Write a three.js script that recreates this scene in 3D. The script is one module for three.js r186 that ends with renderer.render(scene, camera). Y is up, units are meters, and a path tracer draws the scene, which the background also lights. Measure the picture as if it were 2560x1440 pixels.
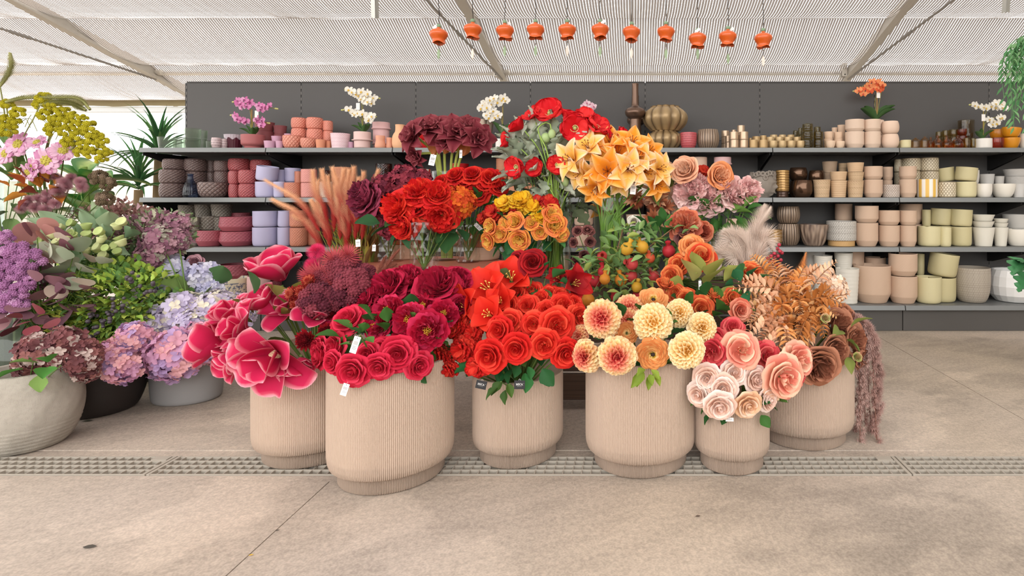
import * as THREE from 'three';
import { mergeGeometries } from 'three/addons/utils/BufferGeometryUtils.js';
import { RoundedBoxGeometry } from 'three/addons/geometries/RoundedBoxGeometry.js';
import { ImprovedNoise } from 'three/addons/math/ImprovedNoise.js';

// ---------------------------------------------------------------- camera, sky, exposure
const W = 2560, H = 1440, CX = 1595, CY = 500, FL = 1400, EYE = 1.02;
const scene = new THREE.Scene();
const camera = new THREE.PerspectiveCamera(2 * Math.atan(940 / FL) * 180 / Math.PI, 3190 / 1880, 0.05, 200);
camera.setViewOffset(3190, 1880, 0, 440, W, H);
camera.position.set(0, EYE, 0);
camera.lookAt(0, EYE, -5);
const renderer = new THREE.WebGLRenderer({ antialias: true });
renderer.shadowMap.enabled = true;
renderer.toneMapping = THREE.LinearToneMapping;
renderer.toneMappingExposure = 4.2;
{ // bright even overcast sky above the shade cloth
  const px = new Float32Array(64 * 32 * 4); for (let i = 0; i < px.length; i += 4) px.set([1.0, 0.985, 0.97, 1], i);
  const sky = new THREE.DataTexture(px, 64, 32, THREE.RGBAFormat, THREE.FloatType); sky.mapping = THREE.EquirectangularReflectionMapping; sky.magFilter = THREE.LinearFilter; sky.needsUpdate = true;
  scene.background = scene.environment = sky;
}

// ---------------------------------------------------------------- helpers
const V = (x, y, z) => new THREE.Vector3(x, y, z);
const at = (px, py, Z) => V((px - CX) * Z / FL, EYE + (CY - py) * Z / FL, -Z);   // a point of the place from its pixel and its distance
const floorZ = (py) => EYE * FL / (py - CY);
let seed = 7;
const rnd = () => { seed = (seed * 1664525 + 1013904223) >>> 0; return seed / 4294967296; };
const rr = (a, b) => a + (b - a) * rnd();
const pn = new ImprovedNoise();
const noise = (x, y, z = 0) => pn.noise(x, y, z);
const lerp = (a, b, t) => a + (b - a) * t, clamp = (x, a = 0, b = 1) => Math.min(b, Math.max(a, x));
const smooth = (a, b, x) => { const t = clamp((x - a) / (b - a)); return t * t * (3 - 2 * t); };
const col = (hex) => new THREE.Color(hex);
const MATS = new Map();
function mat(hex, roughness = 0.8, metalness = 0, more = {}) {
  const key = hex + '|' + roughness + '|' + metalness + '|' + Object.keys(more).map((k) => k + (more[k]?.uuid ?? more[k])).join();
  if (!MATS.has(key)) MATS.set(key, new THREE.MeshPhysicalMaterial({ color: hex, roughness, metalness, side: THREE.DoubleSide, ...more }));
  return MATS.get(key);
}
const vmat = (roughness = 0.8, metalness = 0, more = {}) => mat('#ffffff', roughness, metalness, { vertexColors: true, ...more });
const box = (w, h, d, x = 0, y = 0, z = 0) => new THREE.BoxGeometry(w, h, d).translate(x, y, z);
const rbox = (w, h, d, x = 0, y = 0, z = 0, r = 0.003) => new RoundedBoxGeometry(w, h, d, 2, r).translate(x, y, z);
const clean = (g) => { const o = g.index ? g.toNonIndexed() : g; for (const k of Object.keys(o.attributes)) if (!['position', 'normal', 'uv'].includes(k)) o.deleteAttribute(k); return o; };
const join = (list) => mergeGeometries(list.map(clean));
const tube = (pts, r, seg = 12, rad = 6, closed = false) => new THREE.TubeGeometry(new THREE.CatmullRomCurve3(pts, closed), seg, r, rad, closed);
function rod(a, b, r, n = 8) {
  const d = b.clone().sub(a), g = new THREE.CylinderGeometry(r, r, d.length(), n);
  g.applyQuaternion(new THREE.Quaternion().setFromUnitVectors(V(0, 1, 0), d.clone().normalize()));
  return g.translate((a.x + b.x) / 2, (a.y + b.y) / 2, (a.z + b.z) / 2);
}
const part = (name, geo, m, parent) => { const o = new THREE.Mesh(geo, m); o.name = name; o.castShadow = o.receiveShadow = true; if (parent) parent.add(o); return o; };
const group = (pos) => { const g = new THREE.Group(); if (pos) g.position.copy(pos); return g; };
const taken = new Map();
function named(o, name) { const n = taken.get(name) ?? 0; taken.set(name, n + 1); o.name = n ? name + '_' + String(n).padStart(3, '0') : name; return o; }
function struct(name, o, label, category) { scene.add(o); o.name = name; o.userData = { kind: 'structure', label, category }; return o; }
// every countable thing goes through here; labels are completed at the end from where the thing is seen
const things = [];
function thing(o, name, phrase, category, grp, px, py) {
  scene.add(o); named(o, name); o.userData = { label: phrase, category };
  if (grp) o.userData.group = grp;
  if (px === undefined) { const p = o.position; px = CX - p.x * FL / p.z; py = CY - (p.y - EYE) * FL / -p.z; }
  things.push({ o, phrase, grp, px, py });
  return o;
}
// a surface over (u, v) in 0..1: f(u, v) gives a point, c(u, v) a colour
function surf(nu, nv, f, c, wrapU = false) {
  const pos = [], uv = [], cols = [], idx = [];
  for (let j = 0; j <= nv; j++) for (let i = 0; i <= nu; i++) {
    const u = i / nu, v = j / nv, p = f(u, v); pos.push(p[0], p[1], p[2]); uv.push(u, v);
    if (c) { const q = c(u, v); cols.push(q.r, q.g, q.b); }
  }
  for (let j = 0; j < nv; j++) for (let i = 0; i < nu; i++) { const a = j * (nu + 1) + i, b = a + 1, d = a + nu + 1, e = d + 1; idx.push(a, b, e, a, e, d); }
  const g = new THREE.BufferGeometry();
  g.setAttribute('position', new THREE.Float32BufferAttribute(pos, 3));
  g.setAttribute('uv', new THREE.Float32BufferAttribute(uv, 2));
  if (c) g.setAttribute('color', new THREE.Float32BufferAttribute(cols, 3));
  g.setIndex(idx); g.computeVertexNormals();
  if (wrapU) { const n = g.attributes.normal; for (let j = 0; j <= nv; j++) { const a = j * (nu + 1), b = a + nu; const x = n.getX(a) + n.getX(b), y = n.getY(a) + n.getY(b), z = n.getZ(a) + n.getZ(b), l = Math.hypot(x, y, z) || 1; n.setXYZ(a, x / l, y / l, z / l); n.setXYZ(b, x / l, y / l, z / l); } }
  return g;
}
// merges surfaces that carry colours
function joinC(list) { return mergeGeometries(list.map((g) => { const o = g.index ? g.toNonIndexed() : g; if (!o.attributes.uv) o.setAttribute('uv', new THREE.Float32BufferAttribute(new Float32Array(o.attributes.position.count * 2), 2)); return o; })); }
function tint(g, c) { const n = g.attributes.position.count, a = new Float32Array(n * 3); for (let i = 0; i < n; i++) { a[i * 3] = c.r; a[i * 3 + 1] = c.g; a[i * 3 + 2] = c.b; } g.setAttribute('color', new THREE.BufferAttribute(a, 3)); return g; }
function texture(size, fn, rep = 1) {
  const d = new Uint8Array(size * size * 4);
  for (let j = 0; j < size; j++) for (let i = 0; i < size; i++) { const q = fn(i / size, j / size), o = (j * size + i) * 4; d[o] = clamp(q[0]) * 255; d[o + 1] = clamp(q[1]) * 255; d[o + 2] = clamp(q[2]) * 255; d[o + 3] = 255; }
  const t = new THREE.DataTexture(d, size, size); t.magFilter = THREE.LinearFilter; t.minFilter = THREE.LinearFilter; t.wrapS = t.wrapT = THREE.MirroredRepeatWrapping; t.repeat.set(rep, rep); t.needsUpdate = true; return t;
}

// ---------------------------------------------------------------- floor with drain channel
const fbm = (x, y, o = 4, s = 3.3) => { let a = 0, k = 1, f = 1; for (let i = 0; i < o; i++) { a += k * noise(x * f + s * i, y * f - s * i, s); k *= 0.55; f *= 2.1; } return a; };
const floorMap = texture(2048, (u, v) => {           // poured concrete: broad stains, trowel streaks, fine sand; 8 m a side
  const x = u * 8, y = v * 8;
  const broad = fbm(x * 0.55, y * 0.55, 4), warm = fbm(x * 0.4 + 9, y * 0.4 + 4, 3, 7), streak = noise(x * 3.2 + y * 1.1, y * 11 - x * 6, 5) * 0.6 + noise(x * 8, y * 30 - x * 14, 2) * 0.4;
  const blot = smooth(0.12, 0.34, fbm(x * 1.3 + 3, y * 1.3 + 8, 5, 2)), dark = smooth(0.2, 0.5, fbm(x * 0.9 - 5, y * 1.5 + 1, 4, 5)), sand = (Math.random() - 0.5) * 0.1 + noise(x * 60, y * 60, 1) * 0.05;
  let l = 0.665 + broad * 0.075 + streak * 0.05 + blot * 0.05 - dark * 0.055 + sand;
  const w = 0.5 + warm * 0.6;
  return [l * (1.02 + 0.03 * w), l * (0.95 + 0.005 * w), l * (0.895 - 0.055 * w)];
});
floorMap.colorSpace = THREE.SRGBColorSpace;
const floorBump = texture(1024, (u, v) => { const x = u * 8, y = v * 8; const h = 0.5 + 0.35 * fbm(x * 9, y * 9, 3) + (Math.random() - 0.5) * 0.25; return [h, h, h]; });
const floorMat = new THREE.MeshPhysicalMaterial({ map: floorMap, bumpMap: floorBump, bumpScale: 0.0011, roughness: 0.72, side: THREE.DoubleSide });
function slab(x0, x1, z0, z1, y = 0, th = 0.12) {      // uv in 8 m units
  const g = box(x1 - x0, th, z1 - z0, (x0 + x1) / 2, y - th / 2, (z0 + z1) / 2), p = g.attributes.position, uv = g.attributes.uv;
  for (let i = 0; i < p.count; i++) uv.setXY(i, p.getX(i) / 8 + 0.5, p.getZ(i) / 8 + 0.1);
  return g;
}
{
  const f = group(); const g = 0.004, D0 = -2.285, D1 = -2.03;      // drain between D0 (far) and D1 (near)
  for (const [x0, x1, z0, z1] of [[-9, -1.12, D1, 5], [-1.12 + g, 9, D1, 5], [-9, -2.9, -9, D0], [-2.9 + g, 1.79, -9, D0], [1.79 + g, 9, -9, D0]]) part('slab', slab(x0, x1, z0, z1), floorMat, f);
  // cement margins along the channel, its bed
  for (const [z0, z1] of [[D0 + 0.004, D0 + 0.052], [D1 - 0.046, D1 - 0.005]]) part('margin', slab(-9, 9, z0, z1, -0.003), floorMat, f);
  part('channel_bed', slab(-9, 9, D0, D1, -0.075, 0.04), mat('#4d463f', 0.9), f);
  struct('floor', f, 'poured concrete shop floor with a drain channel', 'floor');
  // grates
  const gm = mat('#b3aa9d', 0.7, 0.15), zA = D0 + 0.055, zB = D1 - 0.05, depth = zB - zA;
  const flat = box(0.95 - 0.004, 0.022, 0.005), cross = box(0.0035, 0.02, depth - 0.01), endPlate = box(0.012, 0.024, depth);
  for (let k = 0; k < 8; k++) {
    const x0 = -4.68 + 0.95 * k, gr = group(V(x0 + 0.475, -0.011, (zA + zB) / 2));
    for (let i = 0; i < 5; i++) part('bearing_bar', flat, gm, gr).position.z = -depth / 2 + 0.004 + i * (depth - 0.008) / 4;
    for (let i = 1; i < 27; i++) part('cross_bar', cross, gm, gr).position.x = -0.475 + i * 0.95 / 27;
    for (const s of [-1, 1]) part('end_plate', endPlate, gm, gr).position.x = s * 0.466;
    part('lift_plate', box(0.06, 0.004, 0.03), gm, gr).position.set(0.425, 0.011, -depth / 2 + 0.02);
    if (k < 8) thing(gr, 'drain_grate', 'galvanised drain grate in floor channel', 'grate', 'drain grate sections');
  }
}

// ---------------------------------------------------------------- shade cloth roof on wires
const CC = 3.07, SL = 0.2436;                                        // cloth height above the eye = CC - SL * distance
const roofY = (Z) => EYE + CC - SL * Math.abs(Z + 3) + SL * 3;       // ridge 3 m behind the camera
const WIRE = 0.933;
function clothY(x, Z) {
  const t = ((7.28 - Z) / WIRE), k = t - Math.floor(t), sag = 0.10 + 0.02 * noise(x * 0.7, Math.floor(t) * 3.7, 1);
  return roofY(Z) - sag * 4 * k * (1 - k) * (1 - 0.25 * (k - 0.5)) - 0.008 * noise(x * 2.2, Z * 1.6, 4);
}
{
  const pos = [], idx = [], pitch = 0.0252, n0 = -330, n1 = 240, step = WIRE / 8, rows = Math.round((7.28 + 2.5) / step);
  for (let i = n0; i < n1; i++) {
    const x = i * pitch, wob = noise(i * 0.31, 2) * 0.002;
    for (let j = 0; j <= rows; j++) {
      const Z = 7.28 - j * step, dx = 0.012 * noise(x * 0.8, Z * 1.3, 8) + wob, w = 0.0106 + 0.0009 * noise(i * 1.7, Z * 0.9, 3), y = clothY(x, Z);
      const b = pos.length / 3; pos.push(x + dx - w, y, -Z, x + dx + w, y, -Z);
      if (j) idx.push(b - 2, b - 1, b + 1, b - 2, b + 1, b);
    }
  }
  const g = new THREE.BufferGeometry(); g.setAttribute('position', new THREE.Float32BufferAttribute(pos, 3)); g.setIndex(idx); g.computeVertexNormals();
  const c = group();
  const strips = part('cloth_strips', g, mat('#aaa29d', 1, 0, { transmission: 0.1 }), c); strips.userData.kind = 'stuff';
  const wm = mat('#c9c6c2', 0.5, 0.6);
  for (let k = 0; k < 9; k++) { const Z = 7.28 - k * WIRE; part('support_wire', rod(V(-8.4, roofY(Z) + 0.004, -Z), V(6, roofY(Z) + 0.004, -Z), 0.003, 5), wm, c); }
  struct('ceiling', c, 'grey striped shade cloth sagging between wires over the shop', 'ceiling');
  // rolled hem of the cloth along the back wall
  const hm = [];
  for (let i = 0; i <= 60; i++) hm.push(V(-8.4 + i * 0.24, roofY(7.28) - 0.05 + 0.012 * noise(i * 0.5, 3), -7.27));
  const hem = group(); const hg = surf(90, 6, (u, v) => { const x = -8.4 + 14.4 * u; return [x, roofY(7.28) + 0.012 * noise(x * 2.3, 1) - v * 0.082, -7.25 - 0.012 * Math.sin(v * Math.PI) + 0.006 * noise(x * 6, v * 3)]; });
  part('hem', hg, mat('#8f8363', 0.95), hem);
  struct('trim_1', hem, 'olive brown hem band where the shade cloth meets the window wall', 'trim');
  // rafters, tie rods, purlin pipe and clamps
  const rm = mat('#b5aea3', 0.55, 0.35), rail = [];
  for (const [k, x] of [[0, -5.55], [1, -1.565], [2, 2.42], [3, 6.4]].entries()) {
    const X = x[1], r = group(); const a = V(X, roofY(7.27) - 0.05, -7.27), b = V(X, roofY(-2.9) - 0.05, 2.9), L = a.distanceTo(b);
    const shape = (w, h, dy) => { const g = box(w, h, L, 0, dy, 0); g.applyQuaternion(new THREE.Quaternion().setFromUnitVectors(V(0, 0, 1), b.clone().sub(a).normalize())); return g.translate((a.x + b.x) / 2, (a.y + b.y) / 2, (a.z + b.z) / 2); };
    part('web', shape(0.05, 0.1, 0), rm, r); part('lower_flange', shape(0.075, 0.012, -0.052), rm, r); part('side_lip', shape(0.012, 0.03, -0.044).translate(0.036, 0, 0), rm, r);
    struct('trim_' + (k + 2), r, ['pale steel roof rafter over the left plants', 'pale steel roof rafter above the middle of the shelves', 'pale steel roof rafter above the right shelves', 'pale steel roof rafter beyond the right edge'][k], 'rafter');
    // diagonal twisted tie bar
    const s = k < 2 ? -1 : 1, tb = group();
    if (k < 3) { const dx = [-0.72, -0.26, 0.31][k], A = V(X, roofY(6.45) - 0.11, -6.45), B = V(X + dx * 1.6, roofY(4.2) - 0.13, -4.2); part('bar', rod(A, B, 0.012, 7), mat('#8f8a84', 0.6, 0.4), tb); part('turnbuckle', rod(A.clone().lerp(B, 0.4), A.clone().lerp(B, 0.46), 0.018, 8), mat('#8f8a84', 0.6, 0.4), tb);
      thing(tb, 'tie_bar', ['thin grey tie bar running from the left rafter', 'thin grey tie bar crossing behind the leftmost orange bells', 'thin grey tie bar beside the right rafter'][k], 'tie bar', null, X, 100); }
  }
  const PZ = 6.48, PY = EYE + (CY - 183) * PZ / FL, pp = group();
  part('pipe', rod(V(-8.4, PY, -PZ), V(6.2, PY, -PZ), 0.026, 14), mat('#ddd7cd', 0.5, 0.15), pp);
  struct('trim_6', pp, 'long horizontal steel pipe under the shade cloth', 'pipe');
  for (const [k, X] of [-5.55, -1.565, 2.42].entries()) {
    const cl = group(V(X - 0.06, PY, -PZ + 0.05)), cm = mat('#cfc8bd', 0.5, 0.3);
    part('plate', rbox(0.055, 0.15, 0.012, 0, 0.02, 0.036), cm, cl); part('plate', rbox(0.055, 0.15, 0.012, 0, 0.02, -0.036), cm, cl);
    for (const y of [-0.035, 0.07]) part('bolt', new THREE.CylinderGeometry(0.008, 0.008, 0.1, 8).rotateX(Math.PI / 2).translate(0, y, 0), mat('#5a5650', 0.5, 0.7), cl);
    part('collar', new THREE.CylinderGeometry(0.034, 0.034, 0.09, 14).rotateZ(Math.PI / 2).translate(0.1, 0, 0), cm, cl);
    thing(cl, 'pipe_clamp', ['steel clamp plate on the roof pipe above the left orchid', 'steel clamp plate on the roof pipe at the middle rafter', 'steel clamp plate on the roof pipe above the coral orchid'][k], 'clamp');
  }
  // two cut aluminium profiles hanging down from above the picture
  for (const [px, py, dx, ph] of [[938, 45, 0.02, 'short aluminium profile hanging in front of the cloth at the top centre left'], [2514, 31, -0.02, 'short aluminium profile hanging at the top right corner']]) {
    const p = at(px, py, 3.6), g = group(p); const s = [];
    for (const [w, d, x, z] of [[0.034, 0.004, 0, 0.014], [0.004, 0.03, -0.015, 0], [0.004, 0.03, 0.015, 0], [0.01, 0.004, -0.011, -0.014], [0.01, 0.004, 0.011, -0.014]]) s.push(box(w, 0.55, d, x, 0.275, z));
    part('channel', join(s), mat('#b9bab4', 0.35, 0.6), g); g.rotation.set(0.25, px < 1500 ? -0.4 : 0.5, px < 1500 ? -0.12 : 0.16);
    thing(g, 'metal_profile', ph, 'profile');
  }
}

// ---------------------------------------------------------------- window wall behind, ground and bank outside
{
  const yw = roofY(7.28) - 0.06, wm = mat('#d9dee2', 0.5, 0.1), g = group();
  part('sill', box(14.6, 0.12, 0.14, -1.2, 0.42, -7.36), wm, g); part('head_rail', box(14.6, 0.07, 0.08, -1.2, yw - 0.05, -7.36), wm, g);
  for (const X of [-8.4, -6.05, -3.85, -1.6, 0.6, 2.9, 5.2]) { part('mullion', box(0.06, yw - 0.42, 0.07, X, (yw + 0.42) / 2, -7.36), wm, g); }
  const panes = [-8.4, -6.05, -3.85, -1.6, 0.6, 2.9, 5.2];
  for (let i = 0; i < 6; i++) part('pane', new THREE.PlaneGeometry(panes[i + 1] - panes[i] - 0.06, yw - 0.5).translate((panes[i] + panes[i + 1]) / 2, (yw + 0.42) / 2, -7.36), mat('#f4f8f8', 0.08, 0, { transmission: 1 }), g);
  struct('window_1', g, 'long greenhouse window band with white mullions behind the shelves', 'window');
  const wl = mat('#a8a29a', 0.9);
  struct('wall_front', part('wall_front', box(15, 0.9, 0.12, -1.1, 0.45, 5.2), wl), 'low pale wall of the open shop front behind the viewer', 'wall');
  struct('wall_right', part('wall_right', box(0.12, 4.2, 12.6, 6.3, 2.1, -1.1), wl), 'plain pale wall at the right end of the shop', 'wall');
  struct('wall_left', part('wall_left', box(0.12, 1.0, 12.6, -8.5, 0.5, -1.1), wl), 'low pale wall at the left end of the shop', 'wall');
  const lw = part('wall_back', box(14.6, 0.4, 0.12, -1.2, 0.2, -7.36), mat('#c9c4ba', 0.85)); struct('wall_back', lw, 'low pale wall under the greenhouse windows', 'wall');
  struct('outdoor_ground', part('outdoor_ground', new THREE.PlaneGeometry(160, 160).rotateX(-Math.PI / 2).translate(0, -0.14, 0), mat('#9a8d7e', 0.95)), 'pale dry ground outside the shop', 'ground');
  const bank = surf(70, 14, (u, v) => { const x = -34 + 60 * u, r = noise(x * 0.35, v * 2.5, 3) + 0.5 * noise(x * 1.1, v * 6, 9); return [x, -0.2 + v * 3.0 + 0.35 * v * r, -15 - 5 * v * v + 0.8 * r]; }, (u, v) => { const t = 0.5 + 0.7 * noise(u * 40, v * 5, 1); return new THREE.Color().lerpColors(col('#8f7a68'), col('#bdb2a8'), clamp(t)).lerp(col('#6d6b74'), smooth(0.86, 0.97, v + 0.1 * noise(u * 50, 4))); });
  thing(part('earth_bank', bank, vmat(0.95)), 'earth_bank', 'pale sunlit earth bank seen through the window on the left', 'bank', null, 250, 350);
}

// ---------------------------------------------------------------- gondola shelving
const SZF = 4.42, SZB = 4.887, SX0 = (467 - CX) * SZB / FL, SHY = [1.434, 1.040, 0.648, 0.206], TOPY = EYE + (CY - 207) * SZB / FL, BASEF = 4.33;
{
  const pm = mat('#4f4d4c', 0.62, 0.1), sm = mat('#7b7d7c', 0.42, 0.3), dk = mat('#2b2a2a', 0.6, 0.2), km = mat('#55524f', 0.6, 0.1);
  const lip = new THREE.Shape([[0, 0], [0.012, -0.002], [0.019, -0.036], [0.016, -0.038], [0, -0.036]].map((q) => new THREE.Vector2(...q)));
  const lipGeo = new THREE.ExtrudeGeometry(lip, { depth: 0.992, bevelEnabled: false }).rotateY(-Math.PI / 2).translate(0.496, 0, 0);   // profile x to world z
  const bracketShape = new THREE.Shape([[0, -0.004], [0.44, -0.004], [0.44, -0.028], [0.03, -0.13], [0, -0.13]].map((q) => new THREE.Vector2(...q)));
  const bracketGeo = new THREE.ExtrudeGeometry(bracketShape, { depth: 0.004, bevelEnabled: false }).rotateY(-Math.PI / 2);
  const where = ['with the glass tealights at its left end', 'with the coral pots and first white orchid', 'behind the burgundy amaryllis', 'behind the red poppies', 'with the golden pumpkin vases', 'with the small golden pots', 'with the coral orchid', 'at the right edge of the picture'];
  const slots = []; for (let i = 0; i < 38; i++) slots.push(box(0.006, 0.026, 0.003, 0, 0.08 + i * 0.052, 0.0315));
  const slotGeo = join(slots);
  for (let k = 0; k < 8; k++) {
    const x = SX0 + k, u = group(V(x + 0.5, 0, -SZB));
    for (const [y0, y1] of [[0.02, 0.62], [0.62, 1.08], [1.08, 1.535], [1.535, TOPY]]) part('back_panel', rbox(0.992, y1 - y0 - 0.001, 0.018, 0, (y0 + y1) / 2, -0.006), pm, u);
    part('top_cap', rbox(0.99, 0.012, 0.03, 0, TOPY + 0.005, -0.006), pm, u);
    const posts = k ? [-0.5] : [-0.5]; if (k === 7) posts.push(0.5);
    for (const s of posts) { const up = part('upright', rbox(0.03, TOPY, 0.06, s, TOPY / 2, -0.03), dk, u); part('slot_row', slotGeo, mat('#6a6763', 0.5, 0.3), up).position.set(s, 0, -0.03); }
    for (let i = 0; i < 3; i++) {
      const sh = part('shelf', rbox(0.994, 0.03, SZB - SZF - 0.02, 0, SHY[i] - 0.015, (SZB - SZF) / 2), sm, u);
      const l = part('shelf_lip', lipGeo, sm, sh); l.position.set(0, SHY[i], SZB - SZF - 0.012);
      for (const s of [-0.49, 0.486]) part('bracket', bracketGeo, dk, u).position.set(s, SHY[i] - 0.028, 0.002);
    }
    const base = part('base_shelf', rbox(0.994, 0.03, SZB - BASEF, 0, SHY[3] - 0.015, (SZB - BASEF) / 2), sm, u);
    part('shelf_lip', lipGeo, sm, base).position.set(0, SHY[3], SZB - BASEF - 0.004);
    part('kick_plate', rbox(0.994, 0.165, 0.02, 0, 0.0835, SZB - 4.36 - 0.012), km, u);
    thing(u, 'shelf_unit', 'dark grey metal shelf unit ' + where[k], 'shelving', null, 467 + 286 * k, 500);
  }
}

// ---------------------------------------------------------------- pots: a profile, a relief pressed into the wall, a glaze
const tri = (x) => Math.abs(((x % 1) + 1) % 1 - 0.5) * 2;
const PROF = {                                              // [radius, height] of the outside, bottom to top, in parts of radius and height
  cyl: [[0.86, 0], [0.95, 0.015], [0.985, 0.06], [1, 0.14], [1, 1]], soft: [[0.72, 0], [0.9, 0.03], [0.98, 0.12], [1, 0.28], [1, 1]],
  taper: [[0.7, 0], [0.74, 0.02], [0.97, 0.96], [1, 1]], taper2: [[0.8, 0], [0.83, 0.02], [0.98, 0.96], [1, 1]], bowl: [[0.5, 0], [0.64, 0.03], [0.84, 0.3], [0.97, 0.7], [1, 1]], deep: [[0.6, 0], [0.75, 0.04], [0.93, 0.25], [1, 0.6], [0.98, 1]],
  chamfer: [[0.74, 0], [0.78, 0.015], [0.985, 0.24], [1, 0.26], [1, 1]], round: [[0.55, 0], [0.7, 0.02], [0.93, 0.22], [1, 0.5], [0.95, 0.8], [0.84, 1]], barrel: [[0.84, 0], [0.93, 0.06], [1, 0.45], [0.95, 0.9], [0.88, 1]],
  knit: [[0.72, 0], [0.8, 0.03], [0.98, 0.3], [1, 0.36], [0.93, 0.94], [0.92, 1]], pumpkin: [[0.56, 0], [0.6, 0.03], [0.88, 0.25], [1, 0.52], [0.9, 0.78], [0.62, 0.93], [0.56, 0.97], [0.6, 1]],
  footed: [[0.72, 0], [0.72, 0.14], [0.8, 0.18], [0.98, 0.3], [1, 0.5], [1, 1]], drum: [[0.9, 0], [0.9, 0.22], [1, 0.24], [1, 1]], flange: [[0.76, 0], [0.78, 0.44], [0.8, 0.46], [1, 0.48], [1, 0.53], [0.82, 0.55], [0.82, 1]],
  flangeTop: [[0.78, 0], [0.84, 0.02], [0.84, 0.6], [1, 0.62], [1, 0.68], [0.9, 0.7], [0.9, 1]], torso: [[0.86, 0], [1, 0.12], [0.95, 0.35], [0.78, 0.6], [0.86, 0.85], [0.84, 1]], bust: [[0.8, 0], [1, 0.14], [1, 0.42], [0.82, 0.6], [0.58, 0.7], [0.56, 0.95], [0.6, 1]],
  bottle: [[0.92, 0], [1, 0.05], [0.97, 0.35], [0.72, 0.58], [0.36, 0.76], [0.32, 0.93], [0.42, 0.97], [0.4, 1]], flask: [[0.6, 0], [0.9, 0.08], [1, 0.3], [0.8, 0.58], [0.3, 0.75], [0.24, 0.85], [0.3, 0.92], [0.22, 1]], jar: [[0.9, 0], [1, 0.06], [1, 0.66], [0.8, 0.78], [0.5, 0.8], [0.6, 0.86], [0.2, 0.9], [0.24, 1]],
  head: [[0.42, 0], [0.5, 0.06], [0.78, 0.22], [0.95, 0.48], [0.97, 0.7], [0.86, 0.9], [0.84, 1]],
};
function curveOf(list, k) {                                 // smooth sampling that keeps the listed corners
  const out = []; for (let i = 0; i + 1 < list.length; i++) { const [r0, y0] = list[i], [r1, y1] = list[i + 1], n = Math.max(1, Math.round((Math.abs(y1 - y0) + Math.abs(r1 - r0) * 0.4) * k)); for (let j = 0; j < n; j++) { const t = j / n; out.push([lerp(r0, r1, t), lerp(y0, y1, t)]); } }
  out.push(list[list.length - 1]); return out;
}
function rounded(list, it = 2) { let p = list; for (let k = 0; k < it; k++) { const q = [p[0]]; for (let i = 0; i + 1 < p.length; i++) { const a = p[i], b = p[i + 1]; q.push([lerp(a[0], b[0], 0.25), lerp(a[1], b[1], 0.25)], [lerp(a[0], b[0], 0.75), lerp(a[1], b[1], 0.75)]); } q.push(p[p.length - 1]); p = q; } return p; }
// relief(u around, v up) in 0..1 pressed outwards; tone(u, v, relief) gives a colour
function potGeo(prof, R, h, { relief, amp = 0, nu = 48, k = 16, wall = 0.06, tone, soft = false, closed = false, lowest = 0.25, squash = 1 } = {}) {
  const outer = curveOf(soft ? rounded(PROF[prof] ?? prof) : PROF[prof] ?? prof, k), n = outer.length, top = outer[n - 1], inR = Math.max(0.02, top[0] - wall), rows = [[0.001, 0], ...outer];
  const bottom = rows.length; if (!closed) rows.push([top[0] - wall * 0.35, 1.006], [inR, 0.99], [Math.min(inR, 0.95 * (outer.find((q) => q[1] >= lowest + 0.2) ?? top)[0] - wall), lowest], [0.001, lowest]); else rows.push([0.001, 1]);
  const white = new THREE.Color(1, 1, 1);
  return surf(nu, rows.length - 1, (u, v) => {
    const j = Math.round(v * (rows.length - 1)), [r, y] = rows[j], a = u * Math.PI * 2, rel = relief && j > 0 && j < bottom ? relief(u, y) * amp : 0, q = r * R + rel;
    return [Math.sin(a) * q, y * h, Math.cos(a) * q * squash];
  }, tone ? (u, v) => { const j = Math.round(v * (rows.length - 1)), y = rows[j][1]; return j < bottom ? tone(u, y, relief ? relief(u, y) : 0) : tone(u, 0.5, 0.5, true); } : null, true);
}
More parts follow.
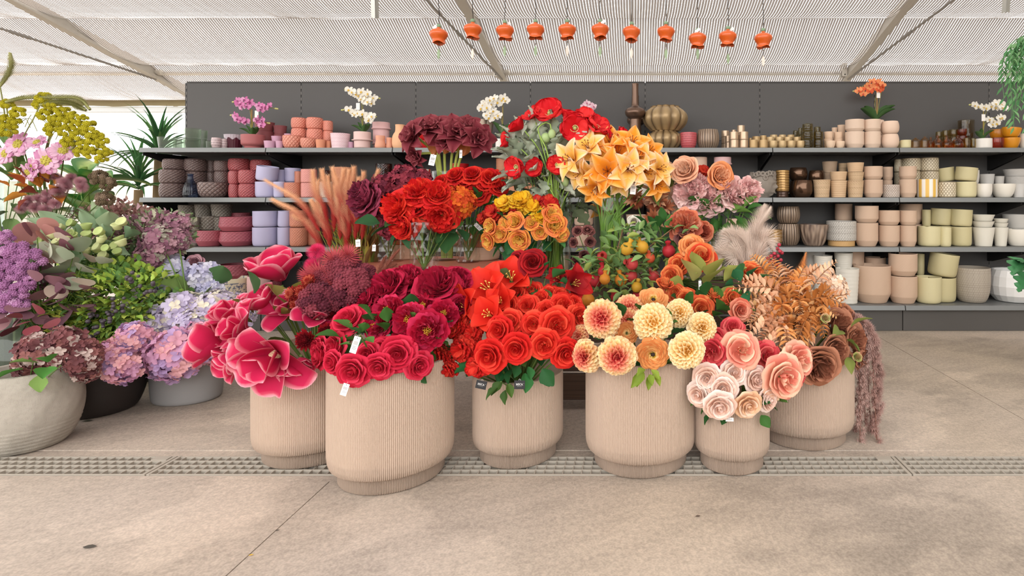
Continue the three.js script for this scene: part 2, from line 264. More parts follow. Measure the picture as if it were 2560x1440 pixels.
const RELIEF = {
  lattice: (nx, ny) => (u, v) => v < 0.04 || v > 0.95 ? 0.9 : Math.max(smooth(0.5, 0.95, tri(u * nx + v * ny * 0.5)), smooth(0.5, 0.95, tri(u * nx - v * ny * 0.5))),
  dots: (nx, ny) => (u, v) => v < 0.26 ? 0.55 : v > 0.96 ? 0.9 : Math.max(0, Math.sin(u * nx * 2 * Math.PI + Math.floor(v * ny) * Math.PI)) * Math.abs(Math.sin(v * ny * Math.PI)),
  knit: (nx, ny) => (u, v) => v < 0.32 ? 0.4 : v > 0.95 ? 0.7 : Math.pow(tri(u * nx + (Math.floor(v * ny) % 2) * 0.5), 0.8) * (0.4 + 0.6 * tri(v * ny + 0.5)),
  ribs: (n, p = 1) => (u) => Math.pow(Math.abs(Math.cos(u * n * Math.PI)), p), rings: (n) => (u, v) => Math.abs(Math.sin(v * n * Math.PI)), flutes: (n) => (u) => smooth(0.05, 0.5, tri(u * n)),
  scales: (nx, ny) => (u, v) => v > 0.94 ? 0.8 : (1 - tri(v * ny) * 0.5) * smooth(0, 0.35, 1 - Math.abs(tri(u * nx + (Math.floor(v * ny) % 2) * 0.5) - (1 - ((v * ny) % 1)) * 0.9)),
  rhomb: (nx, ny) => (u, v) => v < 0.05 || v > 0.95 ? 0.7 : (() => { const d = tri(u * nx) + tri(v * ny); return Math.abs(((d * 2.4) % 1) - 0.5) * 2; })(),
  wavy: (n) => (u, v) => 0.5 + 0.5 * Math.sin(v * n * 6.28 + 2 * noise(u * 6, v * 3)), rough: (s) => (u, v) => 0.5 + noise(Math.sin(u * 6.283) * s, v * s * 0.7, Math.cos(u * 6.283) * s), weave: (nx, ny) => (u, v) => Math.abs(Math.sin(u * nx * Math.PI + (Math.floor(v * ny) % 2) * 1.57)) * Math.abs(Math.sin(v * ny * Math.PI)),
  bands: (nx) => (u, v) => { const f = (v * 3) % 1; return f > 0.35 && f < 0.8 ? tri(u * nx + f * 3) * 0.8 : 0.5 + 0.5 * Math.sin(v * 90); }, facets: () => (u, v) => 0.5 + noise(Math.floor(u * 16 + (Math.floor(v * 9) % 2) * 0.5) * 3.1, Math.floor(v * 9) * 2.3),
};
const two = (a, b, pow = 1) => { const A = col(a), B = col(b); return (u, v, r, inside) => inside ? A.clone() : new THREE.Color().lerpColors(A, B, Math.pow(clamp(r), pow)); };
// kinds of pot: profile, relief, relief depth (part of the radius), colours, gloss
const KIND = {
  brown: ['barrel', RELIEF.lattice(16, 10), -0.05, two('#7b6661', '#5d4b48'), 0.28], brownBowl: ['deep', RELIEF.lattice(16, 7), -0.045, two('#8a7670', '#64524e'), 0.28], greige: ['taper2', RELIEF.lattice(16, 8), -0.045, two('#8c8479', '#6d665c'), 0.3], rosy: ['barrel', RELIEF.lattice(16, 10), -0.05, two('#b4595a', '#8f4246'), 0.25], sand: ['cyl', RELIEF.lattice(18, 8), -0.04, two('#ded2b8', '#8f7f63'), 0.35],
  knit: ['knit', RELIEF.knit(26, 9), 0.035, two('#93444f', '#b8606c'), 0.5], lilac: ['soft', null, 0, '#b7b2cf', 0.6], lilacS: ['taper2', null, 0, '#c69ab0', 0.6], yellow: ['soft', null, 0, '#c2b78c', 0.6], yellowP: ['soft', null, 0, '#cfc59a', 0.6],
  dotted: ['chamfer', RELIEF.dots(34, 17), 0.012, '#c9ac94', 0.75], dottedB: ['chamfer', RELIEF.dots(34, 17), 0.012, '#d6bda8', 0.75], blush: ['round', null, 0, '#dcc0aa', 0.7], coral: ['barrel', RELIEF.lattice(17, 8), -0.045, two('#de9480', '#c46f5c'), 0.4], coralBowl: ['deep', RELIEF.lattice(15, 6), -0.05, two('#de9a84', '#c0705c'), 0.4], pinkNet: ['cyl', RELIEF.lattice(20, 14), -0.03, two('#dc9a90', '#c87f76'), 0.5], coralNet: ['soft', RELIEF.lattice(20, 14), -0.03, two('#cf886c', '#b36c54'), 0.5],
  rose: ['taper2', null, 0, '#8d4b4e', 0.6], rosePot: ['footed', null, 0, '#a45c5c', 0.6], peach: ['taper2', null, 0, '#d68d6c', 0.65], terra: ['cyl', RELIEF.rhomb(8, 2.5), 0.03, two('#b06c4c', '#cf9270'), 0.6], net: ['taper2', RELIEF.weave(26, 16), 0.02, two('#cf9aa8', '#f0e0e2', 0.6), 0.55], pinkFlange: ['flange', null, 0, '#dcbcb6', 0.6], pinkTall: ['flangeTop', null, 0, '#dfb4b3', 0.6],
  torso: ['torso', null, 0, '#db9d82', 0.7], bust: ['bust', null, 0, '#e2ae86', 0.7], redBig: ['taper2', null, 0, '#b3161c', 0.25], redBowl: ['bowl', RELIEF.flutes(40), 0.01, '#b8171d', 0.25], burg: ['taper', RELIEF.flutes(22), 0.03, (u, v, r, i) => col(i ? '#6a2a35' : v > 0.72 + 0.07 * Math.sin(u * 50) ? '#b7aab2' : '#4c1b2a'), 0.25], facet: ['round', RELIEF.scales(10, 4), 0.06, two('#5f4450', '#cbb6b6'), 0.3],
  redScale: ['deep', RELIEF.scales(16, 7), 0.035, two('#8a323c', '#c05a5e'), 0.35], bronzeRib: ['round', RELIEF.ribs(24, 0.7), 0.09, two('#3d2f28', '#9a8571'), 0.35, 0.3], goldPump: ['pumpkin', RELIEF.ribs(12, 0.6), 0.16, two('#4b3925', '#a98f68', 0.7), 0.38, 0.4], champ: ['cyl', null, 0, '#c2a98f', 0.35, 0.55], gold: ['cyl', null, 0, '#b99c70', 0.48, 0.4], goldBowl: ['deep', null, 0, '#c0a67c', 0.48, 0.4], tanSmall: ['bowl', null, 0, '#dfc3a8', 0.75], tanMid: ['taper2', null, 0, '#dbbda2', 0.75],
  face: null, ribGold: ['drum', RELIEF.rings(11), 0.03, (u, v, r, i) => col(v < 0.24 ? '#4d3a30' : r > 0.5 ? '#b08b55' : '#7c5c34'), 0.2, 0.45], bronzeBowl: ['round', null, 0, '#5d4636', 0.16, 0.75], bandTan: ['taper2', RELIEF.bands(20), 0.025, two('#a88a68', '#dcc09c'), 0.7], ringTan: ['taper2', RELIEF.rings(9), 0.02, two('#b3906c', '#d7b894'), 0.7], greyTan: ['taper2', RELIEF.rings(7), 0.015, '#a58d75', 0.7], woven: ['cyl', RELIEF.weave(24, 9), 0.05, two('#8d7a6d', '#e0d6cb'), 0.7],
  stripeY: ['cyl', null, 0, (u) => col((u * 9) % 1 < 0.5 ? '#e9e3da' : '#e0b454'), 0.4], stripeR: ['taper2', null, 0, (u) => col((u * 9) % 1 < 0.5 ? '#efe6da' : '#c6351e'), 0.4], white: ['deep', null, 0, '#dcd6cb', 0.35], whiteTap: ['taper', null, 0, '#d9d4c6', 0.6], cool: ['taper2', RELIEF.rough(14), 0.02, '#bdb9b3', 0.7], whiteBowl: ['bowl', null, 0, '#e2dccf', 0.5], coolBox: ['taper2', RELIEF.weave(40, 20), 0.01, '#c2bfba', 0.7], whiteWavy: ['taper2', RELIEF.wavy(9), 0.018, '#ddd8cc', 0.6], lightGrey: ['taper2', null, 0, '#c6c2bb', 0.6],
  drip: ['bowl', (u, v) => 0.5 + noise(u * 30, v * 2.2, 4) + 0.25 * Math.sin(u * 75), 0.05, two('#5c4a40', '#a8927f'), 0.4], beadWhite: ['drum', RELIEF.weave(40, 15), 0.03, (u, v, r, i) => v < 0.24 ? col('#c7a06a') : new THREE.Color().lerpColors(col('#8b857c'), col('#e6e2da'), r), 0.6], greyTex: ['deep', RELIEF.weave(46, 15), 0.018, two('#968c7e', '#b8ad9d'), 0.7], blueSpeck: ['cyl', null, 0, (u, v) => { const n = noise(u * 45, v * 14, 3) + 0.5 * noise(u * 90, v * 28, 8); return col(v > 0.84 ? '#dfd3b4' : n > 0.12 ? '#4a5674' : '#d8ccb2'); }, 0.4], pinkBowl: ['deep', null, 0, '#dcb0ac', 0.5], facetBall: ['round', RELIEF.facets(), 0.05, '#e3e1dd', 0.45], mustard: ['bowl', null, 0, '#cb861c', 0.22], mustCup: ['deep', null, 0, '#c67f1e', 0.22], peachBig: ['taper2', null, 0, '#d9bda8', 0.7], peachUp: ['soft', null, 0, '#d3b5a0', 0.7], brownTiny: ['barrel', RELIEF.lattice(18, 9), -0.05, two('#54302c', '#34201e'), 0.25],
  // glass
  clearRib: ['taper2', RELIEF.flutes(34), 0.03, 'glass:#dfe6dd', 0.25], oliveRib: ['barrel', RELIEF.scales(14, 4), 0.04, 'glass:#dcd3ae', 0.12], amberFlask: ['flask', null, 0, 'glass:#f8c890', 0.05], amberJar: ['jar', RELIEF.flutes(26), 0.03, 'glass:#f6d6a4', 0.08], smoke: ['barrel', null, 0, 'glass:#ece2bc', 0.06], smokeTall: ['cyl', RELIEF.wavy(1), 0.02, 'glass:#dfd5c2', 0.08], darkGlass: ['cyl', RELIEF.rhomb(5, 1.5), 0.03, 'glass:#bb948a', 0.08], blueBottle: ['bottle', RELIEF.ribs(14, 0.7), 0.05, 'glass:#b0bdd4', 0.08], amberCup: ['deep', RELIEF.flutes(24), 0.04, 'glass:#efb488', 0.08],
};
const geoCache = new Map();
function makePot(kind, R, h) {
  const [prof, relief, amp, tone, gloss, metal = 0] = KIND[kind], glass = typeof tone === 'string' && tone.startsWith('glass:');
  const q = (x) => Math.round(x * 400) / 400, key = kind + q(R) + '|' + q(h);
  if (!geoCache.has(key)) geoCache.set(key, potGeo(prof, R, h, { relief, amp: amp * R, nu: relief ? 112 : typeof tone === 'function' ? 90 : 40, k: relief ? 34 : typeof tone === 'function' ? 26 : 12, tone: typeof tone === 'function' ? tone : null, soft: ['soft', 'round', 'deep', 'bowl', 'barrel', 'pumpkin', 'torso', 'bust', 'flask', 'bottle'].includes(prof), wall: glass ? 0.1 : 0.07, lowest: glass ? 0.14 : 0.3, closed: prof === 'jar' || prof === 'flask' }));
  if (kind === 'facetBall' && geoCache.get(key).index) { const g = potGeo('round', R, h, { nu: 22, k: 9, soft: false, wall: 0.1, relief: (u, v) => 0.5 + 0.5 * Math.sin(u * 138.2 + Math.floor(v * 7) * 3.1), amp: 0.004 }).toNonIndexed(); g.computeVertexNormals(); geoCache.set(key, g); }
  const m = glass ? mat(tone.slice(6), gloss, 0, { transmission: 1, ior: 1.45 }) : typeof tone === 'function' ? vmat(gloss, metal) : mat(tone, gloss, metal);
  return part('pot', geoCache.get(key), m);
}
const LABEL = {
  brown: 'brown glazed lattice pot', brownBowl: 'wide brown lattice bowl', greige: 'greige lattice pot', rosy: 'dusty red lattice pot', sand: 'cream pot with brown lattice', knit: 'rose knit-pattern bowl', lilac: 'smooth lilac pot', lilacS: 'small pinkish lilac cup', yellow: 'pale yellow pot', yellowP: 'light butter yellow pot', dotted: 'pinkish beige dotted pot', dottedB: 'light beige dotted pot', blush: 'smooth rounded blush pot', coral: 'coral lattice pot', coralBowl: 'coral lattice bowl', pinkNet: 'pink fine-net pot', coralNet: 'coral fine-net pot',
  rose: 'plain dark rose pot', rosePot: 'footed dusty rose orchid pot', peach: 'small peach cup', terra: 'tan rhombus-pattern pot', net: 'pink and white net-pattern pot', pinkFlange: 'pink flanged pot under the white orchid', pinkTall: 'tall pink flanged pot', torso: 'peach torso-shaped vase', bust: 'cream bust-shaped vase', redBig: 'glossy red pot', redBowl: 'red fluted bowl', burg: 'burgundy fluted pot with grey dripping glaze', facet: 'little faceted mauve vase', redScale: 'red fish-scale pot', bronzeRib: 'ribbed bronze pot', goldPump: 'antique gold pumpkin vase', champ: 'champagne metal cylinder', gold: 'small gold cylinder', goldBowl: 'little gold bowl', tanSmall: 'little sand-coloured bowl', tanMid: 'small sand-coloured pot',
  ribGold: 'gold ringed pot on dark foot', bronzeBowl: 'shiny dark bronze bowl', bandTan: 'tan pot with carved bands', ringTan: 'ringed tan pot', greyTan: 'greyish tan ringed pot', woven: 'small woven-look brown and white pot', stripeY: 'white pot with yellow stripes', stripeR: 'white pot with red stripes', white: 'rounded white pot', whiteTap: 'tapered off-white pot', cool: 'rough pale grey pot', whiteBowl: 'off-white bowl', coolBox: 'fine-textured pale grey pot', whiteWavy: 'white pot with wavy rings', lightGrey: 'plain light grey pot', drip: 'brown bowl with gnarled relief', beadWhite: 'white beaded pot on tan foot', greyTex: 'large taupe textured pot', blueSpeck: 'cream pot with blue speckles', pinkBowl: 'smooth pale pink bowl', facetBall: 'large white faceted ball pot', mustard: 'glossy mustard bowl', mustCup: 'glossy mustard cup', peachBig: 'plain peach pot', peachUp: 'upturned plain peach pot', brownTiny: 'dark brown lattice pot',
  clearRib: 'ribbed clear glass tealight', oliveRib: 'olive pressed-glass tumbler', amberFlask: 'round amber glass flask', amberJar: 'lidded amber glass jar', smoke: 'smoky yellow glass tumbler', smokeTall: 'tall ribbed smoky glass', darkGlass: 'dark brown glass vase', blueBottle: 'fluted blue glass bottle', amberCup: 'ribbed red amber cup',
};
const SHN = ['on the top shelf', 'on the second shelf', 'on the third shelf', 'on the bottom shelf'];
// a column of pots on shelf s: edges x0..x1 in the picture, boundaries ys from the top down; back = extra distance behind the shelf front
function stack(kind, s, x0, x1, ys, back = 0, tilt = 0) {
  const front = (s === 3 ? BASEF : SZF) + 0.02, kinds = [].concat(kind); let Z = front + back + 0.05, R = (x1 - x0) / 2 * Z / FL; Z = Math.min(front + back + R, SZB - 0.035 - R * 0.97); R = (x1 - x0) / 2 * Z / FL;
  const X = ((x0 + x1) / 2 - CX) * Z / FL; let y = SHY[s];
  for (let i = ys.length - 2; i >= 0; i--) {
    const k = kinds[Math.min(i, kinds.length - 1)], h = (ys[i + 1] - ys[i]) * Z / FL, o = makePot(k, R * (i === 0 || !KIND[k] ? 1 : 0.985), h);
    const t = i === 0 ? tilt : 0;
    o.position.set(X + (t ? 0 : rr(-0.002, 0.002)), y + Math.abs(Math.sin(t)) * R * 0.7, -Z); o.rotation.set(t * 0.4, rr(0, 6.28), 0, 'ZXY'); if (t) o.rotation.z = -t;
    thing(o, k === 'goldPump' ? 'pumpkin_vase' : /Flask|Bottle/.test(k) ? 'glass_bottle' : /clear|olive|smoke|darkGlass|amber/.test(k) ? 'glass_tumbler' : /Bowl|knit|drip|mustard/.test(k) ? 'bowl' : /torso|bust|facet$/.test(k) ? 'vase' : 'plant_pot', LABEL[k] + ' ' + SHN[s], /Flask|Bottle/.test(k) ? 'bottle' : /Bowl|knit|drip|mustard/.test(k) ? 'bowl' : /pump|Pump|torso|bust|facet$/.test(k) ? 'vase' : 'pot', LABEL[k] + 's ' + SHN[s], (x0 + x1) / 2, (ys[i] + ys[i + 1]) / 2);
    y += h + 0.001;
  }
}
// top shelf, left to right
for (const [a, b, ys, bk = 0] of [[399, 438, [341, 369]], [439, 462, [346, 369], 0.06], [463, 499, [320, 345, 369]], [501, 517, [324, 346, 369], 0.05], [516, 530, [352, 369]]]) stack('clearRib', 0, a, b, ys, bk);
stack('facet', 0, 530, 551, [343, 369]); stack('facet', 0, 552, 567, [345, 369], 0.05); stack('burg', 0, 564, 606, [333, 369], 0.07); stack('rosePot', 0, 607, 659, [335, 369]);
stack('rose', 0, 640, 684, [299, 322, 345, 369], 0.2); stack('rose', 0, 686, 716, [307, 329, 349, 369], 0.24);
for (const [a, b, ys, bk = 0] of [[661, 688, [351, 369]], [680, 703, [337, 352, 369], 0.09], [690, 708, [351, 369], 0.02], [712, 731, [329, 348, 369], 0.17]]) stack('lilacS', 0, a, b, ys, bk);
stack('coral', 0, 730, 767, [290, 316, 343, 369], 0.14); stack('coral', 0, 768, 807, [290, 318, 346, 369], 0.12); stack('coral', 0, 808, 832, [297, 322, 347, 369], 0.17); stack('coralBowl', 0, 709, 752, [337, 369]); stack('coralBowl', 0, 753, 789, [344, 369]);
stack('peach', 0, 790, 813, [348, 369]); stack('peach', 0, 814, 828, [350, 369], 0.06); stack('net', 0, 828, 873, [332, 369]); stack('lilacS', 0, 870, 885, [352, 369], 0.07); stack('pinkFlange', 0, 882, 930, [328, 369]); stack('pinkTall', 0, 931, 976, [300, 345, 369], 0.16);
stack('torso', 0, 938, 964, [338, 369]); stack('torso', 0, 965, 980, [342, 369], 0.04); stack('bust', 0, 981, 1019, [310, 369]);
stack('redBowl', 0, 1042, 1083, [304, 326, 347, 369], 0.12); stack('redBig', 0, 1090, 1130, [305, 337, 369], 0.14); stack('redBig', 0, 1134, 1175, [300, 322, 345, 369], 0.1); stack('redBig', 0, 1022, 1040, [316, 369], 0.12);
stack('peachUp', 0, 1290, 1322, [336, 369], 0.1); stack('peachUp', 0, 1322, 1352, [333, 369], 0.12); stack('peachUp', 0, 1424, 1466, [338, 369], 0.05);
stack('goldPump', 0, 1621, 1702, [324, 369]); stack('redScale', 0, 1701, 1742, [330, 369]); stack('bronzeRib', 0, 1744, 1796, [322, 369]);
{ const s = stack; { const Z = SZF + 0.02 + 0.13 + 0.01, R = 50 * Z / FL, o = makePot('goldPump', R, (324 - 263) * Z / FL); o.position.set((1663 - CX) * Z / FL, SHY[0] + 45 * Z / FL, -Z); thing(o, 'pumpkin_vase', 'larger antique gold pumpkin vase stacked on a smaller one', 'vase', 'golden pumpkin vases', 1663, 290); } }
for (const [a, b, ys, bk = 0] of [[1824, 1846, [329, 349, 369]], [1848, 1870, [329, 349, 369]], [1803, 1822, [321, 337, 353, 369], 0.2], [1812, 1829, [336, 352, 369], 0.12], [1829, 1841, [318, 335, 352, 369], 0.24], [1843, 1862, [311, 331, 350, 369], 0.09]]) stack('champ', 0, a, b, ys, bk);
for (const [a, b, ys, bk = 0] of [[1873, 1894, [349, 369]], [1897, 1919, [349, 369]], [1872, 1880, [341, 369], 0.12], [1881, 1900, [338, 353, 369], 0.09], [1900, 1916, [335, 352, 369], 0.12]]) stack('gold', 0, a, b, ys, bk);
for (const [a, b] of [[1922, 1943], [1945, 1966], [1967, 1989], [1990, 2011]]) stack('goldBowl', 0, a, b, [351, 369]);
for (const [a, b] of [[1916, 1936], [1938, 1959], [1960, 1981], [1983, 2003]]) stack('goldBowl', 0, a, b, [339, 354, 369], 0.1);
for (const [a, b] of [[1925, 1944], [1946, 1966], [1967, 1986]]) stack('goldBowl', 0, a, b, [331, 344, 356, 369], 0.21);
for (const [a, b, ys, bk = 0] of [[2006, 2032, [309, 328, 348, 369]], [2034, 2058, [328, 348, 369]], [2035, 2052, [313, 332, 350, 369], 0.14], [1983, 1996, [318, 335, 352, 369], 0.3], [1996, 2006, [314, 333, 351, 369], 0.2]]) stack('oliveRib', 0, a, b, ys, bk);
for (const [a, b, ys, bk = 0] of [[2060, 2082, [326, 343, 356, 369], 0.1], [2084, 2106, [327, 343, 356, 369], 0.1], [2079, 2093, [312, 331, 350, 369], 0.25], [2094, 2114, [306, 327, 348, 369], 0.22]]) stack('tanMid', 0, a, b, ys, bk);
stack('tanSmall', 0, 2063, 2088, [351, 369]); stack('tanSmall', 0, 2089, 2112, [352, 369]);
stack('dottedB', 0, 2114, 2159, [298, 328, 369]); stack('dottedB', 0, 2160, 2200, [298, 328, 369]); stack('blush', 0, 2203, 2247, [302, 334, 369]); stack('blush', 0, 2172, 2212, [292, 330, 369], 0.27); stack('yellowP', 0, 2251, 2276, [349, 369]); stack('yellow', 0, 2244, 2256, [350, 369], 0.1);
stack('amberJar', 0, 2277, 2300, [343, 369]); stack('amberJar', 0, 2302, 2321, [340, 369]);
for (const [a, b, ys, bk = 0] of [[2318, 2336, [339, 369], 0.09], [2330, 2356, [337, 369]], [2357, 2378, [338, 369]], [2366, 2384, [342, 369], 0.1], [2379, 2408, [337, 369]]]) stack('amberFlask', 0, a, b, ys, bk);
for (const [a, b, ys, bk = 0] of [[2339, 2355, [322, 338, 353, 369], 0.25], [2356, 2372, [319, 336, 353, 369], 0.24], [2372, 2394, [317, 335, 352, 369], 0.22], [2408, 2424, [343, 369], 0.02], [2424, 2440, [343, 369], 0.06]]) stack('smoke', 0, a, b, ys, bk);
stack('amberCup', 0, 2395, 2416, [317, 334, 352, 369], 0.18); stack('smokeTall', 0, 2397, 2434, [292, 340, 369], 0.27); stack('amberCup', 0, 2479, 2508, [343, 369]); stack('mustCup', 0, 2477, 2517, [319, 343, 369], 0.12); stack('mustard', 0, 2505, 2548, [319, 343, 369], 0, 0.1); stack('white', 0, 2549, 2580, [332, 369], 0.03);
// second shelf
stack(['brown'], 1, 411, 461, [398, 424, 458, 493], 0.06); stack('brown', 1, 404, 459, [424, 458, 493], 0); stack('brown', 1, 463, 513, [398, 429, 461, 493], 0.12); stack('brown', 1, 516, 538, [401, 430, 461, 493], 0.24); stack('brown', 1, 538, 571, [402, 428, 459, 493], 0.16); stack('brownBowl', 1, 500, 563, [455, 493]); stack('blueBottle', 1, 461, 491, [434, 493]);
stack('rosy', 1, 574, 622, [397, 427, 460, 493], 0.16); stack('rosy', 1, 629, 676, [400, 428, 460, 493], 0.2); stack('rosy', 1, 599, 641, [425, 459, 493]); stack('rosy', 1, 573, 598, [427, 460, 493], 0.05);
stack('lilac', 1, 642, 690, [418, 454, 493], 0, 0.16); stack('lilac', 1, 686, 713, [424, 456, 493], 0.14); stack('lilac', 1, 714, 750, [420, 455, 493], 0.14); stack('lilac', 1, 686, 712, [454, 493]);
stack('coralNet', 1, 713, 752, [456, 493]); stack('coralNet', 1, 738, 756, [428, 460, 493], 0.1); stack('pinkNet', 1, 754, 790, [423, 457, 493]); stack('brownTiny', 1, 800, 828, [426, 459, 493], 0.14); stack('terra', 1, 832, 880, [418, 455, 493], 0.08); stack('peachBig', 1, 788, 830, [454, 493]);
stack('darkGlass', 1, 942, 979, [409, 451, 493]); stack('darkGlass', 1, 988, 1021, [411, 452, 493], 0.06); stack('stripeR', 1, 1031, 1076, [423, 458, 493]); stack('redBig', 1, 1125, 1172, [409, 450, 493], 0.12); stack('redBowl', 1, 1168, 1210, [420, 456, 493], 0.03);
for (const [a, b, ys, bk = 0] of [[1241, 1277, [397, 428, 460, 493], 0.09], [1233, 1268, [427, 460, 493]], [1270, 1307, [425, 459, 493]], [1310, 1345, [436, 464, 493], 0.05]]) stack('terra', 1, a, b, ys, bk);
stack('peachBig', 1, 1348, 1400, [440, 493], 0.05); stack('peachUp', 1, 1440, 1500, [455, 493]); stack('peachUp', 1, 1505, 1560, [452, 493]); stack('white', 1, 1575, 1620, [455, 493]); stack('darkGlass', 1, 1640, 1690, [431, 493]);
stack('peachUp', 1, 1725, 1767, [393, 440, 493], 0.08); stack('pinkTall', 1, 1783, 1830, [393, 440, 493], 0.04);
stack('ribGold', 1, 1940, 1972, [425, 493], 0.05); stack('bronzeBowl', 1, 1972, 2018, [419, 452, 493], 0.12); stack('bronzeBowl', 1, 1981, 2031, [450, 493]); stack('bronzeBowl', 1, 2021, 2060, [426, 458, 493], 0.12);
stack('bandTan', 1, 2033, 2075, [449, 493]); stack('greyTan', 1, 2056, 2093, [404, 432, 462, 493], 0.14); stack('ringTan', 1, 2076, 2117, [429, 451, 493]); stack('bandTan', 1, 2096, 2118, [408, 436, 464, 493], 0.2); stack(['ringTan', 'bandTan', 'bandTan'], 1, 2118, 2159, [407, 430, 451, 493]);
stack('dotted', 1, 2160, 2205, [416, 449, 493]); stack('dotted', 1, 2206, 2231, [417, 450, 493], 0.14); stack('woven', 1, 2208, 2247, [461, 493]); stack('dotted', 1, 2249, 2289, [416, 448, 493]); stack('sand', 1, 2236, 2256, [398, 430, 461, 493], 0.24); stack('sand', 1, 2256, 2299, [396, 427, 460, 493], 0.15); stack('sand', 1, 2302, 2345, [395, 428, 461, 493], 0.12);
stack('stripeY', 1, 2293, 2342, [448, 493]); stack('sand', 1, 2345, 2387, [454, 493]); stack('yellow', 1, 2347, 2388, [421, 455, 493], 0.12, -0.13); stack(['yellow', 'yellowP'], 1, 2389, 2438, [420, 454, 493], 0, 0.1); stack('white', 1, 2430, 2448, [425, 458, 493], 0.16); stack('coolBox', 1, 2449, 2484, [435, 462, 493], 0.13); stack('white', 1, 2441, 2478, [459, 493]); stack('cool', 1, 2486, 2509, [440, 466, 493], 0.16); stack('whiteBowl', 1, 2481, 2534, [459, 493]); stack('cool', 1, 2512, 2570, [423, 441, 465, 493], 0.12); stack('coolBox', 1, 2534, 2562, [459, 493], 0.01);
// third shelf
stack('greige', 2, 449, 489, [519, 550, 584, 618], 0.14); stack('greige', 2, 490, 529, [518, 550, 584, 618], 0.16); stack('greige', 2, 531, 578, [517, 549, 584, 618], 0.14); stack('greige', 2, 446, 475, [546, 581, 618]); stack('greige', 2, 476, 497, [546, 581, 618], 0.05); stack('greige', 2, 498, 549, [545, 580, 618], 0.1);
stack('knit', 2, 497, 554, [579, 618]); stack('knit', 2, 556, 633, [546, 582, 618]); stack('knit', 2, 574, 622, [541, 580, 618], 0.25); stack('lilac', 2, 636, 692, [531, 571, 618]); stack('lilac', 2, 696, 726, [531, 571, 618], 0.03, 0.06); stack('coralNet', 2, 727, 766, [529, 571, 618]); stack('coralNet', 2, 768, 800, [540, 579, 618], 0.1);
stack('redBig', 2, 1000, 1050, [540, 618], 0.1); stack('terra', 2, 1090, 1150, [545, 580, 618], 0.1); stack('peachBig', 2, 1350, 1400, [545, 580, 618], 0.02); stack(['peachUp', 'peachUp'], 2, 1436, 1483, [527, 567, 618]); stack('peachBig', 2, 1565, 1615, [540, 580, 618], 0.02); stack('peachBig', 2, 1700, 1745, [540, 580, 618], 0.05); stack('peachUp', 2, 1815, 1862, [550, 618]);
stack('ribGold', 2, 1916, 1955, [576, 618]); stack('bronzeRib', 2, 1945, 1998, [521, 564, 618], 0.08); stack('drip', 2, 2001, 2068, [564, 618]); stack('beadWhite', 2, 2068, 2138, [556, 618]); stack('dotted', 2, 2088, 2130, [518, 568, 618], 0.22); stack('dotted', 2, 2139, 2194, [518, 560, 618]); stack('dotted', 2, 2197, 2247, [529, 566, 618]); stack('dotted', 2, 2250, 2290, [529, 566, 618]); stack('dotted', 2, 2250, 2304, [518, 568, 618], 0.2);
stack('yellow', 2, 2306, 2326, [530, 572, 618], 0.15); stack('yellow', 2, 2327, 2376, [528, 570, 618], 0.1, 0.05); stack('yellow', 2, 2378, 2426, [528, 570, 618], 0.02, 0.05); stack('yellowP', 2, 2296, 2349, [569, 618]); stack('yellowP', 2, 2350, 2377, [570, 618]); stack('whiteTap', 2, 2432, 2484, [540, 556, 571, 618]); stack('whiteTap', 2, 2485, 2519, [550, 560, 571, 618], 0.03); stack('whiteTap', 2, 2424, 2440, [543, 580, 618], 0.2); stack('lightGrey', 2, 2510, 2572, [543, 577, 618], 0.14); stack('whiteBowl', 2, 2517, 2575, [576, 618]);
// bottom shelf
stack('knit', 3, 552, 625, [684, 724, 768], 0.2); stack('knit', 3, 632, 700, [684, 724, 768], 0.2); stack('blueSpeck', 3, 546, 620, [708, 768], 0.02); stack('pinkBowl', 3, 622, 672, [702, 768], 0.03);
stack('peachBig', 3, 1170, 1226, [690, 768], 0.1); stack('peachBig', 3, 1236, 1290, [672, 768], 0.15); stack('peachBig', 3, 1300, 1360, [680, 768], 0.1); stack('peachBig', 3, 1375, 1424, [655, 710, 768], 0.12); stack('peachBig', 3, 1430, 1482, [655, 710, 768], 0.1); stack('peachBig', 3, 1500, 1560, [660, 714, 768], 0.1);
stack('lightGrey', 3, 2010, 2062, [650, 768], 0.22); stack('whiteWavy', 3, 2034, 2080, [655, 700, 768], 0.1); stack('whiteWavy', 3, 2086, 2131, [650, 700, 768], 0.14); stack('whiteWavy', 3, 2090, 2146, [685, 771]); stack('dotted', 3, 2104, 2158, [637, 700, 768], 0.24); stack('dotted', 3, 2163, 2212, [668, 768], 0.25); stack('dotted', 3, 2136, 2223, [680, 771], 0.01); stack('dotted', 3, 2224, 2290, [648, 703, 770]); stack('yellow', 3, 2292, 2311, [652, 705, 765], 0.22); stack('yellow', 3, 2320, 2386, [652, 708, 768], 0.06, 0.14); stack('yellowP', 3, 2291, 2350, [705, 770]); stack('greyTex', 3, 2389, 2470, [682, 768], 0.01); stack('facetBall', 3, 2476, 2590, [693, 771], 0.0);

